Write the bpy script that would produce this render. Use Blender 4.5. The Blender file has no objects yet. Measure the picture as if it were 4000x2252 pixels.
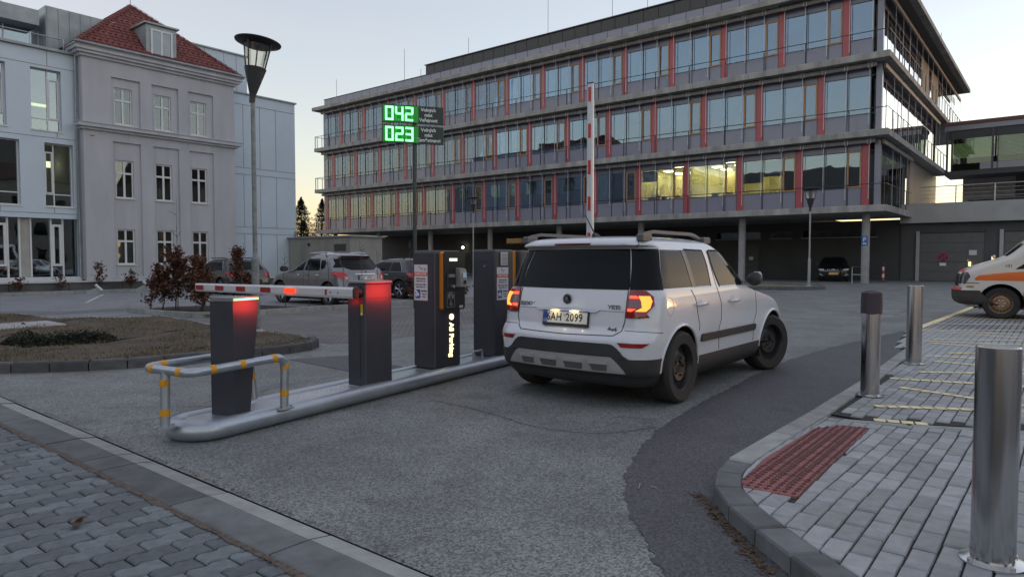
import bpy, bmesh, math, random
from mathutils import Vector, Matrix
random.seed(7)
SC = bpy.context.scene
COL = SC.collection
rad = math.radians
# ------------------------------------------------------------------ camera
YAW, PITCH, EYE = rad(39.07), math.atan(112 / 2660), 1.36
cd = bpy.data.cameras.new('camera')
cd.sensor_width = 36; cd.lens = 36 * 2660 / 4000; cd.clip_start = .05; cd.clip_end = 3000
cam = bpy.data.objects.new('camera', cd); COL.objects.link(cam)
cam.location = (0, 0, EYE); cam.rotation_euler = (rad(90) - PITCH, 0, YAW - rad(90))
SC.camera = cam
# ------------------------------------------------------------------ sky, sun, exposure
SUN_AZ, SUN_EL = rad(-32), rad(1.8)          # bearing from +X towards +Y
w = bpy.data.worlds.new('World'); SC.world = w; w.use_nodes = True
nt = w.node_tree; nt.nodes.clear()
sky = nt.nodes.new('ShaderNodeTexSky'); sky.sky_type = 'NISHITA'; sky.sun_disc = False
sky.sun_elevation = SUN_EL; sky.sun_rotation = rad(90) - SUN_AZ
sky.altitude = 100; sky.air_density = 1.0; sky.dust_density = .4; sky.ozone_density = 1.6
bg = nt.nodes.new('ShaderNodeBackground'); bg.inputs[1].default_value = .15
wo = nt.nodes.new('ShaderNodeOutputWorld')
# thin even veil of high cloud over the whole sky, streaked by stretched noise
tcw = nt.nodes.new('ShaderNodeTexCoord'); mpw = nt.nodes.new('ShaderNodeMapping'); mpw.inputs['Scale'].default_value = (1.2, 1.2, 5)
nzw = nt.nodes.new('ShaderNodeTexNoise'); nzw.inputs['Scale'].default_value = 1.6; nzw.inputs['Detail'].default_value = 5
mrw = nt.nodes.new('ShaderNodeMapRange'); mrw.inputs['From Min'].default_value = .3; mrw.inputs['From Max'].default_value = .7; mrw.inputs['To Min'].default_value = .4; mrw.inputs['To Max'].default_value = .56
mxw = nt.nodes.new('ShaderNodeMix'); mxw.data_type = 'RGBA'; mxw.inputs['B'].default_value = (.95, .79, .8, 1)
nt.links.new(tcw.outputs['Generated'], mpw.inputs[0]); nt.links.new(mpw.outputs[0], nzw.inputs['Vector']); nt.links.new(nzw.outputs[0], mrw.inputs[0]); nt.links.new(mrw.outputs[0], mxw.inputs['Factor'])
nt.links.new(sky.outputs[0], mxw.inputs['A']); nt.links.new(mxw.outputs['Result'], bg.inputs[0]); nt.links.new(bg.outputs[0], wo.inputs[0])
sl = bpy.data.lights.new('sun', 'SUN'); sl.energy = .04; sl.angle = rad(12); sl.color = (1, .78, .55)
so = bpy.data.objects.new('sun', sl); COL.objects.link(so)
so.rotation_euler = Vector((-math.cos(SUN_AZ) * math.cos(SUN_EL), -math.sin(SUN_AZ) * math.cos(SUN_EL), -math.sin(SUN_EL))).to_track_quat('-Z', 'Y').to_euler()
vs = SC.view_settings
vs.view_transform = 'Standard'; vs.look = 'None'; vs.gamma = 1; vs.exposure = 2.62
SC.render.engine = 'CYCLES'
SC.cycles.use_denoising = True
SC.cycles.max_bounces = 8; SC.cycles.diffuse_bounces = 3; SC.cycles.glossy_bounces = 4
SC.cycles.transparent_max_bounces = 12; SC.cycles.transmission_bounces = 4
SC.cycles.sample_clamp_indirect = 4; SC.cycles.caustics_reflective = False; SC.cycles.caustics_refractive = False

GAIN = 2 ** -vs.exposure      # lamps are rated against the exposure
# ------------------------------------------------------------------ materials
MATS = {}
def _n(t, k, **kw):
    n = t.nodes.new(k)
    for a, b in kw.items(): setattr(n, a, b)
    return n
def lin(c):
    return tuple((x / 12.92 if x <= .04045 else ((x + .055) / 1.055) ** 2.4) for x in c)
def hexc(h):
    return lin(tuple(int(h[i:i + 2], 16) / 255 for i in (0, 2, 4)))
def mat(name, col, rough=.6, metal=0., var=.12, scale=3., bump=0., bscale=60., rnd=0., emit=None, spec=.5, ior=1.5, coat=0., col2=None, streak=0., detail=5.):
    """Principled material; col (linear) varied by world-space noise, optional per-object random value and fine bump."""
    if name in MATS: return MATS[name]
    m = bpy.data.materials.new(name); m.use_nodes = True; t = m.node_tree
    b = t.nodes['Principled BSDF']; L = t.links.new
    b.inputs['Roughness'].default_value = rough; b.inputs['Metallic'].default_value = metal
    b.inputs['Specular IOR Level'].default_value = spec; b.inputs['Coat Weight'].default_value = coat; b.inputs['IOR'].default_value = ior
    geo = _n(t, 'ShaderNodeNewGeometry')
    base = None
    if var or col2:
        nz = _n(t, 'ShaderNodeTexNoise'); nz.inputs['Scale'].default_value = scale; nz.inputs['Detail'].default_value = detail; nz.inputs['Roughness'].default_value = .6
        if streak:
            mp = _n(t, 'ShaderNodeMapping'); mp.inputs['Scale'].default_value = (1, 1, streak); L(geo.outputs['Position'], mp.inputs[0]); L(mp.outputs[0], nz.inputs['Vector'])
        else: L(geo.outputs['Position'], nz.inputs['Vector'])
        r = _n(t, 'ShaderNodeValToRGB'); r.color_ramp.elements[0].position = .3; r.color_ramp.elements[1].position = .7
        c2 = col2 or tuple(min(1, x * (1 + var)) for x in col); c1 = col if col2 else tuple(x * (1 - var) for x in col)
        r.color_ramp.elements[0].color = (*c1, 1); r.color_ramp.elements[1].color = (*c2, 1)
        L(nz.outputs[0], r.inputs[0]); base = r.outputs[0]
        rr = _n(t, 'ShaderNodeMapRange'); rr.inputs['To Min'].default_value = max(0, rough - .08); rr.inputs['To Max'].default_value = min(1, rough + .08)
        L(nz.outputs[0], rr.inputs[0]); L(rr.outputs[0], b.inputs['Roughness'])
    if rnd:
        oi = _n(t, 'ShaderNodeObjectInfo'); mr = _n(t, 'ShaderNodeMapRange'); mr.inputs['To Min'].default_value = 1 - rnd; mr.inputs['To Max'].default_value = 1 + rnd
        L(oi.outputs['Random'], mr.inputs[0])
        mx = _n(t, 'ShaderNodeMix', data_type='RGBA', blend_type='MULTIPLY'); mx.inputs['Factor'].default_value = 1
        if base: L(base, mx.inputs['A'])
        else: mx.inputs['A'].default_value = (*col, 1)
        L(mr.outputs[0], mx.inputs['B']); base = mx.outputs['Result']
    if base: L(base, b.inputs['Base Color'])
    else: b.inputs['Base Color'].default_value = (*col, 1)
    if bump:
        n2 = _n(t, 'ShaderNodeTexNoise'); n2.inputs['Scale'].default_value = bscale; n2.inputs['Detail'].default_value = 4
        L(geo.outputs['Position'], n2.inputs['Vector'])
        bp = _n(t, 'ShaderNodeBump'); bp.inputs['Strength'].default_value = bump; bp.inputs['Distance'].default_value = .5 / bscale
        L(n2.outputs[0], bp.inputs['Height']); L(bp.outputs[0], b.inputs['Normal'])
    if emit:
        b.inputs['Emission Color'].default_value = (*emit[0], 1); b.inputs['Emission Strength'].default_value = emit[1] * GAIN
    MATS[name] = m
    return m
def glass(name, tint=(.8, .9, .95), refl=.25, rough=.02, gain=1., coat=(.93, .96, 1)):
    """Architectural pane: clear tint mixed with a Fresnel reflection."""
    if name in MATS: return MATS[name]
    m = bpy.data.materials.new(name); m.use_nodes = True; t = m.node_tree; t.nodes.clear(); L = t.links.new
    o = _n(t, 'ShaderNodeOutputMaterial'); tr = _n(t, 'ShaderNodeBsdfTransparent'); tr.inputs[0].default_value = (*tint, 1)
    g = _n(t, 'ShaderNodeBsdfGlossy'); g.inputs['Roughness'].default_value = rough; g.inputs[0].default_value = (*coat, 1)
    f = _n(t, 'ShaderNodeFresnel'); f.inputs[0].default_value = 1.5
    ma = _n(t, 'ShaderNodeMath', operation='MULTIPLY_ADD', use_clamp=True); ma.inputs[1].default_value = gain; ma.inputs[2].default_value = refl
    # slight waviness of real panes
    geo = _n(t, 'ShaderNodeNewGeometry'); nz = _n(t, 'ShaderNodeTexNoise'); nz.inputs['Scale'].default_value = .9; nz.inputs['Detail'].default_value = 1
    bp = _n(t, 'ShaderNodeBump'); bp.inputs['Strength'].default_value = .04; bp.inputs['Distance'].default_value = .1
    L(geo.outputs['Position'], nz.inputs['Vector']); L(nz.outputs[0], bp.inputs['Height']); L(bp.outputs[0], g.inputs['Normal'])
    mx = _n(t, 'ShaderNodeMixShader')
    L(f.outputs[0], ma.inputs[0]); L(ma.outputs[0], mx.inputs[0]); L(tr.outputs[0], mx.inputs[1]); L(g.outputs[0], mx.inputs[2]); L(mx.outputs[0], o.inputs[0])
    MATS[name] = m
    return m
def emis(name, col, s):
    if name in MATS: return MATS[name]
    m = bpy.data.materials.new(name); m.use_nodes = True; t = m.node_tree; t.nodes.clear()
    o = _n(t, 'ShaderNodeOutputMaterial'); e = _n(t, 'ShaderNodeEmission'); e.inputs[0].default_value = (*col, 1); e.inputs[1].default_value = s * GAIN
    t.links.new(e.outputs[0], o.inputs[0]); MATS[name] = m
    return m
def asphalt(name, dark, light, stone=70., bump=.6, big=.25, contrast=(.3, .75), stain=None):
    """Worn asphalt: coarse aggregate of two tones, large soft stains, grainy relief."""
    if name in MATS: return MATS[name]
    m = bpy.data.materials.new(name); m.use_nodes = True; t = m.node_tree; L = t.links.new
    b = t.nodes['Principled BSDF']; b.inputs['Roughness'].default_value = .6; b.inputs['Specular IOR Level'].default_value = .5
    geo = _n(t, 'ShaderNodeNewGeometry')
    v = _n(t, 'ShaderNodeTexVoronoi'); v.inputs['Scale'].default_value = stone; L(geo.outputs['Position'], v.inputs['Vector'])
    n1 = _n(t, 'ShaderNodeTexNoise'); n1.inputs['Scale'].default_value = stone * .8; n1.inputs['Detail'].default_value = 3; L(geo.outputs['Position'], n1.inputs['Vector'])
    n2 = _n(t, 'ShaderNodeTexNoise'); n2.inputs['Scale'].default_value = .9; n2.inputs['Detail'].default_value = 6; n2.inputs['Roughness'].default_value = .65; L(geo.outputs['Position'], n2.inputs['Vector'])
    ad = _n(t, 'ShaderNodeMath', operation='ADD'); sp = _n(t, 'ShaderNodeSeparateColor'); L(v.outputs['Color'], sp.inputs[0])
    h = _n(t, 'ShaderNodeMath', operation='MULTIPLY'); h.inputs[1].default_value = .5; L(sp.outputs[0], h.inputs[0])
    h2 = _n(t, 'ShaderNodeMath', operation='MULTIPLY'); h2.inputs[1].default_value = .55; L(n1.outputs[0], h2.inputs[0])
    L(h.outputs[0], ad.inputs[0]); L(h2.outputs[0], ad.inputs[1])
    r = _n(t, 'ShaderNodeValToRGB'); r.color_ramp.elements[0].position = contrast[0]; r.color_ramp.elements[1].position = contrast[1]
    r.color_ramp.elements[0].color = (*dark, 1); r.color_ramp.elements[1].color = (*light, 1); L(ad.outputs[0], r.inputs[0])
    mr = _n(t, 'ShaderNodeMapRange'); mr.inputs['From Min'].default_value = .3; mr.inputs['From Max'].default_value = .7; mr.inputs['To Min'].default_value = 1 - big; mr.inputs['To Max'].default_value = 1 + big; L(n2.outputs[0], mr.inputs[0])
    mx = _n(t, 'ShaderNodeMix', data_type='RGBA', blend_type='MULTIPLY'); mx.inputs['Factor'].default_value = 1
    n3 = _n(t, 'ShaderNodeTexNoise'); n3.inputs['Scale'].default_value = 2.3; n3.inputs['Detail'].default_value = 3; n3.inputs['Distortion'].default_value = .6; L(geo.outputs['Position'], n3.inputs['Vector'])
    st = _n(t, 'ShaderNodeMapRange', clamp=True); st.inputs['From Min'].default_value = .58; st.inputs['From Max'].default_value = .74; st.inputs['To Min'].default_value = 1; st.inputs['To Max'].default_value = .72; L(n3.outputs[0], st.inputs[0])
    sm = _n(t, 'ShaderNodeMath', operation='MULTIPLY'); L(mr.outputs[0], sm.inputs[0]); L(st.outputs[0], sm.inputs[1])
    L(r.outputs[0], mx.inputs['A']); L(sm.outputs[0], mx.inputs['B']); L(mx.outputs['Result'], b.inputs['Base Color'])
    bp = _n(t, 'ShaderNodeBump'); bp.inputs['Strength'].default_value = bump; bp.inputs['Distance'].default_value = .006
    L(ad.outputs[0], bp.inputs['Height']); L(bp.outputs[0], b.inputs['Normal'])
    MATS[name] = m
    return m
def brickmat(name, c1, c2, mortar, bw, rh, rot=0., ms=.012):
    """Pavers too far off to be told apart: brick pattern with recessed joints, laid on the ground plane."""
    if name in MATS: return MATS[name]
    m = bpy.data.materials.new(name); m.use_nodes = True; t = m.node_tree; L = t.links.new
    b = t.nodes['Principled BSDF']; b.inputs['Roughness'].default_value = .85
    geo = _n(t, 'ShaderNodeNewGeometry'); mp = _n(t, 'ShaderNodeMapping'); mp.inputs['Rotation'].default_value = (0, 0, rot); L(geo.outputs['Position'], mp.inputs[0])
    br = _n(t, 'ShaderNodeTexBrick'); br.inputs['Scale'].default_value = 1; br.inputs['Brick Width'].default_value = bw; br.inputs['Row Height'].default_value = rh
    br.inputs['Mortar Size'].default_value = ms; br.inputs['Color1'].default_value = (*c1, 1); br.inputs['Color2'].default_value = (*c2, 1); br.inputs['Mortar'].default_value = (*mortar, 1); L(mp.outputs[0], br.inputs['Vector'])
    nz = _n(t, 'ShaderNodeTexNoise'); nz.inputs['Scale'].default_value = .7; nz.inputs['Detail'].default_value = 6; L(geo.outputs['Position'], nz.inputs['Vector'])
    mr = _n(t, 'ShaderNodeMapRange'); mr.inputs['From Min'].default_value = .3; mr.inputs['From Max'].default_value = .7; mr.inputs['To Min'].default_value = .72; mr.inputs['To Max'].default_value = 1.2; L(nz.outputs[0], mr.inputs[0])
    mx = _n(t, 'ShaderNodeMix', data_type='RGBA', blend_type='MULTIPLY'); mx.inputs['Factor'].default_value = 1
    L(br.outputs[0], mx.inputs['A']); L(mr.outputs[0], mx.inputs['B']); L(mx.outputs['Result'], b.inputs['Base Color'])
    bp = _n(t, 'ShaderNodeBump'); bp.inputs['Strength'].default_value = .6; bp.inputs['Distance'].default_value = .006; bp.invert = True
    L(br.outputs['Fac'], bp.inputs['Height']); L(bp.outputs[0], b.inputs['Normal'])
    MATS[name] = m
    return m

# ------------------------------------------------------------------ mesh builder
OFF = {}
class MB:
    def __init__(s): s.v = []; s.f = []; s.mi = []
    def add(s, vs, fs, mi=0):
        o = len(s.v); s.v += [tuple(p) for p in vs]; s.f += [tuple(i + o for i in f) for f in fs]; s.mi += [mi] * len(fs); return s
    def box(s, x0, x1, y0, y1, z0, z1, mi=0):
        return s.add([(x0, y0, z0), (x1, y0, z0), (x1, y1, z0), (x0, y1, z0), (x0, y0, z1), (x1, y0, z1), (x1, y1, z1), (x0, y1, z1)],
                     [(0, 3, 2, 1), (4, 5, 6, 7), (0, 1, 5, 4), (1, 2, 6, 5), (2, 3, 7, 6), (3, 0, 4, 7)], mi)
    def cbox(s, x0, x1, y0, y1, z0, z1, c=.01, mi=0):
        """box with chamfered upright edges and chamfered top edge"""
        return s.prism([(x0 + c, y0), (x1 - c, y0), (x1, y0 + c), (x1, y1 - c), (x1 - c, y1), (x0 + c, y1), (x0, y1 - c), (x0, y0 + c)], z0, z1, ch=c, mi=mi)
    def prism(s, poly, z0, z1, ch=0., mi=0, ztop=None, zbot=None):
        n = len(poly); cx = sum(p[0] for p in poly) / n; cy = sum(p[1] for p in poly) / n
        zt = (lambda p: z1) if ztop is None else ztop
        zb = (lambda p: z0) if zbot is None else zbot
        V = [(p[0], p[1], zb(p)) for p in poly] + [(p[0], p[1], zt(p) - ch) for p in poly]
        F = [tuple(reversed(range(n)))] + [(i, (i + 1) % n, n + (i + 1) % n, n + i) for i in range(n)]
        if ch:
            k = []
            for p in poly:
                d = math.hypot(p[0] - cx, p[1] - cy) or 1; q = 1 - ch * 1.2 / d
                k.append((cx + (p[0] - cx) * q, cy + (p[1] - cy) * q, zt(p)))
            V += k; F += [(n + i, n + (i + 1) % n, 2 * n + (i + 1) % n, 2 * n + i) for i in range(n)]; F.append(tuple(range(2 * n, 3 * n)))
        else: F.append(tuple(range(n, 2 * n)))
        return s.add(V, F, mi)
    def loft(s, rings, closed=True, cap0=True, cap1=True, mi=0):
        n = len(rings[0]); V = [p for r in rings for p in r]; F = []
        for k in range(len(rings) - 1):
            for i in range(n if closed else n - 1):
                j = (i + 1) % n; F.append((k * n + i, k * n + j, (k + 1) * n + j, (k + 1) * n + i))
        if cap0: F.append(tuple(reversed(range(n))))
        if cap1: F.append(tuple(range((len(rings) - 1) * n, len(rings) * n)))
        return s.add(V, F, mi)
    def cyl(s, p0, p1, r0, r1=None, n=12, caps=True, mi=0):
        r1 = r0 if r1 is None else r1
        return s.tube([p0, p1], [r0, r1], n, caps, mi)
    def tube(s, path, r, n=8, caps=True, mi=0):
        P = [Vector(p) for p in path]; m = len(P); rs = r if isinstance(r, (list, tuple)) else [r] * m
        t0 = (P[1] - P[0]).normalized(); up = Vector((0, 0, 1)) if abs(t0.z) < .9 else Vector((1, 0, 0))
        u = t0.cross(up).normalized(); rings = []
        for i in range(m):
            t = (P[min(i + 1, m - 1)] - P[max(i - 1, 0)]).normalized()
            u = (u - t * u.dot(t)).normalized(); w_ = t.cross(u)
            rings.append([tuple(P[i] + (u * math.cos(a) + w_ * math.sin(a)) * rs[i]) for a in [2 * math.pi * k / n for k in range(n)]])
        return s.loft(rings, True, caps, caps, mi)
    def lathe(s, prof, c=(0, 0, 0), n=24, axis='z', mi=0, caps=True):
        rings = []
        for r, h in prof:
            ring = []
            for k in range(n):
                a = 2 * math.pi * k / n; x, y = r * math.cos(a), r * math.sin(a)
                ring.append({'z': (c[0] + x, c[1] + y, c[2] + h), 'y': (c[0] + x, c[1] + h, c[2] - y), 'x': (c[0] + h, c[1] + x, c[2] + y)}[axis])
            rings.append(ring)
        return s.loft(rings, True, caps, caps, mi)
    def quad(s, a, b, c, d, mi=0): return s.add([a, b, c, d], [(0, 1, 2, 3)], mi)
    def mesh(s, name):
        me = bpy.data.meshes.new(name); me.from_pydata(s.v, [], s.f); me.update(); return me
    def build(s, name, m, parent=None, smooth=None, fix=True):
        me = s.mesh(name)
        ms = m if isinstance(m, (list, tuple)) else [m]
        for x in ms: me.materials.append(x)
        if len(ms) > 1: me.polygons.foreach_set('material_index', s.mi)
        if fix:
            bm = bmesh.new(); bm.from_mesh(me); bmesh.ops.recalc_face_normals(bm, faces=bm.faces); bm.to_mesh(me); bm.free()
        if smooth:
            me.shade_smooth()
            if smooth < 179: me.set_sharp_from_angle(angle=rad(smooth))
        return put(name, me, parent)
def put(name, me, parent=None, loc=(0, 0, 0), rot=None, scale=None):
    o = bpy.data.objects.new(name, me); COL.objects.link(o)
    l = Vector(loc)
    if parent is not None:
        o.parent = parent; l = l - Vector(OFF.get(parent.name, (0, 0, 0)))
    o.location = l
    if rot is not None: o.rotation_euler = rot
    if scale is not None: o.scale = scale
    return o
UNIT = {}
def slab(name, m, parent, x0, x1, y0, y1, z0, z1):
    """axis-aligned piece sharing one unit box per material"""
    if m.name not in UNIT:
        b = MB().box(-.5, .5, -.5, .5, -.5, .5); me = b.mesh('unit_' + m.name); me.materials.append(m); UNIT[m.name] = me
    return put(name, UNIT[m.name], parent, ((x0 + x1) / 2, (y0 + y1) / 2, (z0 + z1) / 2), None, (abs(x1 - x0), abs(y1 - y0), abs(z1 - z0)))
def thing(name, label, cat, loc=(0, 0, 0), rz=0., group=None, world=True):
    """Empty at the thing's base; with world=True its parts are given in world coordinates."""
    o = bpy.data.objects.new(name, None); COL.objects.link(o); o.location = loc; o.rotation_euler = (0, 0, rz)
    o['label'] = label; o['category'] = cat; o.empty_display_size = .2
    if group: o['group'] = group
    if world: OFF[o.name] = tuple(loc)
    return o
def tag(o, label, cat, group=None):
    o['label'] = label; o['category'] = cat
    if group: o['group'] = group
    return o
def struct(o): o['kind'] = 'structure'; return o
def stuff(o, label=None, cat=None):
    o['kind'] = 'stuff'
    if label: o['label'] = label
    if cat: o['category'] = cat
    return o
def copy_tree(o, parent=None):
    c = o.copy(); COL.objects.link(c); c.parent = parent
    for ch in list(o.children): copy_tree(ch, c)
    return c
def text_mesh(txt, size, m, depth=.002, align='CENTER', bold=0., spacing=1., shear=0.):
    """lettering as thin solid mesh in the XY plane"""
    cu = bpy.data.curves.new('lettering', 'FONT'); cu.body = txt; cu.size = size; cu.extrude = depth; cu.align_x = align; cu.align_y = 'CENTER'
    cu.offset = bold; cu.space_character = spacing; cu.resolution_u = 3; cu.shear = shear
    o = bpy.data.objects.new('lettering', cu); COL.objects.link(o)
    dg = bpy.context.evaluated_depsgraph_get(); dg.update()
    me = bpy.data.meshes.new_from_object(o.evaluated_get(dg)); me.name = 'lettering'
    bpy.data.objects.remove(o); bpy.data.curves.remove(cu)
    me.materials.clear(); me.materials.append(m)
    return me
def lettering(name, txt, size, m, parent, loc, xdir, ydir, depth=.002, align='CENTER', bold=0., spacing=1., wscale=1.):
    me = text_mesh(txt, size, m, depth, align, bold, spacing)
    x = Vector(xdir).normalized(); y = Vector(ydir).normalized(); z = x.cross(y)
    o = put(name, me, parent, loc)
    o.rotation_euler = Matrix((x, y, z)).transposed().to_euler(); o.scale = (wscale, 1, 1)
    return o
# ------------------------------------------------------------------ the setting: ground, road, kerbs, paving
A_ROAD = asphalt('worn_asphalt', (.075, .084, .085), (.265, .285, .283), stone=90, big=.3)
A_DARK = asphalt('new_asphalt', (.04, .042, .048), (.105, .108, .118), stone=95, big=.18, bump=.5)
A_PARK = asphalt('parking_asphalt', (.13, .14, .15), (.3, .32, .34), stone=60, big=.2, bump=.3)
A_FAR = asphalt('far_asphalt', (.09, .095, .1), (.19, .2, .205), stone=30, big=.2, bump=.2)
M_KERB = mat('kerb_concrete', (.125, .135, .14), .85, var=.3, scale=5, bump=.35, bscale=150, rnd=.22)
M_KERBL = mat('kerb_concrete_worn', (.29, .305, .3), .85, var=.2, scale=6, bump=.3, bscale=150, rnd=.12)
M_PAVL = mat('dark_interlocking_paver', (.135, .16, .172), .8, var=.22, scale=18, bump=.5, bscale=140, rnd=.28)
M_PAVR = mat('grey_block_paver', (.3, .325, .335), .8, var=.15, scale=14, bump=.4, bscale=160, rnd=.2)
M_JOINT = mat('joint_sand', (.035, .037, .037), .95, var=.5, scale=25, bump=.5, bscale=90)
M_RED = mat('red_tactile_concrete', (.27, .1, .095), .8, var=.25, scale=20, bump=.3, bscale=150, rnd=.15)
M_REDD = mat('red_tactile_bump', (.085, .032, .034), .7, var=.2, scale=30)
M_YEL = mat('worn_yellow_paint', (.8, .71, .4), .7, var=.22, scale=9, bump=.2, bscale=120)
M_WHITE_LINE = mat('worn_white_paint', (.55, .56, .56), .75, var=.3, scale=6)
M_CONC = mat('pale_concrete', (.34, .35, .35), .85, var=.16, scale=1.2, bump=.25, bscale=40)

def sheet(name, poly, z, m):
    b = MB(); b.add([(p[0], p[1], z) for p in poly], [tuple(range(len(poly)))]); return struct(b.build(name, m, fix=False))
def resample(pl, step):
    out = [pl[0]]; acc = 0
    for a, b in zip(pl, pl[1:]):
        L = math.dist(a, b); t = step - acc
        while t <= L:
            out.append((a[0] + (b[0] - a[0]) * t / L, a[1] + (b[1] - a[1]) * t / L)); t += step
        acc = L - (t - step)
    if math.dist(out[-1], pl[-1]) > 1e-3: out.append(pl[-1])
    return out
def smooth_pl(pl, it=2):
    for _ in range(it):
        q = [pl[0]]
        for a, b in zip(pl, pl[1:]): q += [(a[0] * .75 + b[0] * .25, a[1] * .75 + b[1] * .25), (a[0] * .25 + b[0] * .75, a[1] * .25 + b[1] * .75)]
        pl = q + [pl[-1]]
    return pl
def offset_pl(pl, d):
    out = []
    for i, p in enumerate(pl):
        a = pl[max(i - 1, 0)]; b = pl[min(i + 1, len(pl) - 1)]; L = math.dist(a, b); out.append((p[0] - (b[1] - a[1]) / L * d, p[1] + (b[0] - a[0]) / L * d))
    return out
def in_poly(p, poly):
    c = False; j = len(poly) - 1
    for i in range(len(poly)):
        a, b = poly[i], poly[j]
        if (a[1] > p[1]) != (b[1] > p[1]) and p[0] < (b[0] - a[0]) * (p[1] - a[1]) / (b[1] - a[1]) + a[0]: c = not c
        j = i
    return c
def kerb(name, outer, width, zt, step, m, gap=.006, ch=.012, zb=-.05):
    """a run of kerb stones, each a piece of its own, under one structure Empty"""
    e = bpy.data.objects.new(name, None); COL.objects.link(e); struct(e)
    o = resample(outer, step); i = offset_pl(o, width)
    for k in range(len(o) - 1):
        a, b, c, d = o[k], o[k + 1], i[k + 1], i[k]
        L = math.dist(a, b)
        if L < .05: continue
        g = gap / L
        mixp = lambda p, q, t: (p[0] + (q[0] - p[0]) * t, p[1] + (q[1] - p[1]) * t)
        dz = random.uniform(-.003, .003)
        q = [mixp(a, b, g), mixp(a, b, 1 - g), mixp(d, c, 1 - g), mixp(d, c, g)]
        MB().prism(q, zb, 0, ch=ch, ztop=lambda p: zt(p) + dz).build('kerb_stone', m, e)
    return e

g = MB(); N = 1500
g.quad((-N, -N, -.06), (N, -N, -.06), (N, N, -.06), (-N, N, -.06)); struct(g.build('ground', A_FAR, fix=False))
sheet('asphalt_road', [(2.02, -30), (120, -30), (120, 8.2), (60, 36), (2.02, 32)], 0, A_ROAD)

# darker relaid strip along the kerb, its edge cut unevenly
edge = smooth_pl([(17.5, 2.12), (14.98, 2.34), (11.5, 2.78), (9.39, 2.92), (6.81, 2.72), (5.66, 2.61), (4.87, 2.48), (4.0, 2.25), (3.39, 1.93), (3.04, 1.63), (2.62, 1.3), (2.03, .6)], 2)
import mathutils.noise as mn
edge = [(x + random.gauss(0, .007), y + random.gauss(0, .009) + .03 * mn.noise((x * 3, y * 3, 0)) + .012 * mn.noise((x * 11, y * 11, 3))) for x, y in resample(edge, .03)]
sheet('asphalt_strip', edge + [(2.03, -12), (17.5, -12)], .004, A_DARK)
# patched trench and saw-cut seams across the lane
sheet('asphalt_patch', [(5.1, 6.05), (5.75, 6.1), (6.0, 7.9), (5.25, 8.2)], .004, A_DARK)
M_TAR = mat('tar_seam', (.02, .022, .025), .6, var=.2)
def seam(pts, r=.004):
    pts = [(x + random.gauss(0, .004), y + random.gauss(0, .004)) for x, y in resample(smooth_pl(pts, 1), .08)]
    b = MB(); i = offset_pl(pts, r); j = offset_pl(pts, -r)
    for k in range(len(pts) - 1): b.quad((*j[k], .006), (*j[k + 1], .006), (*i[k + 1], .006), (*i[k], .006))
    return struct(b.build('road_seam', M_TAR, fix=False))
for s_ in ([(4.6, 4.75), (4.55, 4.0), (4.35, 3.3), (4.5, 2.75), (5.0, 2.55)], [(2.3, 6.0), (3.0, 6.05), (4.2, 6.6), (5.2, 6.5)], [(2.4, 6.9), (3.2, 6.0)]): seam(s_)

# --- left pavement: dipped kerb with a bevelled light edge, dark interlocking pavers
ek = bpy.data.objects.new('kerb', None); COL.objects.link(ek); struct(ek)
y = -1.15
while y < 15:
    L = .98 if abs(y - 4.73) > .5 else .98
    for (l0, l1) in ([(y, y + .3), (y + .307, y + .98)] if 4.4 < y < 5.2 else [(y, y + L)]):
        x0, x1, xm = 1.675, 2.02, 1.895
        dz = random.uniform(-.004, .004)
        prof = [(x0, -.06), (x0, .004 + dz), (x0 + .01, .012 + dz), (xm, .012 + dz), (x1 - .01, -.004 + dz), (x1, -.012), (x1, -.06)]
        b = MB(); b.loft([[(px, l0 + .004, pz) for px, pz in prof], [(px, l1 - .004, pz) for px, pz in prof]])
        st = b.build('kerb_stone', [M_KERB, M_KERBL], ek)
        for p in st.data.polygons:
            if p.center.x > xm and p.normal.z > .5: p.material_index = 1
    y += .987
sheet('pavement_bed', [(-8, -3), (1.672, -3), (1.672, 16), (-8, 16)], -.016, M_JOINT)
pv = bpy.data.objects.new('pavement', None); COL.objects.link(pv); struct(pv)
PL, PW = .204, .118
def zig(x): # trapezoid wave, two periods per stone
    t = (x / (PL / 2)) % 1.0; a = .0075
    return a * (1 if .15 < t < .5 else -1 if .65 < t < 1. else (t / .075 - 1 if t <= .15 else 1 - (t - .5) / .075))
def zig_mesh(x0, x1):
    xs = [x0 + (x1 - x0) * k / 10 for k in range(11)]
    gp = .0035
    poly = [(min(max(x, x0 + gp), x1 - gp), -PW / 2 + gp + zig(x)) for x in xs] + [(min(max(x, x0 + gp), x1 - gp), PW / 2 - gp + zig(x)) for x in reversed(xs)]
    b = MB(); n = len(poly); b.prism(poly, -.06, 0, ch=.006); me = b.mesh('interlocking_paver'); me.materials.append(M_PAVL); return me
zm = zig_mesh(0, PL)
spots = []
row = 0; yy = 1.6
while yy < 9.0:
    xx = 1.668 - PL * 9 - (PL / 2 if row % 2 else 0)
    while xx < 1.66:
        if xx + PL <= 1.672: spots.append((xx, yy, 0))
        elif xx + PL / 2 <= 1.672: spots.append((xx, yy, 1))
        xx += PL
    yy += PW; row += 1
def lp_near(s): return math.hypot(s[0] - 1.4, (s[1] - 4.4) * .45)
spots.sort(key=lp_near)
rest = MB(); hm = zig_mesh(0, PL / 2)
for k, (xx, yy, half) in enumerate(spots):
    dz = random.uniform(-.005, .003)
    if k < 300:
        o = put('paver', hm if half else zm, pv, (xx, yy, dz)); o.rotation_euler = (random.gauss(0, .006), random.gauss(0, .006), random.gauss(0, .008))
    else: rest.add([(v.co.x + xx, v.co.y + yy, v.co.z + dz) for v in (hm if half else zm).vertices], [tuple(p.vertices) for p in zm.polygons])
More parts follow.
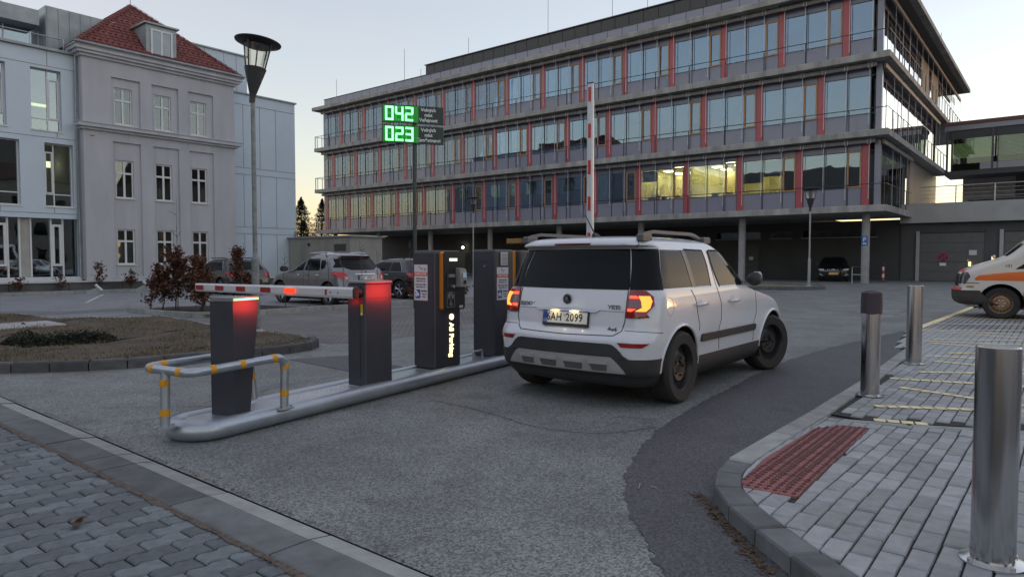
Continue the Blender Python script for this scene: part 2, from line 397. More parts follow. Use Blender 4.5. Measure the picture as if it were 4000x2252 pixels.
o = rest.build('paver_rest', M_PAVL, pv, fix=False); o['kind'] = 'stuff'
sheet('pavement_beyond', [(-8, 8.97), (1.67, 8.97), (1.67, 16), (-8, 16)], -.002, brickmat('far_left_pavers', (.1, .115, .12), (.14, .155, .16), (.04, .04, .04), .22, .112))
# silted gutter between pavers and kerb
gd = MB(); ys_ = [1.5 + .05 * k for k in range(150)]; lx = [1.652 - .03 * abs(mn.noise((0, v * 1.7, 2))) - .02 * mn.noise((0, v * 6, 5)) for v in ys_]
for k in range(149): gd.quad((lx[k], ys_[k], .0035), (1.677, ys_[k], .008), (1.677, ys_[k + 1], .008), (lx[k + 1], ys_[k + 1], .0035))
struct(gd.build('gutter_silt', mat('brown_silt', (.11, .09, .07), .95, var=.5, scale=28, bump=.8, bscale=70), fix=False))
# litter in the gutter beside the kerb
M_LITTER = mat('dead_leaf_litter', (.1, .065, .04), .9, var=.5, scale=30)
lb = MB()
def leaf(b, x, y, z, s, tilt=.5):
    a = random.uniform(0, 6.28); c, d = math.cos(a) * s, math.sin(a) * s; h = random.uniform(0, tilt) * s
    b.add([(x - c, y - d, z), (x - d * .45, y + c * .45, z + h), (x + c, y + d, z + h * .6), (x + d * .45, y - c * .45, z + .001)], [(0, 1, 2), (0, 2, 3)])
for _ in range(1500):
    yy = random.uniform(1.5, 8); dens = .5 + .5 * math.sin(yy * 3.1)
    leaf(lb, 1.668 + random.gauss(0, .012) - .01 * dens, yy, .002, random.uniform(.004, .013))
for _ in range(420): leaf(lb, random.uniform(2.025, 2.06), random.uniform(1.5, 8), .004, random.uniform(.004, .012))
for _ in range(500): # against the kerb of the right pavement and under the island tube
    t = random.random(); leaf(lb, 2.95 + .75 * t + random.gauss(0, .02), .96 + .66 * t + random.gauss(0, .02), .008, random.uniform(.005, .016))
for _ in range(320):
    x = random.uniform(3.3, 5.5); leaf(lb, x, 4.93 + .142 * (x - 2.7) - abs(random.gauss(0, .03)), .006, random.uniform(.005, .012))
for _ in range(160): leaf(lb, random.uniform(2.1, 9), random.uniform(1.8, 9), .007, random.uniform(.003, .008), .2)
stuff(lb.build('leaf_litter', M_LITTER, fix=False), 'brown leaf litter along the kerbs', 'litter')
b = MB()
for k in range(5): leaf(b, 1.235 + .012 * k, 3.86 + .01 * k, .004 + .006 * k, .034, 1.)
tag(b.build('fallen_leaf', mat('wet_brown_leaf', (.08, .04, .02), .6), fix=False), 'crumpled brown leaf lying on the dark interlocking pavers', 'leaf')
for (tx, ty, ta, tl) in ((3.55, 1.92, .4, .1), (3.63, 1.84, 1.3, .05)):
    b = MB(); b.tube([(tx, ty, .012), (tx + math.cos(ta) * tl, ty + math.sin(ta) * tl, .012)], .0022, 5)
    tag(b.build('twig', mat('pale_straw', (.4, .36, .28), .8)), 'longer pale straw twig on the dark asphalt strip' if tl > .07 else 'short pale straw twig on the dark asphalt strip', 'twig')

# --- right pavement: kerb, block pavers, tactile paving, hatched apron
def zr(x): return .09 if x < 3.9 else .03 if x > 6 else .09 - .06 * (x - 3.9) / 2.1
kr = smooth_pl([(1.9, -.9), (2.6, .42), (3.02, .92), (3.35, 1.28), (3.66, 1.53), (4.09, 1.645), (4.74, 1.675), (5.82, 1.7), (8.2, 1.72)], 1)
kerb('kerb_right', kr[:12], -.15, lambda p: zr(p[0]) + .004, .3, M_KERB)
kerb('kerb_apron', kr[11:] + [(9.5, 1.76), (11.6, 1.83)], -.15, lambda p: zr(p[0]) + .004, .98, M_KERBL)
inner = offset_pl(resample(kr, .1), -.156)
zoneA = [p for p in inner if p[0] < 6.14] + [(6.14, 1.1), (6.62, .16), (7.2, -1.2), (7.6, -2), (2.0, -2), (1.8, -1)]
rb = MB()
def tri_sheet(poly, zf, m, name):
    bm = bmesh.new(); bm.faces.new([bm.verts.new((p[0], p[1], 0)) for p in poly]); bmesh.ops.triangulate(bm, faces=bm.faces)
    bmesh.ops.subdivide_edges(bm, edges=bm.edges, cuts=6, use_grid_fill=True)
    for v in bm.verts: v.co.z = zf(v.co.x)
    me = bpy.data.meshes.new(name); bm.to_mesh(me); bm.free(); me.materials.append(m); return struct(put(name, me))
tri_sheet(zoneA, lambda x: zr(x) - .014, M_JOINT, 'pavement_bed_right')
pr_ = bpy.data.objects.new('pavement_right', None); COL.objects.link(pr_); struct(pr_)
BL, BW = .235, .102
def paver_mesh(l, w_, m, dots=False, name='block_paver', g=.008):
    b = MB(); b.prism([(g, .004), (l - g, .004), (l - g, w_ - .004), (g, w_ - .004)], -.06, 0, ch=.009)
    if dots:
        for i in range(4):
            for j in range(2):
                cx, cy = l * (i + .5) / 4, w_ * (j + .5) / 2
                b.add([(cx + .0205 * math.cos(a) * f, cy + .0155 * math.sin(a) * f, zz) for f, zz in ((1, -.001), (.6, .006)) for a in [k * math.pi / 4 for k in range(8)]],
                      [(k, (k + 1) % 8, 8 + (k + 1) % 8, 8 + k) for k in range(8)] + [tuple(range(8, 16))], 1)
    me = b.mesh(name); me.materials.append(m); me.materials.append(M_REDD)
    me.polygons.foreach_set('material_index', b.mi); return me
def clip_half(poly, a, b, side):
    """keep the part of poly on one side of the line a-b (side=+1 left)"""
    f = lambda p: side * ((b[0] - a[0]) * (p[1] - a[1]) - (b[1] - a[1]) * (p[0] - a[0]))
    out = []
    for i in range(len(poly)):
        p, q = poly[i], poly[(i + 1) % len(poly)]; fp, fq = f(p), f(q)
        if fp >= 0: out.append(p)
        if (fp >= 0) != (fq >= 0): t = fp / (fp - fq); out.append((p[0] + (q[0] - p[0]) * t, p[1] + (q[1] - p[1]) * t))
    return out
def area(p): return abs(sum(p[i][0] * p[(i + 1) % len(p)][1] - p[(i + 1) % len(p)][0] * p[i][1] for i in range(len(p)))) / 2 if len(p) > 2 else 0
def seg_dist(p, a, b):
    L = math.dist(a, b) ** 2 or 1e-9; t = max(0, min(1, ((p[0] - a[0]) * (b[0] - a[0]) + (p[1] - a[1]) * (b[1] - a[1])) / L)); return math.dist(p, (a[0] + (b[0] - a[0]) * t, a[1] + (b[1] - a[1]) * t))
def orient(poly): return 1 if sum(poly[i][0] * poly[(i + 1) % len(poly)][1] - poly[(i + 1) % len(poly)][0] * poly[i][1] for i in range(len(poly))) > 0 else -1
def cut_inside(rect, zone, zo):
    c = (sum(p[0] for p in rect) / len(rect), sum(p[1] for p in rect) / len(rect)) if rect else (0, 0); q = rect
    for i in range(len(zone)):
        a, b = zone[i], zone[(i + 1) % len(zone)]
        if seg_dist(c, a, b) < .16 and len(q) > 2: q = clip_half(q, a, b, zo)
    return q
def cut_outside(rect, hole, ho):
    best = []
    for i in range(len(hole)):
        q = clip_half(rect, hole[i], hole[(i + 1) % len(hole)], -ho)
        if area(q) > area(best): best = q
    return best
bm_ = paver_mesh(BL, BW, M_PAVR)
tac = [(3.73, 1.4), (3.77, 1.075), (5.93, 1.16), (5.86, 1.36), (5.6, 1.49), (4.4, 1.478)]
zo, to = orient(zoneA), orient(tac)
cand = []; row = 0; yy = -1.95
while yy < 1.6:
    xx = 1.9 - (BL / 2 if row % 2 else 0) - BL
    while xx < 7.6:
        rect = [(xx, yy), (xx + BL, yy), (xx + BL, yy + BW), (xx, yy + BW)]
        inz = [in_poly(c, zoneA) for c in rect]; int_ = [in_poly(c, tac) for c in rect]
        if all(inz) and not any(int_): cand.append((xx, yy, None))
        elif any(inz) and not all(int_):
            q = rect if all(inz) else cut_inside(rect, zoneA, zo)
            if any(int_): q = cut_outside(q, tac, to)
            if area(q) > .0018: cand.append((xx, yy, q))
        xx += BL
    yy += BW; row += 1
cand.sort(key=lambda s: math.hypot(s[0] - 4.2, (s[1] - .75) * 1.3))
rest = MB()
for k, (xx, yy, q) in enumerate(cand):
    z = zr(xx + .1) + random.uniform(-.003, .003)
    if q:
        cx, cy = sum(p[0] for p in q) / len(q), sum(p[1] for p in q) / len(q); q = [(cx + (p[0] - cx) * .95, cy + (p[1] - cy) * .93) for p in q]
        b = MB().prism(q, z - .05, z, ch=.005)
        if k < 300: b.build('paver', M_PAVR, pr_)
        else: rest.add(b.v, b.f)
    elif k < 300:
        o = put('paver', bm_, pr_, (xx, yy, z)); o.rotation_euler = (random.gauss(0, .004), .028 * (3.9 < xx < 6), random.gauss(0, .006))
    else: rest.add([(v.co.x + xx, v.co.y + yy, v.co.z + z) for v in bm_.vertices], [tuple(p.vertices) for p in bm_.polygons])
o = rest.build('paver_rest', M_PAVR, pr_, fix=False); o['kind'] = 'stuff'
# red tactile paving: rows of studded blocks, cut at the kerb
tc = bpy.data.objects.new('tactile_paving', None); COL.objects.link(tc); struct(tc)
tb = paver_mesh(.217, .096, M_RED, True, 'tactile_block', .003)
tri_sheet(tac, lambda x: zr(x) - .004, mat('red_mortar', (.1, .05, .045), .9, var=.3, scale=20), 'tactile_bed')
for r_ in range(4):
    x = 3.66 + .045 * r_
    while x < 5.95:
        yb = 1.085 + r_ * .098 + .035 * (x - 3.75)
        rect = [(x, yb), (x + .217, yb + .0076), (x + .217, yb + .1036), (x, yb + .096)]
        inn = [in_poly(c, tac) and in_poly(c, zoneA) for c in rect]
        if all(inn):
            o = put('tactile_block', tb, tc, (x, yb, zr(x + .1) + .003)); o.rotation_euler = (0, .028 if x > 3.8 else 0, .035)
        elif any(inn):
            q = cut_inside(cut_inside(rect, tac, to), zoneA, zo)
            if area(q) > .002:
                z = zr(x + .1) + .003; b = MB().prism(q, z - .05, z, ch=.004); qc = (sum(p[0] for p in q) / len(q), sum(p[1] for p in q) / len(q)); q2 = [(qc[0] + (p[0] - qc[0]) * .86, qc[1] + (p[1] - qc[1]) * .8) for p in q]
                for i in range(4):
                    for j in range(2):
                        cx, cy = x + .217 * (i + .5) / 4, yb + .0019 * i + .096 * (j + .5) / 2
                        if in_poly((cx, cy), q2): b.add([(cx + .0205 * math.cos(a) * f, cy + .0155 * math.sin(a) * f, zz + z) for f, zz in ((1, -.001), (.6, .006)) for a in [k * math.pi / 4 for k in range(8)]], [(k, (k + 1) % 8, 8 + (k + 1) % 8, 8 + k) for k in range(8)] + [tuple(range(8, 16))], 1)
                b.build('tactile_block', [M_RED, M_REDD], tc)
        x += .22
# edging between pavement and apron
kerb('edging', [(6.12, 1.42), (6.14, 1.21), (6.62, .16), (7.25, -1.2)], -.09, lambda p: .034, .5, M_KERBL)
# hatched apron beyond
zoneB = [p for p in inner if p[0] > 6.26] + [(9.5, 1.6), (11.6, 1.67), (11.75, 2.0), (14.6, 2.3), (26, 1.85), (26, -6), (9, -6), (7.36, -1.2), (6.73, .16), (6.25, 1.21)]
apron = [p for p in zoneB]
sheet('apron_bed', apron, .018, M_JOINT)
ap = bpy.data.objects.new('apron_paving', None); COL.objects.link(ap); struct(ap)
cand = []; row = 0; yy = -1.2
CL, CW = .235, .2
cm_ = paver_mesh(CL, CW / 2, M_PAVR); 
while yy < 2.4:
    xx = 6.2 - (CL / 2 if row % 2 else 0)
    while xx < 15.5:
        if all(in_poly(c, apron) for c in ((xx + .02, yy + .02), (xx + CL - .02, yy + .02), (xx + .02, yy + .08), (xx + CL - .02, yy + .08))): cand.append((xx, yy))
        xx += CL
    yy += CW / 2; row += 1
cand.sort(key=lambda s: math.hypot(s[0], s[1] * 2 - 1.2))
rest = MB()
for k, (xx, yy) in enumerate(cand):
    z = .03 + random.uniform(-.002, .002)
    if k < 300: put('paver', cm_, ap, (xx, yy, z))
    else: rest.add([(v.co.x + xx, v.co.y + yy, v.co.z + z) for v in cm_.vertices], [tuple(p.vertices) for p in cm_.polygons])
o = rest.build('paver_rest', M_PAVR, ap, fix=False); o['kind'] = 'stuff'
sheet('apron_beyond', [(15.4, 2.2), (26, 1.85), (60, 1.4), (60, -20), (9, -20), (9, -1.2), (15.4, -1.2)], .031, brickmat('far_apron_pavers', (.26, .275, .285), (.33, .35, .36), (.06, .06, .06), .235, .1))
def painted(a, b, wd, name='line_marking', step=.235, z=.036, m=M_YEL):
    """worn painted line laid over the blocks, broken at the joints"""
    L = math.dist(a, b); ux, uy = (b[0] - a[0]) / L, (b[1] - a[1]) / L; mb = MB(); t = 0
    while t < L - .02:
        e = min(t + step - .014, L); j = random.uniform(-.006, .006)
        c = [(a[0] + ux * s - uy * q, a[1] + uy * s + ux * q, z) for s, q in ((t, -wd / 2 + j), (e, -wd / 2 + j * .3), (e, wd / 2), (t, wd / 2 + j * .5))]
        mb.quad(*c); t += step
    return struct(mb.build(name, m, fix=False))
for a, b in (((6.25, 1.2), (6.36, .8)), ((6.85, 1.31), (7.6, -.1)), ((8.02, 1.3), (7.62, -.1)), ((8.56, 1.49), (9.0, -.05)), ((9.27, 1.31), (10.1, 0)), ((10.4, 1.3), (10.2, 0)), ((10.91, 1.47), (11.25, 0)), ((11.42, 1.26), (12.2, 0)),
             ((12.62, 1.61), (12.4, .2)), ((12.85, 1.82), (13.35, .2)), ((13.21, 1.68), (14.15, .2)), ((14.54, 1.64), (14.4, .2)), ((14.69, 2.08), (15.25, .2)), ((15.19, 1.63), (16.2, .2)), ((16.48, 2.12), (17.6, .3)), ((18.2, 2.05), (18.9, .4)), ((20.0, 2.0), (20.8, .4))):
    painted(a, b, .1, step=.1)
painted((14.75, 2.2), (24, 1.95), .14, step=9)
for a, b in (((17.6, 3.6), (18.6, 3.2)), ((19.5, 4.2), (20.6, 3.4))): painted(a, b, .08, z=.006, step=9, m=M_WHITE_LINE)

# --- planted island with its kerb
isl = smooth_pl([(-3, 13.6), (1.2, 10.95), (2.42, 9.86), (3.16, 9.22), (3.9, 8.97), (4.6, 8.88), (5.4, 8.7), (5.95, 8.72), (6.35, 9.0), (6.55, 9.45)], 1)
kerb('kerb_island', isl, .13, lambda p: .125, .42, mat('dark_kerb_stone', (.085, .09, .095), .85, var=.3, scale=7, bump=.4, bscale=120, rnd=.25), gap=.007, ch=.02)
kerb('kerb_island_side', [(6.56, 9.5), (6.6, 11), (6.68, 12.9), (7.0, 15.9)], .1, lambda p: .09, 1., M_KERBL)
kerb('kerb_island_back', [(6.95, 16.0), (6.4, 16.1), (5.84, 15.95), (5.36, 16.5), (4.83, 19.5), (3, 24)], .1, lambda p: .09, 1., M_KERBL)
SOIL = mat('bare_soil_and_dry_turf', (.045, .036, .028), .95, var=.5, scale=2.2, bump=.8, bscale=25, col2=(.125, .1, .07))
ipoly = offset_pl(isl, .12) + [(6.45, 9.55), (6.5, 11), (6.58, 12.9), (6.9, 15.9), (6.4, 16.0), (5.84, 15.85), (5.28, 16.4), (4.73, 19.5), (2.9, 24), (-3, 24)]
bm = bmesh.new(); bm.faces.new([bm.verts.new((p[0], p[1], 0)) for p in ipoly]); bmesh.ops.triangulate(bm, faces=bm.faces)
for _ in range(3): bmesh.ops.subdivide_edges(bm, edges=bm.edges, cuts=1)
import mathutils.noise as mn
def soil_z(x, y): return .1 + .035 * mn.noise((x * .9, y * .9, 0)) + .02 * mn.noise((x * 3, y * 3, 4))
for v in bm.verts: v.co.z = soil_z(v.co.x, v.co.y)
me = bpy.data.meshes.new('soil'); bm.to_mesh(me); bm.free(); me.materials.append(SOIL); me.shade_smooth(); struct(put('island_soil', me))
def blades(n, inside, zf, hmin, hmax, name, m, label, dens=None):
    b = MB(); k = 0
    xs = [p[0] for p in inside]; ys = [p[1] for p in inside]; tries = 0
    while k < n and tries < n * 8:
        tries += 1
        x, y_ = random.uniform(min(xs), max(xs)), random.uniform(min(ys), max(ys))
        if not in_poly((x, y_), inside): continue
        if dens and random.random() > dens(x, y_): continue
        h = random.uniform(hmin, hmax); a = random.uniform(0, 6.28); ln = random.uniform(.3, 1.6) * h; z = zf(x, y_)
        wx, wy = math.cos(a + 1.57) * .0045, math.sin(a + 1.57) * .0045; mx_, my_ = x + math.cos(a) * ln * .4, y_ + math.sin(a) * ln * .4
        b.add([(x - wx, y_ - wy, z - .01), (x + wx, y_ + wy, z - .01), (mx_ + wx * .8, my_ + wy * .8, z + h * .75), (mx_ - wx * .8, my_ - wy * .8, z + h * .75), (x + math.cos(a) * ln, y_ + math.sin(a) * ln, z + h)], [(0, 1, 2, 3), (3, 2, 4)])
        k += 1
    return stuff(b.build(name, m, fix=False), label, 'grass')
GR = mat('dry_winter_grass', (.085, .078, .038), .9, var=.4, scale=1.3, col2=(.2, .165, .1))
near = [p for p in ipoly]
turf = lambda x, y: max(.08, min(1, .5 + 1.1 * mn.noise((x * .8, y * .8, 9))))
blades(26000, [p for p in near if p[1] < 20] + [(-1, 19)], soil_z, .015, .05, 'grass', GR, 'patchy dry winter grass on the kerbed island', turf)
# creeping dark evergreen on the island
jr = MB()
for k in range(5200):
    a = random.uniform(0, 6.28); q = random.random() ** .5; cx, cy, rx, ry = random.choice(((3.62, 11.75, .5, .38), (3.35, 12.2, .32, .4), (3.95, 11.65, .45, .3)))
    x, y_ = cx + rx * q * math.cos(a), cy + ry * q * math.sin(a); z = soil_z(x, y_) + random.uniform(0, .17) * (1 - q * q) + .01
    leaf(jr, x, y_, z, random.uniform(.01, .026), 1.5)
tag(jr.build('creeping_juniper', mat('dark_juniper', (.012, .02, .01), .85, var=.5, scale=9), fix=False), 'low dark creeping evergreen mat on the grass island', 'shrub')
# cover slabs let into the island
cv = thing('manhole_cover', 'pale rectangular concrete cover slab in the grass island', 'cover slab', (4.2, 15.2, .1))
MB().cbox(3.3, 4.72, 14.8, 15.9, .05, .14, .02).build('slab', M_CONC, cv); MB().tube([(4.15, 15.2, .145), (4.15, 15.3, .165), (4.15, 15.4, .145)], .012, 6).build('lifting_ring', M_JOINT, cv)
cv2 = thing('open_manhole', 'open concrete frame with dark pit behind the cover slab', 'cover slab', (3.4, 17.2, .1))
fb = MB(); fb.box(2.6, 4.1, 16.6, 16.75, .05, .17); fb.box(2.6, 4.1, 17.6, 17.75, .05, .17); fb.box(3.95, 4.1, 16.76, 17.59, .05, .165); fb.build('frame', M_CONC, cv2)
MB().box(2.6, 3.94, 16.77, 17.58, .1, .115).build('pit', M_JOINT, cv2)

# --- paved lane behind the island, planting bed, car park
BP = brickmat('far_pavers', (.16, .155, .16), (.21, .205, .205), (.075, .075, .075), .2, .1, rad(45))
sheet('paved_lane', [(6.66, 9.2), (7.0, 9.0), (30, 9.4), (30, 14.6), (13.6, 14.7), (9.2, 15.2), (7.75, 15.2), (7.1, 15.9), (6.78, 12.9), (6.68, 11)], .004, BP)
kerb('kerb_bed', [(7.35, 18.8), (7.42, 16.5), (7.55, 16.0), (7.78, 15.3), (9.2, 15.3), (12.1, 15.32), (14.2, 15.3), (19, 15.25)], .12, lambda p: .13, 1., M_KERBL)
sheet('bed_soil', [(7.5, 18.8), (7.55, 16.5), (7.68, 16.0), (7.86, 15.42), (9.2, 15.42), (19, 15.35), (19, 15.8), (12, 15.85), (10.8, 16.2), (10.5, 18.4), (8.8, 19)], .07, mat('dark_mulch', (.03, .022, .016), .95, var=.5, scale=14, bump=.8, bscale=40))
sheet('car_park', [(4.9, 19.7), (5.4, 16.6), (7.3, 17.0), (8.7, 17.25), (12, 16.75), (30, 16.2), (30, 30.7), (-20, 33), (-20, 24.2), (3, 24.2)], .003, A_PARK)
sheet('car_park_lane', [(-20, 25.5), (4, 23.0), (6.6, 20.6), (9.5, 20.2), (8.6, 19.3), (5.6, 19.4), (3.2, 22.3), (-20, 24.6)], .007, A_FAR)
for a, b in (((5.6, 17.9), (7.2, 18.2)), ((2.2, 26.0), (4.0, 26.2)), ((8.2, 24), (10.5, 29)), ((11.2, 22), (13.2, 28)), ((14.5, 20), (16.8, 28))): painted(a, b, .1, z=.011, step=9, m=M_WHITE_LINE)
kerb('kerb_car_park', [(30, 30.2), (14, 30.3), (9.5, 30.5), (-20, 32.4)], -.15, lambda p: .14, 2., M_KERBL)
# ------------------------------------------------------------------ glass office building
M_SLAB = mat('weathered_slab_concrete', (.32, .315, .3), .88, var=.35, scale=1.6, bump=.3, bscale=30, streak=.25)
M_SOFF = mat('dark_soffit', (.1, .1, .105), .9, var=.15)
M_SPAN = mat('lavender_spandrel_glass', (.26, .265, .33), .16, var=.04, scale=.3, spec=.4)
M_TRAN = mat('lavender_transom_glass', (.2, .21, .29), .14, var=.04, scale=.3, spec=.4)
M_REDP = mat('red_facade_panel', (.42, .075, .095), .4, var=.06, scale=.6, coat=.15)
M_WOOD = mat('oiled_wood_frame', (.42, .23, .11), .55, var=.15, scale=8)
M_MULL = mat('dark_mullion', (.06, .065, .085), .45, var=.08)
M_RAIL = mat('dark_painted_rail', (.035, .04, .05), .5, var=.1)
M_ROD = mat('pale_guide_rod', (.6, .62, .66), .4, var=.05)
M_BOX = mat('blind_channel', (.24, .235, .245), .55, var=.15, scale=2)
M_BLIND = mat('pale_roller_blind', (.5, .53, .53), .8, var=.06)
M_INT = mat('office_interior', (.32, .33, .34), .9, var=.05)
M_INTL = mat('office_wall_cream', (.62, .56, .38), .9, var=.05)
M_CLAD = mat('dark_grey_cladding', (.06, .062, .066), .6, var=.1, scale=1.5)
M_COL = mat('column_concrete', (.34, .34, .35), .8, var=.15, scale=2, bump=.2, bscale=30)
G_VIS = glass('vision_glass', (.62, .7, .72), .15, .015, 1.2, (.68, .79, .96))
G_OP = glass('window_glass', (.62, .68, .7), .13, .015, 1.2, (.68, .79, .96))
E_CEIL = emis('office_ceiling_light', (1, .8, .33), 38)
E_WARM = emis('warm_lamp', (1, .78, .4), 6)

XS, XG, YR, YL = 42.4, 43.4, 8.6, 60.4      # slab edge, glass plane, near and far ends of the front
ZS = [4.43, 8.63, 12.88, 17.06]             # slab tops
B = thing('office_building', 'long four-storey office block with glass fronts and red panels', 'building', (43.4, 34, 0))
# slabs with balcony edge all round
for k, z in enumerate(ZS[:3]):
    b = MB(); b.prism([(XS, 7.74), (78.6, 7.74) if k == 2 else (66.5, 7.74) if k == 1 else (50.6, 7.74), (78.6, 14) if k == 2 else (66.5, 14) if k == 1 else (50.6, 14), (62, 14), (62, 60.9), (XS, 60.9)], z - .36, z, ch=.03)
    b.build('floor_slab', M_SLAB, B)
b = MB()
b.prism([(XS - .1, 7.2), (76, 7.2), (76, 14), (62, 14), (62, 61.1), (XS - .1, 61.1)], 16.72, 17.06, ch=.03); b.build('eave_slab', M_SLAB, B)
MB().box(XS + .3, 75.6, 7.6, 13.9, 16.66, 16.716).build('eave_soffit', M_SOFF, B)
# parapet of glass panels
y = YL + .05; 
while y > 8:
    slab('parapet_panel', M_SPAN, B, XG - .02, XG + .06, max(y - 1.2, 7.9), y - .02, 17.07, 17.95); y -= 1.22
slab('parapet_cap', M_CLAD, B, XG - .06, XG + .3, 7.8, YL + .1, 17.96, 18.02)
# set-back plant storey
pent = MB(); pent.box(46, 72, 10.5, 47.9, 17.1, 19.85); po = pent.build('plant_storey', M_CLAD, B)
y = 47.9
while y > 11:
    slab('cladding_panel', M_CLAD, po, 45.93, 45.99, y - 1.19, y - .012, 17.5, 19.78); y -= 1.22
slab('roof_cap', M_MULL, po, 45.85, 72, 10.4, 48.0, 19.86, 19.93)
for (lx, ly, h) in ((43.5, 58.5, 1.9), (43.5, 48.2, 3.0), (46.1, 42.5, 1.6), (46.1, 33.6, 3.0), (46.1, 27.5, 3.2), (43.5, 46, .8), (46.1, 24.5, 2.6), (60, 7.6, 1.2)):
    z0 = 17.9 if lx < 45 else 19.8 if lx < 50 else 17
    MB().tube([(lx, ly, z0), (lx, ly, z0 + h)], .018, 5).build('lightning_rod', M_RAIL, B)
# facade of each floor
blind_pat = random.Random(3)
PITCHY = 3.6475
starts = {0: 9.05, 1: 11.52, 2: 10.21}     # centre of the first red panel on each floor
lit = {0: {15.6: 2}}
def front(fl):
    z0, z1 = ZS[fl] + .02, ZS[fl + 1] - .43
    if fl == 2: z1 = 16.65
    zs0, zs1, zv1 = z0 + .02, z0 + 1.05, z1 - .62
    ys = []
    c = starts[fl] - PITCHY * 2
    while c < YL + 4:
        ys.append(c); c += PITCHY
    def clip(a, b_): return max(a, YR), min(b_, YL)
    for c in ys:
        # red panel
        a, b_ = clip(c - .2, c + .2)
        if b_ - a > .1: slab('red_panel', M_REDP, B, XG - .03, XG + .07, a, b_, z0, z1)
        # opening window beside it (towards +Y)
        a, b_ = clip(c + .22, c + .98)
        if b_ - a > .5:
            zb, zt = zs1 + .02, zv1 + .05
            f = MB()
            f.box(XG - .05, XG + .05, a, a + .09, zb, zt); f.box(XG - .05, XG + .05, b_ - .09, b_, zb, zt)
            f.box(XG - .05, XG + .05, a + .091, b_ - .091, zb, zb + .09); f.box(XG - .05, XG + .05, a + .091, b_ - .091, zt - .09, zt)
            wo_ = f.build('window', M_WOOD, B)
            p = MB(); p.box(XG - .005, XG + .005, a + .09, b_ - .09, zb + .09, zt - .09); p.build('pane', G_OP, wo_)
            slab('spandrel_panel', M_SPAN, B, XG, XG + .05, a, b_, zs0, zs1)
            slab('transom_panel', M_TRAN, B, XG, XG + .05, a, b_, zv1 + .07, z1)
        # two fixed panes
        for q in range(2):
            a, b_ = clip(c + 1.0 + q * 1.225, c + 2.2 + q * 1.235)
            if b_ - a > .3:
                slab('spandrel_panel', M_SPAN, B, XG, XG + .05, a, b_, zs0, zs1)
                slab('pane', G_VIS, B, XG + .01, XG + .03, a, b_, zs1 + .04, zv1)
                slab('transom_panel', M_TRAN, B, XG, XG + .05, a, b_, zv1 + .04, z1)
        for yy in (c + .21, c + .99, c + 2.215):
            if YR < yy < YL: slab('mullion', M_MULL, B, XG - .035, XG + .06, yy - .018, yy + .018, z0, z1)
        for yy in (c - .23, c + 2.215, c + 1.0):
            if YR + .1 < yy < YL: slab('guide_rod', M_ROD, B, XG - .33, XG - .3, yy - .014, yy + .014, zs0 + .35 + (.5 if yy > c + 1 else 0), z1 + .05)
        # stand-off brackets of the blind channel
        for yy in (c - .25, c + .95, c + 2.2):
            if YR + .1 < yy < YL: slab('bracket', M_ROD, B, XG - .52, XG - .49, yy - .1, yy - .07, z1 - .28, z1 + .05); slab('bracket', M_ROD, B, XG - .52, XG - .49, yy + .07, yy + .1, z1 - .28, z1 + .05)
    slab('horizontal_mullion', M_MULL, B, XG - .03, XG + .05, YR, YL, zs1 + .002, zs1 + .036)
    slab('horizontal_mullion', M_MULL, B, XG - .025, XG + .05, YR, YL, zv1 + .003, zv1 + .037)
    slab('blind_channel', M_BOX, B, XG - .48, XG - .3, YR - .1, YL + .05, z1 - .22, z1 - .02)
    # corner posts
    slab('corner_panel', M_SPAN, B, XG - .01, XG + .3, YR - .31, YR - .005, z0, z1)
    slab('end_panel', M_SPAN, B, XG, XG + .3, YL + .004, YL + .25, z0, z1)
    # balcony railing
    rz = ZS[fl] + 1.18
    rl = MB(); rl.tube([(XS + .06, 60.85, rz), (XS + .06, 7.8, rz), (66 if fl == 1 else 78.4 if fl == 2 else 50.2, 7.8, rz)], .025, 6)
    rl.build('handrail', M_RAIL, B)
    y = 60.8; k = 0
    while y > 7.7:
        slab('rail_post', M_RAIL, B, XS + .04, XS + .1, y - .02, y + .02, ZS[fl] - .3, rz); y -= 2.43
    for yy in (60.8, 60.0):
        slab('rail_post', M_RAIL, B, XS + .3, XS + .34, yy - .02, yy + .02, ZS[fl] - .02, rz)
    MB().tube([(XS + .06, 60.85, rz), (XG + .3, 60.85, rz)], .025, 6).build('handrail', M_RAIL, B)
    xx = XS + 1.4
    while xx < (66 if fl == 1 else 78.4 if fl == 2 else 50.2):
        slab('rail_post', M_RAIL, B, xx - .02, xx + .02, 7.78, 7.83, ZS[fl] - .1, rz); xx += 1.6
for fl in range(3): front(fl)
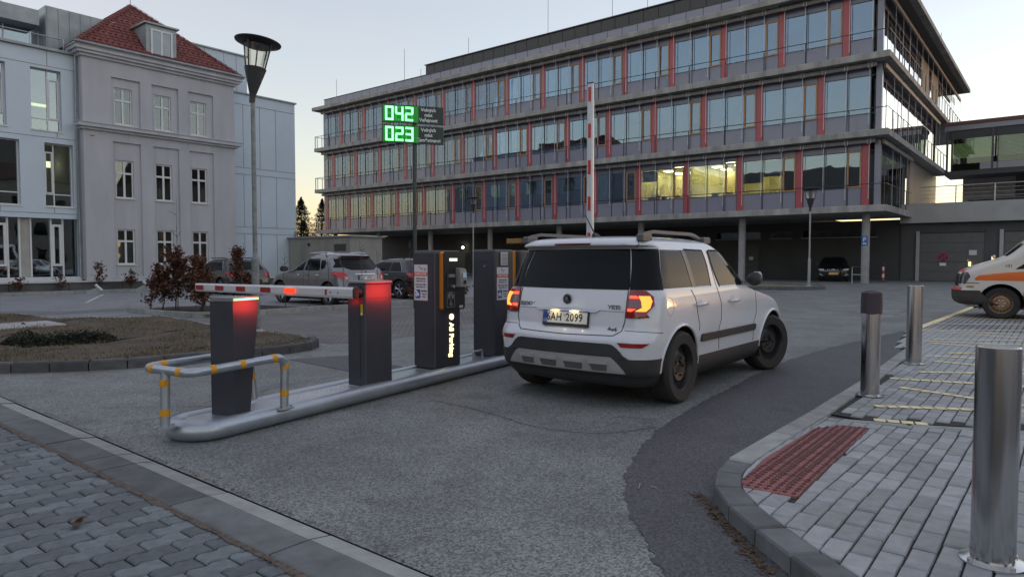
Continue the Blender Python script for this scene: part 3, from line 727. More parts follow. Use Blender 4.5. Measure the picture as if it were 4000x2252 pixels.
# rooms behind the glass: cross walls, back wall, blinds
for fl in range(3):
    z0, z1 = ZS[fl] + .01, (ZS[fl + 1] - .43 if fl < 2 else 16.7)
    slab('room_back_wall', M_INT, B, 49.4, 49.55, YR + .2, YL - .1, z0, z1)
    slab('room_floor', M_INT, B, XG + .1, 49.39, YR + .2, YL - .1, z0 + .02, z0 + .05)
    slab('room_ceiling', M_INT, B, XG + .1, 49.39, YR + .2, YL - .1, z1 - .3, z1 - .28)
    c = starts[fl] + PITCHY * (1 if fl else 0)
    lastlit = None
    yy = c
    while yy < YL - .3:
        if not (fl == 0 and 16.3 < yy < 16.7): slab('partition', M_INT, B, XG + .15, 49.38, yy - .06, yy + .06, z0 + .06, z1 - .31)
        yy += PITCHY * blind_pat.choice((1, 1, 2)) if fl else PITCHY
    # blinds: lowered to different heights bay by bay
    k = 0; c = starts[fl]
    while c < YL - 1:
        for q in range(3):
            r = blind_pat.random()
            a, b_ = (c + .24, c + .96) if q == 0 else (c + 1.02 + (q - 1) * 1.225, c + 2.19 + (q - 1) * 1.235)
            if b_ > YL - .05: continue
            zt = z1 - .64; h = 0
            if fl == 2: h = r * 2.3 if r > .35 else 0
            elif fl == 1: h = r * 2.2 if r > .55 else 0
            else: h = (2.2 if c > 44 else r * 1.3 if r > .5 else 0)
            if fl == 0 and 12 < c < 16 and q > 0: h = 1.35 if q == 2 else 1.0
            if fl == 0 and c < 10: h = 2.25
            if fl == 0 and 12 < c < 13 and q == 0: h = 2.25
            if fl == 0 and 16 < c < 24: h = 0 if not (19 < c < 21 and q == 2) else .75
            if h > .2: slab('blind', M_BLIND, B, XG + .1, XG + .12, a, b_, zt - h, zt)
        c += PITCHY
# lit offices on the lowest glazed floor
for (y0, y1, warm) in ((16.5, 20.0, 1), (20.2, 23.7, 1), (12.8, 16.35, 0)):
    zc = ZS[1] - .43 - .33
    slab('lit_room_wall', M_INTL, B, 48.6, 48.7, y0 + .08, y1 - .1, 4.5, zc)
    slab('lit_room_wall', M_INTL, B, XG + .3, 48.59, y0 + .07, y0 + .1, 4.5, zc); slab('lit_room_wall', M_INTL, B, XG + .3, 48.59, y1 - .13, y1 - .1, 4.5, zc)
    slab('lit_room_ceiling', M_INTL, B, XG + .3, 48.59, y0 + .11, y1 - .14, zc + .005, zc + .02)
    slab('lit_room_floor', M_INTL, B, XG + .3, 48.59, y0 + .11, y1 - .14, 4.5, 4.52)
    for xx in (44.4, 46.2, 47.8):
        for yy in ((y0 + .75, y1 - 1.15) if warm else (y0 + 1.6,)):
            slab('ceiling_light', E_CEIL, B, xx, xx + .55, yy, yy + .55, zc - .05, zc - .02)
M_DESK = mat('office_furniture', (.28, .2, .1), .6, var=.1); M_CHAIRD = mat('office_dark_fabric', (.03, .03, .035), .8); M_BIND = mat('ring_binders', (.25, .03, .03), .6, var=.5, scale=6, rnd=.5)
for (y0, n) in ((16.8, 2), (20.5, 3)):
    for k in range(n):
        f = MB(); yy = y0 + k * 1.0; f.box(44.2, 44.95, yy, yy + .9, 5.2, 5.24); f.box(44.25, 44.3, yy + .05, yy + .1, 4.53, 5.2); f.box(44.25, 44.3, yy + .8, yy + .85, 4.53, 5.2); f.box(44.85, 44.9, yy + .4, yy + .5, 4.53, 5.2); f.build('office_desk', M_DESK, B)
        f = MB(); f.box(44.05, 44.12, yy + .3, yy + .72, 5.35, 5.8); f.box(44.05, 44.4, yy + .3, yy + .72, 5.0, 5.06); f.build('office_chair', M_CHAIRD, B)
f = MB()
for zz in (4.9, 5.3, 5.7, 6.1, 6.5): f.box(45.4, 45.7, 23.0, 23.52, zz, zz + .03)
f.box(45.4, 45.7, 23.53, 23.56, 4.53, 6.6); f.box(45.4, 45.7, 22.96, 22.99, 4.53, 6.6); f.build('bookshelf', M_INTL, B)
for zz in (4.94, 5.34, 5.74):
    for k in range(5): slab('binder', M_BIND, B, 45.45, 45.65, 23.02 + k * .09, 23.09 + k * .09, zz, zz + .3)
# a few lamps showing through other panes
for (yy, zz, fl, l) in ((25.2, 9.0 + .7, 1, 1.2), (40.0, 11.9, 1, .8), (44.2, 9.4, 1, .4), (38.4, 10.9, 1, .5), (12.5, 15.1, 2, .25)):
    slab('room_lamp', E_WARM, B, 45.5, 45.7, yy, yy + l, zz, zz + .12)
for (yy, z) in ((57.9, 14.2), (57.0, 6.2), (56.3, 5.9)): slab('room_lamp', E_WARM, B, 45.6, 45.7, yy, yy + .35, z, z + 1.3)
# near gable side (faces -Y), seen raking: bright reflecting panes and slender rods
for fl, xe in ((0, 53), (1, 64.9), (2, 77.9)):
    z0, z1 = ZS[fl] + .02, (ZS[fl + 1] - .43 if fl < 2 else 16.65)
    x = XG + .35; k = 0
    while x < xe - .3:
        e = min(x + 1.2, xe)
        if fl == 2 and 57.6 < x < 66 and not 61.2 < x < 62.3: slab('dark_panel', M_CLAD, B, x, e, YR, YR + .05, z0, z1)
        else:
            slab('pane', G_OP if fl == 0 else glass('raking_pane', (.5, .55, .6), .6, .01, 1.5), B, x + .03, e - .03, YR - .005, YR + .015, z0 + .05, z1 - .6)
            slab('transom_panel', M_TRAN, B, x, e, YR, YR + .05, z1 - .56, z1)
            if k % 3 == 2: slab('dark_panel', M_CLAD, B, x - .06, x + .1, YR - .012, YR - .006, z0, z1)
        slab('mullion', M_MULL, B, e - .02, e + .02, YR - .008, YR + .06, z0, z1)
        if k % 2: slab('guide_rod', M_ROD, B, e - .012, e + .012, YR - .45, YR - .43, z0 + .1, z1 + .05)
        x += 1.22; k += 1
    slab('blind_channel', M_BOX, B, XG, xe, YR - .5, YR - .38, z1 - .26, z1 - .02)
    slab('blind', M_BLIND, B, XG + .4, xe - .2, YR + .12, YR + .14, z0 + .1, z1 - .7) if fl else None
    slab('side_back_wall', M_INT, B, XG + .5, xe, YR + 4, YR + 4.1, z0, z1) if fl else None
slab('dark_end_wall', M_CLAD, B, 77.6, 77.75, YR, 13.9, ZS[2], 16.7)
slab('dark_end_wall', M_CLAD, B, 66, 66.2, YR, 13.9, ZS[1], 12.4)
# open undercroft: round columns, dark back wall, strip windows, door
for yy in (9.06, 16.34, 23.67, 30.82, 37.97, 45.19, 52.4, 59.4):
    MB().lathe([(.22, 0), (.22, 4.02)], (43.85, yy, 0), 20).build('column', M_COL, B, smooth=40)
M_UW = mat('undercroft_wall', (.075, .078, .085), .85, var=.12, scale=.6)
slab('undercroft_wall', M_UW, B, 51, 51.3, 8.42, 74, 0, 4.0)
G_STRIP = glass('strip_window_glass', (.3, .3, .3), .04, .05, .5)
for (a, b_) in ((9.9, 14.6), (15.4, 16.8), (17.6, 18.9), (19.3, 20.9), (24, 27), (28, 31), (33, 36), (38.5, 42)):
    slab('strip_window', G_STRIP, B, 50.9, 50.94, a, b_, 2.95, 3.4); slab('window_sill', M_COL, B, 50.85, 50.98, a - .1, b_ + .1, 2.86, 2.92)
dr = MB().box(50.9, 50.98, 17.7, 18.75, .05, 2.5).build('door', mat('grey_steel_door', (.075, .08, .085), .5, var=.08), B)
MB().box(50.86, 50.89, 18.1, 18.4, 1.35, 1.6).build('door_sign', M_ROD, dr)
MB().tube([(50.86, 18.62, 1.0), (50.82, 18.62, 1.0), (50.82, 18.5, 1.0)], .015, 6).build('door_handle', M_ROD, dr)
sn = MB().box(43.58, 43.61, 8.9, 9.22, 2.2, 2.74).build('parking_sign', mat('sign_blue', (.03, .14, .42), .4, var=.05), B)
lettering('sign_letter', 'P', .34, mat('sign_white', (.75, .77, .8), .5), sn, (43.575, 9.06, 2.52), (0, -1, 0), (0, 0, 1), bold=.01)
MB().box(43.57, 43.579, 8.96, 9.16, 2.26, 2.33).build('sign_bar', MATS['sign_white'], sn)
b = MB(); b.tube([(43.2, 9.6, 0), (43.2, 9.6, .95), (43.2, 8.85, .95), (43.2, 8.85, 0)], .035, 8); b.tube([(43.2, 9.6, .5), (43.2, 8.85, .5)], .03, 8)
tag(b.build('guard_rail', mat('galvanised_steel', (.42, .44, .46), .42, .9, var=.2, scale=9), smooth=50), 'grey tube guard rail at the foot of the sign column', 'guard rail')
# warm glow lamp under the block
E_UL = emis('undercroft_lamp', (1, .95, .75), 14)
ul = thing('bulkhead_lamp', 'small glowing bulkhead lamp in the dark undercroft', 'lamp', (50.7, 47.6, 2.6))
MB().lathe([(.02, -.06), (.12, -.05), (.13, 0), (.12, .05), (.02, .06)], (50.7, 47.6, 2.6), 12, 'x').build('bulb', E_UL, ul, smooth=60); MB().box(50.78, 50.99, 47.5, 47.7, 2.5, 2.7).build('base', M_UW, ul)

# ------------------------------------------------------------------ garage block, terrace and link bridge on the right
GB = thing('garage_block', 'dark grey garage block with a concrete band and terrace', 'building', (50.6, -3, 0))
M_GW = mat('garage_render', (.095, .1, .107), .85, var=.12, scale=.8)
M_BAND = mat('terrace_band_concrete', (.4, .41, .41), .85, var=.14, scale=.7, bump=.2, bscale=20)
slab('wall', M_GW, GB, 50.9, 51.4, -14, 8.41, 0, 3.7)
slab('concrete_band', M_BAND, GB, 50.3, 51.5, -14, 8.4, 3.71, 4.93)
slab('terrace_deck', M_BAND, GB, 51.51, 74, -14, 8.4, 4.6, 4.9)
M_DOOR = mat('garage_door_steel', (.11, .113, .117), .5, var=.08)
for (a, b_) in ((3.9, 7.3), (-.9, 2.9), (-6, -2)):
    d = MB(); d.box(50.8, 50.88, a, b_, .03, 3.05); do = d.build('garage_door', M_DOOR, GB)
    for zz in (.62, 1.22, 1.82, 2.42): MB().box(50.785, 50.799, a + .03, b_ - .03, zz, zz + .02).build('panel_joint', M_UW, do)
    slab('door_frame', M_BAND, GB, 50.7, 50.9, b_ + .02, b_ + .22, 0, 3.2)
    slab('lintel', M_UW, GB, 50.72, 50.9, a - .05, b_ + .2, 3.08, 3.2)
d = MB(); d.box(50.75, 50.79, 3.95, 4.75, .05, 2.1); wd = d.build('wicket_door', M_DOOR, GB); MB().box(50.71, 50.74, 4.25, 4.65, 1.65, 1.95).build('notice', M_ROD, wd)
MB().lathe([(0, -.01), (.05, -.01), (.05, .01), (0, .01)], (50.7, 4.7, 1.32), 10, 'x').build('lock', M_ROD, wd)
ns = MB(); ns.lathe([(0.001, 0), (.34, 0), (.34, .02), (.001, .02)], (50.74, 6.02, 1.5), 28, 'x'); nso = ns.build('no_parking_sign', mat('sign_dull_red', (.32, .05, .08), .5), GB, smooth=40)
MB().lathe([(.001, -.006), (.26, -.006), (.26, -.002), (.001, -.002)], (50.74, 6.02, 1.5), 28, 'x').build('sign_disc', mat('sign_dull_blue', (.06, .03, .09), .5), nso, smooth=40)
b = MB()
b.add([(50.73, 6.02 + s * math.cos(a) - q * math.sin(a), 1.5 + s * math.sin(a) + q * math.cos(a)) for a in (rad(45), rad(135)) for s, q in ((-.26, -.035), (.26, -.035), (.26, .035), (-.26, .035))], [(0, 1, 2, 3), (4, 5, 6, 7)])
b.build('sign_cross', MATS['sign_dull_red'], nso, fix=False)
MB().box(50.74, 50.76, 5.85, 6.2, .98, 1.16).build('sign_plate', MATS['sign_white'], nso)
bl = thing('wall_lamp', 'small glowing amber lamp on the garage wall', 'lamp', (50.7, 4.5, 1.05))
MB().lathe([(.02, -.13), (.055, -.1), (.06, .1), (.02, .13)], (50.7, 4.6, 1.1), 10).build('bulb', emis('amber_lamp', (1, .55, .15), 6), bl, smooth=60); MB().box(50.76, 50.9, 4.55, 4.65, 1.02, 1.2).build('bracket', M_UW, bl)
bx = thing('entry_keypad', 'pale lit keypad box on the garage wall above the van', 'keypad', (50.7, 3.4, 1.4))
MB().cbox(50.68, 50.8, 3.33, 3.53, 1.32, 1.6, .02).build('housing', M_ROD, bx); MB().box(50.66, 50.678, 3.37, 3.49, 1.37, 1.55).build('screen', emis('keypad_glow', (1, .7, .35), 1.6), bx)
# terrace railing
M_STEEL = MATS['galvanised_steel']
tr_ = thing('terrace_railing', 'thin steel railing along the terrace over the garages', 'railing', (50.6, -3, 4.93))
for zz in (5.98,): MB().tube([(50.6, 7.4, zz), (50.6, -13.5, zz)], .03, 6).build('handrail', M_STEEL, tr_)
for zz in (5.25, 5.5, 5.74): MB().tube([(50.6, 7.4, zz), (50.6, -13.5, zz)], .01, 5).build('wire', M_STEEL, tr_)
for k in range(11): slab('rail_post', M_STEEL, tr_, 50.57, 50.63, 7.38 - k * 2., 7.44 - k * 2., 4.93, 5.98)
# slatted screen wall and terrace structures under the bridge
scw = thing('slatted_screen', 'pale horizontal slat screen wall under the upper walkway', 'screen wall', (58, 8.3, 4.9))
slab('backing', M_BAND, scw, 53.2, 65.5, 8.45, 8.55, 4.9, 8.15)
M_SLAT = mat('pale_metal_slat', (.5, .47, .43), .35, .4, var=.06)
for k in range(30): slab('slat', M_SLAT, scw, 53.2, 65.4, 8.37, 8.44, 4.98 + k * .105, 5.05 + k * .105)
th = thing('terrace_house', 'grey terrace outbuilding with bright window below the link bridge', 'building', (69, 0, 4.9))
slab('wall', M_COL, th, 69, 69.3, 3.3, 6.9, 4.9, 8.2); slab('wall', M_GW, th, 69, 69.3, 1.2, 3.29, 4.9, 8.2); slab('low_wall', M_UW, th, 66.5, 66.7, -8, 6.2, 4.9, 6.2)
slab('wall', M_CLAD, th, 69.05, 69.3, -16, 1.19, 7.9, 8.4)
for k in range(12): slab('window_pane', glass('gilded_pane', (.9, .85, .7), .25), th, 69.02, 69.05, .7 - k * .62, 1.18 - k * .62, 4.95, 7.88); slab('mullion', M_UW, th, 68.98, 69.06, .62 - k * .62, .68 - k * .62, 4.9, 7.9)
sr = MB(); sr.tube([(66.4, 6.0, 6.2), (66.4, 1.9, 6.3), (66.0, .2, 4.95)], .05, 6); sr.build('stair_rail', M_STEEL, th)
LB = thing('link_bridge', 'enclosed glass link bridge with louvre blinds joining the office block', 'bridge', (65, -2, 8.2))
slab('floor_beam', M_CLAD, LB, 64.8, 68, -16, 7.7, 8.05, 8.42); slab('roof_beam', mat('rusty_red_roof_edge', (.16, .075, .065), .7, var=.2, scale=2), LB, 64.7, 68.1, -16, 7.9, 12.02, 12.3); slab('fascia', M_SPAN, LB, 64.75, 68, -16, 7.8, 11.62, 12.0)
slab('header', M_CLAD, LB, 64.86, 64.98, -16, 7.7, 10.95, 11.6)
slab('kick_panel', M_SPAN, LB, 64.82, 64.9, -16, 5.4, 8.45, 8.95)
G_BR = glass('bridge_glass', (.45, .5, .42), .06, .02, .5)
for k in range(8):
    a = 7.6 - k * 3.0
    slab('post', M_MULL, LB, 64.78, 64.95, a - .07, a + .07, 8.43, 11.6); slab('post', M_MULL, LB, 64.78, 64.95, a - .35, a - .29, 8.43, 11.6)
    slab('pane', G_BR, LB, 64.9, 64.93, a - 2.92, a - .36, 8.97, 10.94); slab('pane', G_BR, LB, 67.8, 67.83, a - 2.92, a - .1, 8.6, 11.6)
    slab('post', M_MULL, LB, 67.75, 67.9, a - .07, a + .07, 8.43, 11.6)
slab('added_dark_panel', M_UW, LB, 67.68, 67.72, -16, 7.6, 8.45, 9.75)  # dark panel added to darken the lower half of the glazing
M_LOUV = mat('louvre_slat', (.1, .1, .09), .5, var=.05)
for k in range(24): slab('louvre_slat', M_LOUV, LB, 67.6, 67.66, -16, 4.4, 9.0 + k * .105, 9.055 + k * .105)
# ------------------------------------------------------------------ old house with red tiled roof and the modern wings beside it
M_STUC = mat('grey_stucco', (.5, .51, .545), .9, var=.09, scale=1.3, streak=.22, bump=.3, bscale=70)
M_STUCB = mat('pale_blue_panel', (.58, .68, .77), .5, var=.05, scale=.5, coat=.1)
M_CORN = mat('cornice_paint', (.52, .53, .57), .8, var=.15, scale=1.2)
M_WFR = mat('white_window_frame', (.72, .74, .75), .5, var=.05)
M_TILE = mat('red_roof_tile', (.17, .05, .042), .75, var=.3, scale=3, rnd=.13, bump=.3, bscale=30)
M_ZINC = mat('zinc_sheet', (.3, .34, .36), .45, .35, var=.22, scale=1.2)
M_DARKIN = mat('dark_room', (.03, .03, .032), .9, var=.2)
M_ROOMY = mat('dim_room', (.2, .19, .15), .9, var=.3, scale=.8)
G_OLD = glass('old_window_glass', (.6, .66, .66), .08, .015, 1.1)
G_MOD = glass('modern_window_glass', (.55, .68, .7), .22, .015, 1.2)

def holed(b, x0, x1, z0, z1, holes, y, depth, mi=0):
    """front wall plane at y with rectangular holes and their reveals"""
    xs = sorted({x0, x1, *[h[0] for h in holes], *[h[1] for h in holes]}); zs = sorted({z0, z1, *[h[2] for h in holes], *[h[3] for h in holes]})
    for xa, xb in zip(xs, xs[1:]):
        for za, zb in zip(zs, zs[1:]):
            cx, cz = (xa + xb) / 2, (za + zb) / 2
            if cx < x0 or cx > x1 or cz < z0 or cz > z1 or any(h[0] < cx < h[1] and h[2] < cz < h[3] for h in holes): continue
            b.quad((xa, y, za), (xb, y, za), (xb, y, zb), (xa, y, zb), mi)
    for (a, c, d, e) in holes:
        y2 = y + depth
        b.quad((a, y, d), (a, y, e), (a, y2, e), (a, y2, d), mi); b.quad((c, y, e), (c, y, d), (c, y2, d), (c, y2, e), mi)
        b.quad((a, y, e), (c, y, e), (c, y2, e), (a, y2, e), mi); b.quad((c, y, d), (a, y, d), (a, y2, d), (c, y2, d), mi)
H = thing('old_house', 'grey three-storey house with red tiled hip roof and zinc dormer', 'house', (17, 41, 0))
cols = ((14.54, 15.42), (16.53, 17.41), (18.47, 19.37)); rows = ((1.12, 2.95), (4.55, 6.5), (8.33, 10.2))
rec = [(a - .16, c + .37, 8.2, 10.67) for a, c in cols] + [(a - .13, c + .35, .45, 7.41) for a, c in cols]
b = MB(); holed(b, 13.05, 21.0, .1, 11.6, rec, 38.0, .11)
holed(b, 13.05, 21.0, .1, 11.6, [(a, c, d, e) for a, c in cols for d, e in rows], 38.11, .16)
b.quad((13.05, 38, .1), (13.05, 38, 11.6), (13.05, 50, 11.6), (13.05, 50, .1)); b.quad((21, 38, .1), (21, 50, .1), (21, 50, 11.6), (21, 38, 11.6))
b.build('wall', M_STUC, H, fix=False)
# cut corner pilaster strip, plinth
slab('plinth', M_CORN, H, 13.0, 21.05, 37.93, 37.99, .05, .5)
for (z0, z1, o_) in ((7.86, 7.98, .14), (7.985, 8.16, .3), (8.165, 8.2, .34)):
    slab('cornice', M_CORN, H, 13.05 - o_, 21 + o_, 38 - o_, 38.3, z0, z1)
for (z0, z1, o_) in ((11.45, 11.58, .12), (11.585, 11.72, .26), (11.725, 11.9, .36), (11.905, 11.97, .42)):
    slab('eave_cornice', M_CORN, H, 13.05 - o_, 21 + o_, 38 - o_, 39, z0, z1)
for a, c in cols:
    slab('recess_head', M_CORN, H, a - .17, c + .38, 37.985, 38.03, 10.672, 10.69)
    for d, e in rows:
        y = 38.2; f = MB(); zt = d + (e - d) * .66; fw_ = .07; xm = (a + c) / 2
        f.box(a, a + fw_, y, y + .07, d, e); f.box(c - fw_, c, y, y + .07, d, e); f.box(a + fw_, c - fw_, y, y + .07, d, d + fw_); f.box(a + fw_, c - fw_, y, y + .07, e - fw_, e)
        f.box(a + fw_, c - fw_, y - .015, y + .06, zt - .05, zt + .05); f.box(xm - .05, xm + .05, y - .01, y + .065, d + fw_, zt - .051); f.box(xm - .045, xm + .045, y - .01, y + .065, zt + .051, e - fw_)
        w_ = f.build('window', M_WFR, H)
        for (xa, xb) in ((a + fw_, xm - .05), (xm + .05, c - fw_)):
            for (za, zb) in ((d + fw_, zt - .05), (zt + .05, e - fw_)): MB().box(xa, xb, y + .03, y + .04, za, zb).build('pane', G_OLD, w_)
        MB().box(a - .05, c + .05, 37.98 + .06, y - .002, d - .05, d - .004).build('sill', M_WFR, w_)
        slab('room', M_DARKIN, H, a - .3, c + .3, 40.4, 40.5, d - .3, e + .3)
    slab('curtain', M_BLIND, H, a + .05, a + .42, 38.4, 38.42, 1.2, 2.3) if a < 15 else None
    slab('curtain', M_BLIND, H, c - .42, c - .05, 38.4, 38.42, 1.2, 2.3) if a < 15 else None
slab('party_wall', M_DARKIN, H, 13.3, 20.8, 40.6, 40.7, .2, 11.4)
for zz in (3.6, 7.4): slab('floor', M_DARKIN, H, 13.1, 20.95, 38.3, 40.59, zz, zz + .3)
# hip roof
AP = Vector((17.02, 42.0, 15.82)); E0, E1 = Vector((12.72, 37.66, 11.98)), Vector((21.32, 37.66, 11.98)); RB = Vector((17.02, 52, 15.82)); B0, B1 = Vector((12.72, 52, 11.98)), Vector((21.32, 52, 11.98))
b = MB(); b.add([tuple(p) for p in (E0, E1, AP, B0, B1, RB)], [(0, 1, 2), (3, 0, 2, 5), (1, 4, 5, 2), (4, 3, 5)]); rf = b.build('roof', mat('roof_underlay', (.1, .03, .025), .8), H)
nrm = (E1 - E0).cross(AP - E0).normalized(); upv = (AP - (E0 + E1) / 2).normalized(); SL = (AP - (E0 + E1) / 2).length
tm = MB(); tw, tl = .29, .4
prof = [(-tw / 2, .0), (-tw / 4, .035), (0, .04), (tw / 4, .035), (tw / 2 - .012, .0)]
tm.loft([[(px, 0, pz + .03) for px, pz in prof], [(px, tl, pz - .005) for px, pz in prof]], closed=False, cap0=False, cap1=False)
tm.add([(px, 0, pz + .03) for px, pz in prof] + [(px, 0, -.01) for px, pz in prof], [(k, k + 1, 6 + k, 5 + k) for k in range(4)])
tme = tm.mesh('roof_tile'); tme.materials.append(M_TILE); tme.shade_smooth(); tme.set_sharp_from_angle(angle=rad(50))
R3 = Matrix(((E1 - E0).normalized(), upv, nrm)).transposed().to_euler()
cnt = 0; r_ = 0; s_ = .02
while s_ < SL - .15:
    half = (E1 - E0).length / 2 * (1 - s_ / SL); n = int((half * 2) / tw)
    for k in range(n):
        off = (k - (n - 1) / 2) * tw
        p = (E0 + E1) / 2 + upv * s_ + (E1 - E0).normalized() * off
        if 16.2 < p.x < 17.8 and p.z < 13.85: continue
        o = put('roof_tile', tme, H if cnt >= 300 else rf, p); o.rotation_euler = R3; cnt += 1
        if cnt >= 330: break
    s_ += .325; r_ += 1
# left slope tiles as one mass, hip caps
sl_n = (AP - E0).cross(B0 - E0).normalized(); lup = (AP - Vector((12.72, 42, 11.98))).normalized(); ldir = Vector((0, -1, 0)); b = MB()
for i in range(17):
    s = .02 + i * .325
    y0 = 37.66 + 4.34 * s / 5.78
    y = y0 + .2
    while y < 51:
        base = Vector((12.72, y, 11.98)) + lup * s
        ring = [base + ldir * px + (-sl_n if sl_n.x > 0 else sl_n) * (pz + .03) for px, pz in prof] + [base + lup * tl + ldir * px + (-sl_n if sl_n.x > 0 else sl_n) * (pz - .005) for px, pz in prof]
        b.add([tuple(v) for v in ring], [(k, k + 1, 6 + k, 5 + k) for k in range(4)]); y += tw
o = b.build('roof_tile_mass', M_TILE, rf, fix=False); o['kind'] = 'stuff'
for (a, c) in ((E0, AP), (E1, AP), (AP, RB)):
    d = (c - a); n = int(d.length / .34)
    for k in range(n):
        p0, p1 = a + d * (k / n), a + d * ((k + 1.12) / n)
        m_ = MB(); m_.tube([p0 + Vector((0, 0, .03)), p1 + Vector((0, 0, .015))], [.13, .105], 7); m_.build('ridge_tile', M_TILE, rf, smooth=60)
MB().tube([AP, AP + Vector((0, 0, 1.3))], .015, 5).build('lightning_rod', M_RAIL, rf)
MB().tube([(21.2, 37.6, 12.05), (19.1, 39.8, 14.1), (17.1, 41.9, 15.95)], .012, 4).build('lightning_wire', M_ZINC, rf)
# gutter, downpipe, dormer
MB().tube([(12.6, 37.55, 12.0), (21.45, 37.55, 12.0)], .07, 8).build('gutter', M_ZINC, H, smooth=60)
MB().tube([(12.92, 38.45, 11.6), (12.9, 38.45, 8.3), (12.96, 38.3, 8.1), (12.92, 38.45, 7.8), (12.92, 38.45, .5), (13.15, 38.1, .3)], .055, 8).build('downpipe', M_ZINC, H, smooth=60)
dm = MB(); dm.box(16.2, 17.78, 38.12, 41.2, 12.02, 13.86); do = dm.build('dormer', M_ZINC, H)
MB().box(16.08, 17.9, 37.98, 41.3, 13.865, 13.95).build('dormer_roof', M_ZINC, do)
f = MB(); f.box(16.42, 17.56, 38.05, 38.115, 12.1, 12.2); f.box(16.42, 17.56, 38.05, 38.115, 13.55, 13.65)
for xx in (16.42, 16.93, 17.46): f.box(xx, xx + .1, 38.05, 38.115, 12.201, 13.549)
f.build('dormer_window_frame', M_WFR, do)
for xx in (16.53, 17.04): MB().box(xx, xx + .4, 38.08, 38.1, 12.21, 13.54).build('pane', mat('curtained_pane', (.33, .4, .43), .15, var=.1, scale=2, coat=.5), do)
for k, (x, z) in enumerate(((13.35, 7.55),)): slab('wall_vent', M_RAIL, H, x, x + .2, 37.99, 38.02, z, z + .04)

# modern wing on the left
W = thing('modern_wing', 'pale blue panelled wing with tall windows and roof terrace', 'building', (2, 42, 0))
wins = []
def modwin(a, c, d, e, mull, trans, side, room, blind=None):
    wins.append((a, c, d, e)); y = 38.85
    f = MB(); t_ = .05
    f.box(a, a + t_, y, y + .08, d, e); f.box(c - t_, c, y, y + .08, d, e); f.box(a + t_, c - t_, y, y + .08, d, d + t_); f.box(a + t_, c - t_, y, y + .08, e - t_, e)
    f.box(mull - .025, mull + .025, y - .01, y + .075, d + t_, e - t_); f.box(a + t_, mull - .026, y - .005, y + .07, trans - .025, trans + .025); f.box(mull + .026, c - t_, y - .005, y + .07, trans - .025, trans + .025)
    sa, sb = (a + t_, mull - .026) if side < 0 else (mull + .026, c - t_)
    top = e - .42
    for (p, q, r, s) in ((sa, sa + .07, trans + .03, top), (sb - .07, sb, trans + .03, top), (sa + .071, sb - .071, top - .07, top), (sa + .071, sb - .071, trans + .026, trans + .1)): f.box(p, q, y - .03, y + .06, r, s)
    o = f.build('window', M_WFR, W)
    for (p, q) in ((a + t_, mull - .025), (mull + .025, c - t_)):
        for (r, s) in ((d + t_, trans - .025), (trans + .025, e - t_)): MB().box(p, q, y + .03, y + .045, r, s).build('pane', G_MOD, o)
    MB().box(a - .04, c + .04, 38.55, y - .002, d - .06, d - .004).build('sill', M_WFR, o)
    slab('room_wall', room, W, a - .5, c + .5, 42.3, 42.4, d - .3, e + .3); slab('room_side', room, W, a - .55, a - .5, 39.1, 42.29, d - .3, e + .3); slab('room_side', room, W, c + .5, c + .55, 39.1, 42.29, d - .3, e + .3)
    slab('room_floor', room, W, a - .49, c + .49, 39.1, 42.29, d - .32, d - .3); slab('room_ceiling', room, W, a - .49, c + .49, 39.1, 42.29, e + .3, e + .32)
    if blind: slab('blind', M_BLIND, W, a + .06, mull if side > 0 else c - .06, 39.0, 39.02, e - blind, e - .06)
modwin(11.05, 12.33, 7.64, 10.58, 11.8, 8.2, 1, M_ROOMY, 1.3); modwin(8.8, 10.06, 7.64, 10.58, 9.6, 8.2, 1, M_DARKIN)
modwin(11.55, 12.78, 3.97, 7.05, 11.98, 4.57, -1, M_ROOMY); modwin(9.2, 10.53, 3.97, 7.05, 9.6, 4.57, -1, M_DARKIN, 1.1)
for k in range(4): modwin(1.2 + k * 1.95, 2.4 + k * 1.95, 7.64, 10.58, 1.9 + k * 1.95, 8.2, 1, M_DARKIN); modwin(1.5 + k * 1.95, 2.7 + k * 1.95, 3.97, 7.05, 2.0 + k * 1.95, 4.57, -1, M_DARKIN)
gf = (-14, 12.93, .52, 3.38); wins.append(gf)
b = MB(); holed(b, -15, 13.04, .28, 11.48, wins, 38.6, .3); b.quad((-15, 38.6, .28), (-15, 38.6, 11.48), (-15, 52, 11.48), (-15, 52, .28)); b.quad((13.04, 38.6, 11.48), (-15, 38.6, 11.48), (-15, 52, 11.48), (13.04, 52, 11.48))
b.build('wall', M_STUCB, W, fix=False)
for zz in (3.62, 7.3, 10.72): slab('panel_joint', M_RAIL, W, -15, 13.03, 38.585, 38.598, zz, zz + .012)
for (xx, z0, z1) in ((11.75, 10.74, 11.47), (12.1, 7.32, 7.62), (11.9, 3.64, 3.96), (9.7, 3.64, 3.96)): slab('panel_joint', M_RAIL, W, xx, xx + .012, 38.586, 38.598, z0, z1)
x = 12.93
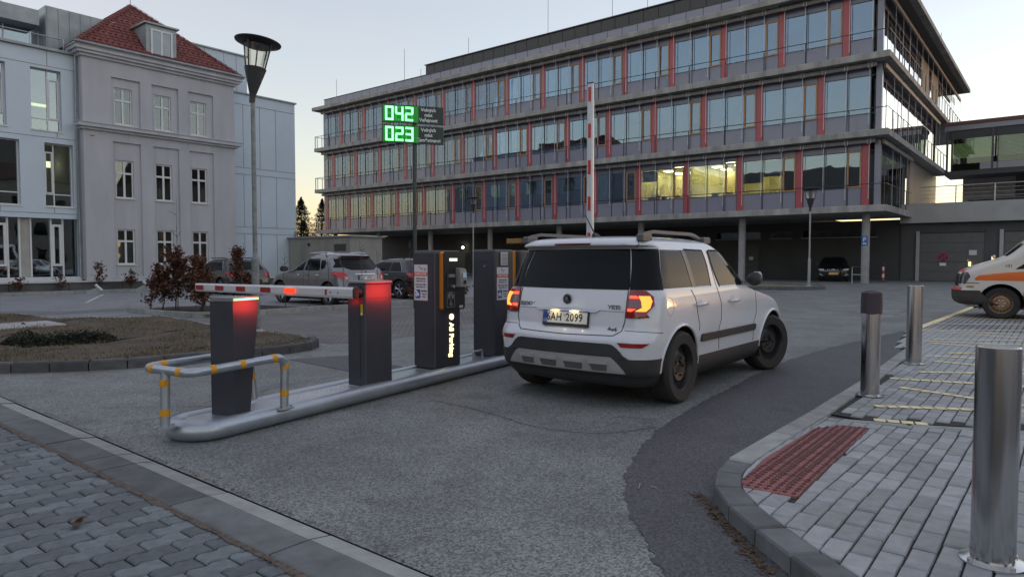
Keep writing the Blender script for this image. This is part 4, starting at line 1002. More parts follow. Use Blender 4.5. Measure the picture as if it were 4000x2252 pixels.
for (xa, kind) in ((12.3, 'f'), (11.79, 's'), (10.94, 'f'), (10.48, 'p'), (10.01, 'f'), (9.4, 's'), (8.6, 'f'), (7.6, 'f'), (6.8, 's'), (5.6, 'f'), (4.4, 'f'), (3.4, 's'), (2.2, 'f'), (0, 'f'), (-3, 'f'), (-6, 'f'), (-10, 'f')):
    if kind == 'p': slab('ground_panel', mat('cream_panel', (.42, .41, .38), .7), W, xa + .04, x - .04, 38.86, 38.9, .53, 3.37)
    else:
        slab('pane', G_MOD, W, xa + .04, x - .04, 38.88, 38.9, .53, 3.37)
        if kind == 's':
            f = MB(); za, zb = 1.05, 3.1
            for (p, q, r, s) in ((xa + .04, xa + .15, za, zb), (x - .15, x - .04, za, zb), (xa + .151, x - .151, za, za + .11), (xa + .151, x - .151, zb - .11, zb)): f.box(p, q, 38.82, 38.876, r, s)
            f.build('window_sash', M_WFR, W)
    slab('mullion', M_WFR, W, xa - .035, xa + .035, 38.8, 38.92, .53, 3.37); x = xa
slab('ground_room', M_DARKIN, W, -14, 12.95, 43, 43.1, .3, 3.6); slab('ground_room_floor', M_DARKIN, W, -14, 12.95, 39, 42.99, .4, .45); slab('ground_room_ceiling', M_DARKIN, W, -14, 12.95, 39, 42.99, 3.5, 3.55)
slab('base_course', M_WFR, W, -15, 12.98, 38.4, 38.59, .2, .5)
slab('room_lamp', emis('office_tube', (1, .72, .34), 3.0), W, 11.15, 12.1, 39.9, 40.05, 9.0, 9.12)
slab('room_lamp', E_WARM, W, 12.1, 12.8, 41.5, 41.7, 6.2, 6.5)
# roof terrace of the wing
slab('terrace_edge', M_ZINC, W, -15, 12.98, 38.42, 38.9, 11.485, 11.6)
slab('terrace_roof', M_ZINC, W, -15, 11.9, 40.0, 52, 13.0, 13.75)
for k in range(13): xx = 12.1 - k * 1.5; slab('terrace_pane', G_MOD, W, xx - 1.42, xx, 41.0, 41.03, 11.6, 12.99); slab('terrace_mullion', M_WFR, W, xx + .01, xx + .07, 40.97, 41.06, 11.6, 12.99)
slab('terrace_room', M_DARKIN, W, -14, 12.1, 44, 44.1, 11.6, 13)
mb_ = MB(); mb_.box(12.15, 15.4, 39.9, 51, 11.6, 14.05); zb = mb_.build('zinc_box', M_ZINC, W)
for k in range(6): MB().box(12.2 + k * .5, 12.22 + k * .5, 39.87, 39.899, 11.6, 14.0).build('standing_seam', M_ZINC, zb)
rl = MB(); rl.tube([(-15, 38.75, 12.2), (12.6, 38.75, 12.2)], .03, 6); rl.build('terrace_handrail', M_STEEL, W)
for k in range(14): slab('terrace_rail_post', M_STEEL, W, 12.5 - k * 1.4, 12.55 - k * 1.4, 38.72, 38.78, 11.6, 12.2)

# annex on the right of the old house
AN = thing('white_annex', 'plain pale blue panelled annex block to the right of the old house', 'building', (23.4, 45, 0))
b = MB(); b.box(21.02, 25.7, 39.0, 60, .1, 11.38); b.build('wall', M_STUCB, AN)
slab('roof_edge', M_ZINC, AN, 20.95, 25.8, 38.9, 60.1, 11.385, 11.47)
b = MB(); b.box(18.6, 23.1, 40.2, 58, 11.475, 14.0); ub = b.build('upper_box', M_STUCB, AN); MB().box(18.5, 23.2, 40.1, 58.1, 14.005, 14.09).build('upper_roof_edge', M_ZINC, ub)
for zz in (10.75, 6.95, 6.55, 3.35, 2.95): slab('panel_joint', M_RAIL, AN, 21.05, 25.69, 38.985, 38.998, zz, zz + .015)
for xx in (22.1, 23.2, 24.3): 
    for (z0, z1) in ((7.0, 10.74), (3.37, 6.54), (.2, 2.94)): slab('panel_joint', M_RAIL, AN, xx, xx + .012, 38.986, 38.998, z0, z1)
for xx in (19.2, 20.4, 21.6, 22.4): MB().box(xx, xx + .012, 40.18, 40.199, 11.5, 13.98).build('panel_joint', M_ZINC, ub)
for k in range(7):
    for z in (1.3, 5.0, 8.7):
        slab('side_window', G_MOD, AN, 25.705, 25.74, 41 + k * 2.6, 42.3 + k * 2.6, z, z + 1.9); slab('side_window_frame', M_WFR, AN, 25.701, 25.72, 40.92 + k * 2.6, 42.38 + k * 2.6, z - .08, z - .002)
slab('downpipe', M_ZINC, AN, 25.55, 25.64, 38.86, 38.95, .1, 3.2)

# low concrete wall, small flat-roofed store
RW = thing('retaining_wall', 'low dark concrete retaining wall along the back of the car park', 'wall', (2, 31, 0))
x = -20
M_RW = mat('stained_concrete_wall', (.1, .1, .1), .9, var=.35, scale=1.3, bump=.3, bscale=25)
while x < 21:
    slab('wall_panel', M_RW, RW, x, x + 1.98, 31.0, 31.25, 0, .44); x += 2
slab('wall_cap', M_CORN, RW, -20, 21.6, 30.94, 31.3, .445, .5)
sheet('terrace_ground', [(-20, 31.25), (25, 31.25), (25, 39), (-20, 39)], .3, mat('gravel_terrace', (.16, .16, .155), .95, var=.3, scale=8, bump=.5, bscale=30))
ST = thing('concrete_store', 'small flat-roofed concrete store behind the grey car', 'building', (26.3, 36, 0))
b = MB(); b.box(25.1, 27.5, 32.6, 38.9, 0, 2.7); b.build('wall', mat('streaked_concrete', (.3, .3, .27), .88, var=.22, scale=1.0, streak=.2, bump=.25, bscale=30), ST)
slab('roof_edge', M_ZINC, ST, 24.98, 27.65, 32.48, 38.95, 2.705, 2.8)
slab('louvre', M_CLAD, ST, 25.05, 25.095, 33.0, 34.1, 1.9, 2.3); slab('wall_lamp', M_RAIL, ST, 25.0, 25.095, 36.6, 36.75, 2.2, 2.4)
# two tilted grey boards with white edges by the car-park kerb
M_BRD = mat('grey_board', (.3, .33, .35), .6, var=.1); M_BRDW = mat('white_board_edge', (.72, .74, .76), .5, var=.05)
for k, (bx_, by_, tw_, hh) in enumerate(((10.1, 29.5, .33, .36), (11.95, 29.6, .3, .46))):
    t = thing('parking_board', ('tilted grey board with white edge strip nearer the glass ground floor' if k == 0 else 'tilted grey board with white edge strip beside the brown shrubs'), 'board', (bx_, by_, 0), 0, 'tilted boards on the car-park kerb', world=False)
    MB().prism([(0, 0), (tw_ + .12, -.1), (tw_ + .12, -.06), (0, .04)], 0, 1, ztop=lambda p: .14 + (p[0] / (tw_ + .12)) * (hh - .2)).build('board', M_BRD, t)
    MB().tube([(tw_ - .05, -.12, hh + .03), (tw_ + .17, -.14, .16)], .05, 4).build('edge_strip', M_BRDW, t)

# houses out of frame, added to darken pane reflections and block low horizon glow
M_NB = mat('neighbour_render', (.2, .19, .17), .9, var=.15, scale=.5); M_NR = mat('neighbour_roof', (.06, .04, .035), .85, var=.2)
def neighbour(x0, x1, y0, y1, h, rh, label, face):
    t = thing('added_house', label, 'house', ((x0 + x1) / 2, (y0 + y1) / 2, 0))
    MB().box(x0, x1, y0, y1, 0, h).build('wall', M_NB, t)
    xm, ym = (x0 + x1) / 2, (y0 + y1) / 2
    if x1 - x0 > y1 - y0: MB().add([(x0, y0 - .4, h), (x1, y0 - .4, h), (x1, y1 + .4, h), (x0, y1 + .4, h), (x0 + 3, ym, h + rh), (x1 - 3, ym, h + rh)], [(0, 1, 5, 4), (2, 3, 4, 5), (1, 2, 5), (3, 0, 4), (3, 2, 1, 0)]).build('roof', M_NR, t)
    else: MB().add([(x0 - .4, y0, h), (x1 + .4, y0, h), (x1 + .4, y1, h), (x0 - .4, y1, h), (xm, y0 + 3, h + rh), (xm, y1 - 3, h + rh)], [(1, 2, 5, 4), (3, 0, 4, 5), (0, 1, 4), (2, 3, 5), (3, 2, 1, 0)]).build('roof', M_NR, t)
    a, b_ = (y0, y1) if face == 'x' else (x0, x1); p = a + 1.5
    while p < b_ - 2:
        for z in range(int(h / 3.6)):
            if face == 'x': slab('window', G_OLD, t, x1 + .01, x1 + .05, p, p + 1.1, 1.2 + z * 3.6, 3.1 + z * 3.6)
            else: slab('window', G_OLD, t, p, p + 1.1, y1 + .01, y1 + .05, 1.2 + z * 3.6, 3.1 + z * 3.6)
        p += 2.6
    return t
neighbour(-48, -36, 8, 84, 12, 5.5, 'long house added far to the left to block horizon glow in the office panes', 'x')
neighbour(-30, -18, 56, 74, 10, 5, 'hip-roofed house added behind the modern wing to darken reflections', 'x')
neighbour(22, 44, -52, -40, 13, 7, 'tall hip-roofed house added behind the viewer to darken the old windows', 'y')
neighbour(52, 84, -60, -46, 15, 8, 'long hip-roofed block added behind the van to darken the old windows', 'y')
# ------------------------------------------------------------------ street lamps, free-space display
M_GALV = MATS['galvanised_steel']; M_LAMPD = mat('lamp_dark_paint', (.035, .04, .045), .45, var=.1)
M_POLE = mat('weathered_zinc_pole', (.2, .23, .25), .5, .55, var=.3, scale=9)
G_LAMP = glass('lamp_diffuser', (.95, .93, .85), .06, .2, .4)
def lamp(loc, h, label, k=1., tilt=0., name='street_lamp', lower=True, pole=None):
    t = thing(name, label, 'street lamp', loc, 0, 'cone street lamps', world=False)
    pm = pole or M_POLE
    b = MB()
    if lower: b.lathe([(.066, 0), (.066, 1.25), (.062, 1.3), (.04, 1.34)], (0, 0, 0), 16)
    b.lathe([(.04 if lower else .045, 1.3 if lower else 0), (.036, h - .95 * k)], (0, 0, 0), 14); b.build('pole', pm, t, smooth=50)
    MB().lathe([(.15, 0), (.15, .03), (.1, .05), (.07, .06)], (0, 0, .0), 16).build('base', M_CONC, t, smooth=50)
    hd = bpy.data.objects.new('head', None); COL.objects.link(hd); hd.parent = t; hd.location = (0, 0, h - .95 * k); hd.rotation_euler = tilt if tilt else (0, 0, 0)
    b = MB(); b.lathe([(.05 * k, -.13 * k), (.052 * k, .0), (.06 * k, .02 * k), (.185 * k, .47 * k), (.17 * k, .47 * k), (.05 * k, .04 * k)], (0, 0, 0), 24); b.build('cone', M_LAMPD, hd, smooth=50)
    MB().lathe([(.14 * k, .475 * k), (.232 * k, .86 * k)], (0, 0, 0), 24, caps=False).build('diffuser', G_LAMP, hd, smooth=80)
    b = MB(); b.lathe([(.235 * k, .865 * k), (.3 * k, .9 * k), (.385 * k, .92 * k), (.39 * k, .935 * k), (.3 * k, .955 * k), (.05 * k, .98 * k)], (0, 0, 0), 36); b.lathe([(.05 * k, .845 * k), (.24 * k, .86 * k)], (0, 0, 0), 24, caps=False); b.build('canopy', M_LAMPD, hd, smooth=50)
    for a in (25, 115, 205, 295):
        c, s = math.cos(rad(a)), math.sin(rad(a)); MB().tube([(.19 * k * c, .19 * k * s, .45 * k), (.275 * k * c, .275 * k * s, .9 * k)], .013 * k, 6).build('strut', M_LAMPD, hd)
    MB().tube([(0, 0, .47 * k), (0, 0, .85 * k)], .012 * k, 6).build('bulb_stem', M_LAMPD, hd)
    return t
lamp((6.35, 10.87, .1), 5.0, 'tall cone street lamp on a zinc pole in the grass island', .98, (rad(2), rad(6), 0))
lamp((33.9, 9.4, .1), 4.62, 'slim cone street lamp standing before the undercroft columns', 1., 0, lower=True, pole=mat('pale_lamp_pole', (.34, .36, .37), .5, .3, var=.1))
lamp((29.6, 26.95, 0), 5.0, 'distant cone street lamp behind the pay terminals', .85, 0, lower=False, pole=MATS['pale_lamp_pole'])
lamp((26.3, 41.2, 0), 5.6, 'cone street lamp peeping out past the annex corner', 1., 0, lower=False)
# planted traffic island under the second lamp
tk = smooth_pl([(30.5, 13.5), (30.8, 10.6), (31.6, 9.0), (33.2, 8.4), (34.6, 8.9), (35.4, 10.6), (36.5, 14)], 1)
kerb('kerb_traffic_island', tk, .15, lambda p: .16, .8, M_KERB)
sheet('traffic_island_turf', offset_pl(tk, .14) + [(36, 14), (31, 13.6)], .12, mat('pale_dry_turf', (.16, .14, .09), .95, var=.35, scale=3))
dp = thing('delineator_post', 'red and white delineator post beside the garage entrance', 'post', (47.3, 8.75, 0))
for k in range(5): MB().lathe([(.07, k * .22), (.065, k * .22 + .215)], (47.3, 8.75, .05), 10).build('band', (mat('post_red', (.5, .06, .06), .5), MATS['sign_white'], M_RAIL)[2 if k == 4 else k % 2], dp, smooth=40)
MB().lathe([(.12, 0), (.12, .05)], (47.3, 8.75, 0), 10).build('foot', M_RAIL, dp)

# illuminated display of free spaces
SG = thing('parking_display', 'two-row green LED display of free parking spaces on a pole', 'sign', (13.04, 14.08, 0), rad(-51 + 17), world=False)
# local frame: x to the right along the panels, -y towards the viewer
ZB = 1.36 + (1014 - 490) / 2660 * 19
M_SGN = mat('display_dark_green', (.012, .032, .032), .35, var=.1); M_TXT = mat('display_lettering', (.85, .9, .88), .5)
MB().tube([(.02, .07, 0), (.02, .07, 5.5)], .052, 14).build('pole', mat('dark_green_pole', (.03, .05, .05), .4, var=.1), SG, smooth=50)
px = 19 / 2660  # metres per photo pixel at the sign
SEGS = {'0': 'abcdef', '2': 'abged', '3': 'abgcd', '4': 'fgbc'}
E_LED = emis('led_green', (.16, 1, .24), 4.); E_LEDO = mat('led_segment_off_glow', (.01, .2, .03), .4, emit=((.0, 1., .08), .25))
M_LEDB = mat('display_face', (.006, .05, .012), .4, emit=((0, 1, .06), .16))  # emission on face and off segments imitates green glow around lit digits
def rowpanel(z0, z1, digits, words_):
    xl, xr = -.87, .83
    p = MB(); p.cbox(xl, xr, -.03, .05, z0, z1, .008); po = p.build('panel', M_SGN, SG)
    MB().box(xl + .02, .12, -.036, -.0305, z0 + .02, z1 - .02).build('display_face', M_LEDB, po)
    dw, dh = .225, (z1 - z0) * .8; zc = (z0 + z1) / 2
    for k, ch in enumerate(digits):
        cx = -.675 + k * .27; s = .05; g_ = .004; h2 = dh / 2
        segs = {'a': (cx - dw / 2 + s * .2, cx + dw / 2 - s * .2, zc + h2 - s, zc + h2), 'd': (cx - dw / 2 + s * .2, cx + dw / 2 - s * .2, zc - h2, zc - h2 + s), 'g': (cx - dw / 2 + s * .4, cx + dw / 2 - s * .4, zc - s / 2, zc + s / 2),
                'b': (cx + dw / 2 - s, cx + dw / 2, zc + g_, zc + h2 - g_), 'c': (cx + dw / 2 - s, cx + dw / 2, zc - h2 + g_, zc - g_), 'f': (cx - dw / 2, cx - dw / 2 + s, zc + g_, zc + h2 - g_), 'e': (cx - dw / 2, cx - dw / 2 + s, zc - h2 + g_, zc - g_)}
        for nm, (a, b_, c, d) in segs.items():
            on = nm in SEGS[ch]; y = -.048 if on else -.04
            q = MB(); q.box(a, b_, y - (.001 * 'abcdefg'.index(nm)) * .3, -.0365, c, d); q.build('led_segment', E_LED if on else E_LEDO, po)
    for k, w_ in enumerate(words_):
        lettering('lettering', w_, .132, M_TXT, po, (.40, -.034, z1 - .1 - k * .14), (1, 0, 0), (0, 0, 1), bold=.0025, wscale=.98)
rowpanel(ZB + .017, ZB + .493, '042', ('Volných', 'míst', 'Veřejnost')); rowpanel(ZB - .536, ZB - .057, '023', ('Volných', 'míst', 'Zaměstnanci'))
# ------------------------------------------------------------------ barrier island: base, cabinets, arm, terminals, hoop
M_ANTH = mat('anthracite_powder_coat', (.045, .048, .06), .42, var=.08, scale=4, bump=.12, bscale=500)
M_ANTH2 = mat('anthracite_side', (.05, .05, .06), .4, var=.08, scale=4, bump=.12, bscale=500)
M_ALU = mat('arm_white_aluminium', (.62, .63, .66), .35, .15, var=.05)
M_REFL = mat('red_reflective_tape', (.3, .02, .03), .4, var=.12, scale=20)
M_ORA = mat('orange_panel', (.6, .22, .03), .45, var=.05)
M_BLK = mat('black_plastic', (.02, .022, .022), .4, var=.1, scale=6)
M_PAP = mat('poster_paper', (.6, .62, .66), .6, var=.03)
M_TXTD = mat('poster_print', (.09, .09, .11), .7); M_TXTR = mat('poster_red', (.55, .1, .06), .6); M_TXTB = mat('poster_blue', (.02, .09, .33), .55); M_TXTW = mat('poster_white', (.75, .77, .8), .6)
M_TAPE = mat('yellow_tape', (.62, .3, .015), .5, var=.12, scale=15)
M_GALV2 = mat('galvanised_tube', (.4, .45, .5), .36, .7, var=.1, scale=7)
M_CHEQ = mat('galvanised_plate', (.45, .48, .52), .36, .75, var=.16, scale=10)
IA = math.atan2(.43, 3.0)      # island axis against +X
ux, uy = math.cos(IA), math.sin(IA); vx, vy = -uy, ux
def isl_pt(s, t, z): return (2.55 + s * ux + t * vx, 5.17 + s * uy + t * vy, z)
IS = thing('barrier_island', 'long galvanised steel island base with rounded tube edge', 'island base', isl_pt(3, 0, 0))
# tube edge: long U round the plate, nose to the viewer
hw, R = .2, .078
path = [isl_pt(6.6, -hw, R)]
path += [isl_pt(.2 - hw * math.sin(a) * 1.0, -hw * math.cos(a), R) if False else isl_pt(.02 - hw * math.cos(a - math.pi / 2), -hw * math.cos(a), R) for a in [math.pi * k / 14 for k in range(15)]]
path += [isl_pt(6.6, hw, R)]
MB().tube(path, R, 16).build('edge_tube', M_GALV2, IS, smooth=60)
s0 = 0
segs = ((-.14, 1.05, 0), (1.06, 1.62, 1), (1.63, 2.75, 0), (2.76, 4.2, 0), (4.21, 6.6, 0))
for k, (a, b_, chq) in enumerate(segs):
    if k == 0: pl = [isl_pt(b_, -hw + .01, 0)[:2], isl_pt(b_, hw - .01, 0)[:2]] + [isl_pt(.02 - (hw - .01) * math.sin(t), (hw - .01) * math.cos(t), 0)[:2] for t in [math.pi * q / 12 for q in range(13)]]
    else: pl = [isl_pt(a, -hw + .01, 0)[:2], isl_pt(b_, -hw + .01, 0)[:2], isl_pt(b_, hw - .01, 0)[:2], isl_pt(a, hw - .01, 0)[:2]]
    po = MB().prism(pl, .118, .13, ch=.003).build('deck_plate', M_CHEQ, IS)
    for q in range(int((b_ - a) / .28) + 1):
        for t in (-hw + .035, hw - .035):
            sx = max(a, .05) + .05 + q * .28
            if sx < b_: MB().lathe([(.011, 0), (.011, .007), (.004, .009)], isl_pt(sx, t, .13), 6).build('bolt', M_GALV, po)
    if k in (0, 1):
        d = MB()
        for i in range(int((b_ - max(a, .55)) / .03)):
            for j in range(11):
                c = isl_pt(max(a, .55) + .02 + i * .03, -hw + .05 + j * .03, .1305); an = IA + (.785 if (i + j) % 2 else -.785); cx_, sx_ = math.cos(an) * .011, math.sin(an) * .011
                d.add([(c[0] - cx_, c[1] - sx_, c[2]), (c[0] + sx_ * .3, c[1] - cx_ * .3, c[2]), (c[0] + cx_, c[1] + sx_, c[2]), (c[0] - sx_ * .3, c[1] + cx_ * .3, c[2]), (c[0], c[1], c[2] + .0022)], [(0, 1, 4), (1, 2, 4), (2, 3, 4), (3, 0, 4)])
        o = d.build('chequer_tread', M_CHEQ, po, fix=False); o['kind'] = 'stuff'
# protective hoop with yellow bands
HP = thing('protective_hoop', 'bent steel tube hoop with yellow bands guarding the front cabinet', 'guard rail', (2.6, 5.1, .1))
def fillet(pts, r, n=6):
    P = [Vector(p) for p in pts]; out = [P[0]]
    for i in range(1, len(P) - 1):
        a, b_ = (P[i - 1] - P[i]).normalized(), (P[i + 1] - P[i]).normalized()
        p, q = P[i] + a * r, P[i] + b_ * r
        for k in range(n + 1):
            t = k / n; out.append(p * (1 - t) ** 2 + P[i] * 2 * t * (1 - t) + q * t * t)
    return out + [P[-1]]
hoop = [(3.16, 5.0, .13), (3.17, 5.0, .56), (2.3, 4.82, .55), (2.215, 5.36, .55), (3.1, 5.6, .56), (3.15, 5.46, .13)]
hoop[4] = (3.14, 5.5, .56); hoop[5] = (3.16, 5.47, .13)
hp = fillet(hoop, .1); MB().tube(hp, .034, 14).build('rail', M_GALV2, HP, smooth=60)
MB().tube([(2.24, 5.1, .12), (2.25, 5.1, .55)], .034, 14).build('front_post', M_GALV2, HP, smooth=60)
def band(p, d, r=.0355, L=.05):
    p, d = Vector(p), Vector(d).normalized(); return MB().tube([p - d * L / 2, p + d * L / 2], r, 14).build('band', M_TAPE, HP, smooth=60)
P = [Vector(p) for p in hoop]
for (i, ts) in ((0, (.3, .82)), (1, (.14, .5, .8)), (2, (.2, .8)), (3, (.15, .62)), (4, (.5,))):
    for t in ts: band(P[i] * (1 - t) + P[i + 1] * t, P[i + 1] - P[i])
for z in (.24, .46): band((2.2425, 5.1, z), (0, 0, 1))
for (x, y_) in ((3.16, 5.0), (2.24, 5.1), (3.16, 5.47)):
    f = MB(); f.prism([(x + .075 * math.cos(a) * (1.25 if k % 2 else 1), y_ + .06 * math.sin(a)) for k, a in enumerate([math.pi * q / 4 for q in range(8)])], .128, .142); f.build('foot_plate', M_GALV2, HP)
    for sgn in (-1, 1): MB().lathe([(.012, 0), (.012, .012)], (x + .055 * sgn, y_ - .012, .142), 6).build('bolt', M_GALV, HP)
# front cabinet: wedge that widens towards its top, washed red by an added lamp in front
def quadprism(b, base, top, z0, z1, mi=0):
    return b.loft([[(*p, z0) for p in base], [(*p, z1) for p in top]], mi=mi)
C1 = thing('barrier_cabinet', 'tapering dark barrier cabinet with green light strip inside the hoop', 'cabinet', (2.8, 5.15, .13), 0, 'barrier cabinets')
er, el = Vector((.954, .30)), Vector((-.30, .954)); c0 = Vector((2.745, 5.035))
def wedge(d): return [tuple(c0), tuple(c0 + er * d), tuple(c0 + er * d + el * .235), tuple(c0 + el * .235)]
b = MB(); b.loft([[(*p, z) for p in wedge(.17 + .115 * (z - .14) / .92)] for z in (.132, .4, .7, 1.03)]); b.build('body', M_ANTH, C1)
b = MB(); b.loft([[(*p, z) for p in wedge(.285)] for z in (1.033, 1.062)]); b.build('lid', mat('cabinet_lid_grey', (.2, .2, .21), .4, var=.05), C1)
E_RED = emis('red_signal_light', (1, .02, .015), 9.); E_GRN = emis('green_signal_light', (.1, 1, .35), 3.5)
p0 = c0 + er * .01 - el * .004; p1 = c0 + er * .275 - el * .004
MB().tube([(*p0, 1.047), (*p1, 1.047)], .0055, 5).build('green_light_strip', E_GRN, C1)
def red_wash(parent, p, size, aim, power, name='added_red_wash', col=(1, .03, .02)):  # area lamp hanging free in the air, added to throw a colour wash
    l = bpy.data.lights.new(name, 'AREA'); l.shape = 'RECTANGLE'; l.size = size[0]; l.size_y = size[1]; l.energy = power * GAIN * 3; l.color = col; l.spread = rad(165)
    o = bpy.data.objects.new(name, l); COL.objects.link(o); o.parent = parent; o.location = Vector(p) - Vector(OFF.get(parent.name, (0, 0, 0)))
    o.rotation_euler = Vector(aim).to_track_quat('-Z', 'Y').to_euler(); return o
mid = (p0 + p1) / 2 - el * .1 + er * .04
red_wash(C1, (mid.x, mid.y, 1.0), (.26, .12), (el.x, el.y, 0), .42)  # added lamp in mid-air before the face makes its red glow
# arm cabinet
C2 = thing('barrier_cabinet', 'upright dark barrier cabinet carrying the lowered striped arm', 'cabinet', (4.35, 5.36, .13), 0, 'barrier cabinets')
MB().cbox(4.19, 4.53, 5.225, 5.5, .132, 1.13, .012).build('body', M_ANTH, C2); MB().cbox(4.185, 4.535, 5.22, 5.505, 1.133, 1.155, .008).build('lid', MATS['cabinet_lid_grey'], C2)
slab('seam', M_BLK, C2, 4.188, 4.532, 5.222, 5.224, .985, .989); slab('door_seam', M_BLK, C2, 4.187, 4.189, 5.30, 5.303, .2, 1.1)
wl = MB().box(4.1865, 4.188, 5.255, 5.29, .82, .93).build('warning_label', mat('label_yellow', (.55, .38, .02), .5), C2); MB().box(4.1855, 4.186, 5.257, 5.288, .83, .845).build('label_foot', M_TXTW, wl)
MB().cyl((4.13, 5.31, 1.05), (4.19, 5.31, 1.05), .05, .06, 12).build('hub', M_BLK, C2, smooth=40)
red_wash(C2, (4.4, 5.12, 1.05), (.3, .16), (0, 1, -.1), .55)  # added lamp in mid-air, no fitting, reddens the lane face
red_wash(C2, (4.12, 5.42, .95), (.1, .05), (1, -.1, .15), .03)  # weaker added lamp for a red tinge on the arm side
# lowered arm
AR = thing('lowered_boom_barrier', 'lowered white barrier arm with red reflectors across the left lane', 'barrier arm', (4.12, 5.2, 1.04))
ya, yb = 5.255, 8.36
def arm_ring(y, z, h, w_): return [(4.095 + a * w_, y, z + c * h) for a, c in ((-.5, -.3), (-.3, -.5), (.3, -.5), (.5, -.3), (.5, .3), (.3, .5), (-.3, .5), (-.5, .3))]
zarm = lambda y: 1.043 - .022 * (y - ya) / 3.1
MB().loft([arm_ring(ya, zarm(ya), .108, .056), arm_ring(yb, zarm(yb), .098, .05)]).build('beam', M_ALU, AR)
MB().loft([arm_ring(ya - .02, zarm(ya), .11, .058), arm_ring(ya - .001, zarm(ya), .11, .058)]).build('end_cap', M_BLK, AR)
for (a, b_, lit_) in ((8.15, 8.34, 0), (7.67, 7.86, 0), (7.19, 7.38, 0), (6.67, 6.87, 0), (6.2, 6.4, 1), (5.66, 5.69, 0)):
    zc = zarm((a + b_) / 2)
    f = MB().box(4.0645, 4.0665, a, b_, zc - .027, zc + .027); f.build('reflector', emis('lit_arm_light', (1, .05, .02), 1.7) if lit_ else M_REFL, AR)
    if lit_: red_wash(AR, (4.02, (a + b_) / 2, zc), (.08, .03), (1, 0, 0), .02)  # added lamp spreads red glow over the beam
for yy in (5.6, 5.48): MB().lathe([(.009, 0), (.009, .006)], (4.06, yy, zarm(yy)), 8, 'x').build('bolt', M_GALV, AR)
# raised arm of the other lane
RA = thing('raised_boom_barrier', 'raised upright barrier arm with red reflectors behind the white car', 'barrier arm', (8.4, 5.35, .13))
cx_, cy_ = 8.4, 5.36
def vring(z, h, w_): return [(cx_ + a * w_, cy_ + c * h, z) for a, c in ((-.5, -.3), (-.3, -.5), (.3, -.5), (.5, -.3), (.5, .3), (.3, .5), (-.3, .5), (-.5, .3))]
MB().loft([vring(.95, .11, .06), vring(3.88, .095, .05)]).build('beam', M_ALU, RA); MB().loft([vring(3.881, .098, .053), vring(3.9, .098, .053)]).build('end_cap', M_BLK, RA)
for k in range(6):
    z1 = 3.83 - k * .52; MB().box(cx_ - .0345, cx_ - .031, cy_ - .022, cy_ + .022, z1 - .2, z1).build('reflector', mat('bright_red_tape', (.55, .04, .04), .4), RA)
C3 = thing('barrier_cabinet', 'dark barrier cabinet of the raised arm hidden behind the white car', 'cabinet', (8.6, 5.4, .13), 0, 'barrier cabinets')
MB().cbox(8.45, 8.8, 5.26, 5.54, .132, 1.13, .012).build('body', M_ANTH, C3); MB().cbox(8.44, 8.81, 5.25, 5.55, 1.133, 1.155, .008).build('lid', MATS['cabinet_lid_grey'], C3)

# pay terminals
def poster(parent, o_, xd, w_, h, face):
    """parking tariff sheet: o_ = lower-left corner, xd = direction along the sheet, face = outward normal"""
    o_, xd, face = Vector(o_), Vector(xd), Vector(face); up = Vector((0, 0, 1))
    def rect(name, a, b_, c, d, lift, m, par):
        q = [o_ + xd * x + up * z + face * lift for x, z in ((a, c), (b_, c), (b_, d), (a, d))]
        bk = [p - face * .0008 for p in q]
        return MB().add([tuple(p) for p in q + bk], [(0, 1, 2, 3), (7, 6, 5, 4), (0, 4, 5, 1), (1, 5, 6, 2), (2, 6, 7, 3), (3, 7, 4, 0)]).build(name, m, par)
    p = rect('poster', 0, w_, 0, h, .0015, mat('poster_border', (.3, .14, .12), .6), parent)
    rect('paper', .006, w_ - .006, .006, h - .006, .0025, M_PAP, p)
    rect('heading_band', .008, w_ - .008, h * .68, h * .785, .0035, M_TXTR, p)
    tx = lambda t, x, z, s, m, al='CENTER', bo=.0006: lettering('print', t, s, m, p, o_ + xd * x + up * z + face * .0045, xd, up, .0004, al, bo)
    tx('PARKOVNÉ', w_ / 2, h * .733, w_ * .155, M_TXTW)
    tx('Každá započatá', w_ / 2, h * .61, w_ * .105, M_TXTD); tx('hodina 60,- Kč', w_ / 2, h * .54, w_ * .105, M_TXTD)
    tx('Ztráta parkovacího', w_ / 2, h * .45, w_ * .1, M_TXTD); tx('lístku 1000,- Kč', w_ / 2, h * .38, w_ * .1, M_TXTD)
    rect('blue_square', w_ * .1, w_ * .45, h * .07, h * .31, .0035, M_TXTB, p)
    # wheelchair pictogram
    cxp, czp, s = w_ * .275, h * .19, w_ * .3
    def stroke(pts, r): return [o_ + xd * (cxp + a * s) + up * (czp + c * s) + face * .0045 for a, c in pts], r
    wb = MB()
    for pts, r in ((((-.1, .28), (-.1, .0), (.13, .0), (.24, -.26), (.33, -.24)), .012), (((-.1, .13), (.1, .13)), .01)):
        P_, r_ = stroke(pts, r); wb.tube(P_, r_ * w_ / .25, 4)
    P_, r_ = stroke([(-.14 + .0 + .25 * math.cos(t), -.14 + .25 * math.sin(t)) for t in [rad(100 + 26 * k) for k in range(9)]], .01); wb.tube(P_, r_ * w_ / .25, 4)
    P_, r_ = stroke(((-.1, .38), (-.099, .381)), .03); wb.tube(P_, r_ * w_ / .25, 6)
    wb.build('wheelchair_symbol', M_TXTW, p)
    tx('ZDARMA', w_ * .72, h * .27, w_ * .105, M_TXTD, bo=.0012); tx('zvoňte na', w_ * .72, h * .19, w_ * .085, M_TXTD); tx('vrátnici', w_ * .72, h * .12, w_ * .085, M_TXTD)
    rect('crest', w_ * .36, w_ * .46, h * .9, h * .94, .0035, M_TXTR, p)
    for k in range(3): rect('crest_text', w_ * .48, w_ * (.66 - .03 * k), h * (.9 - k * .025), h * (.91 - k * .025), .0035, M_TXTD, p)
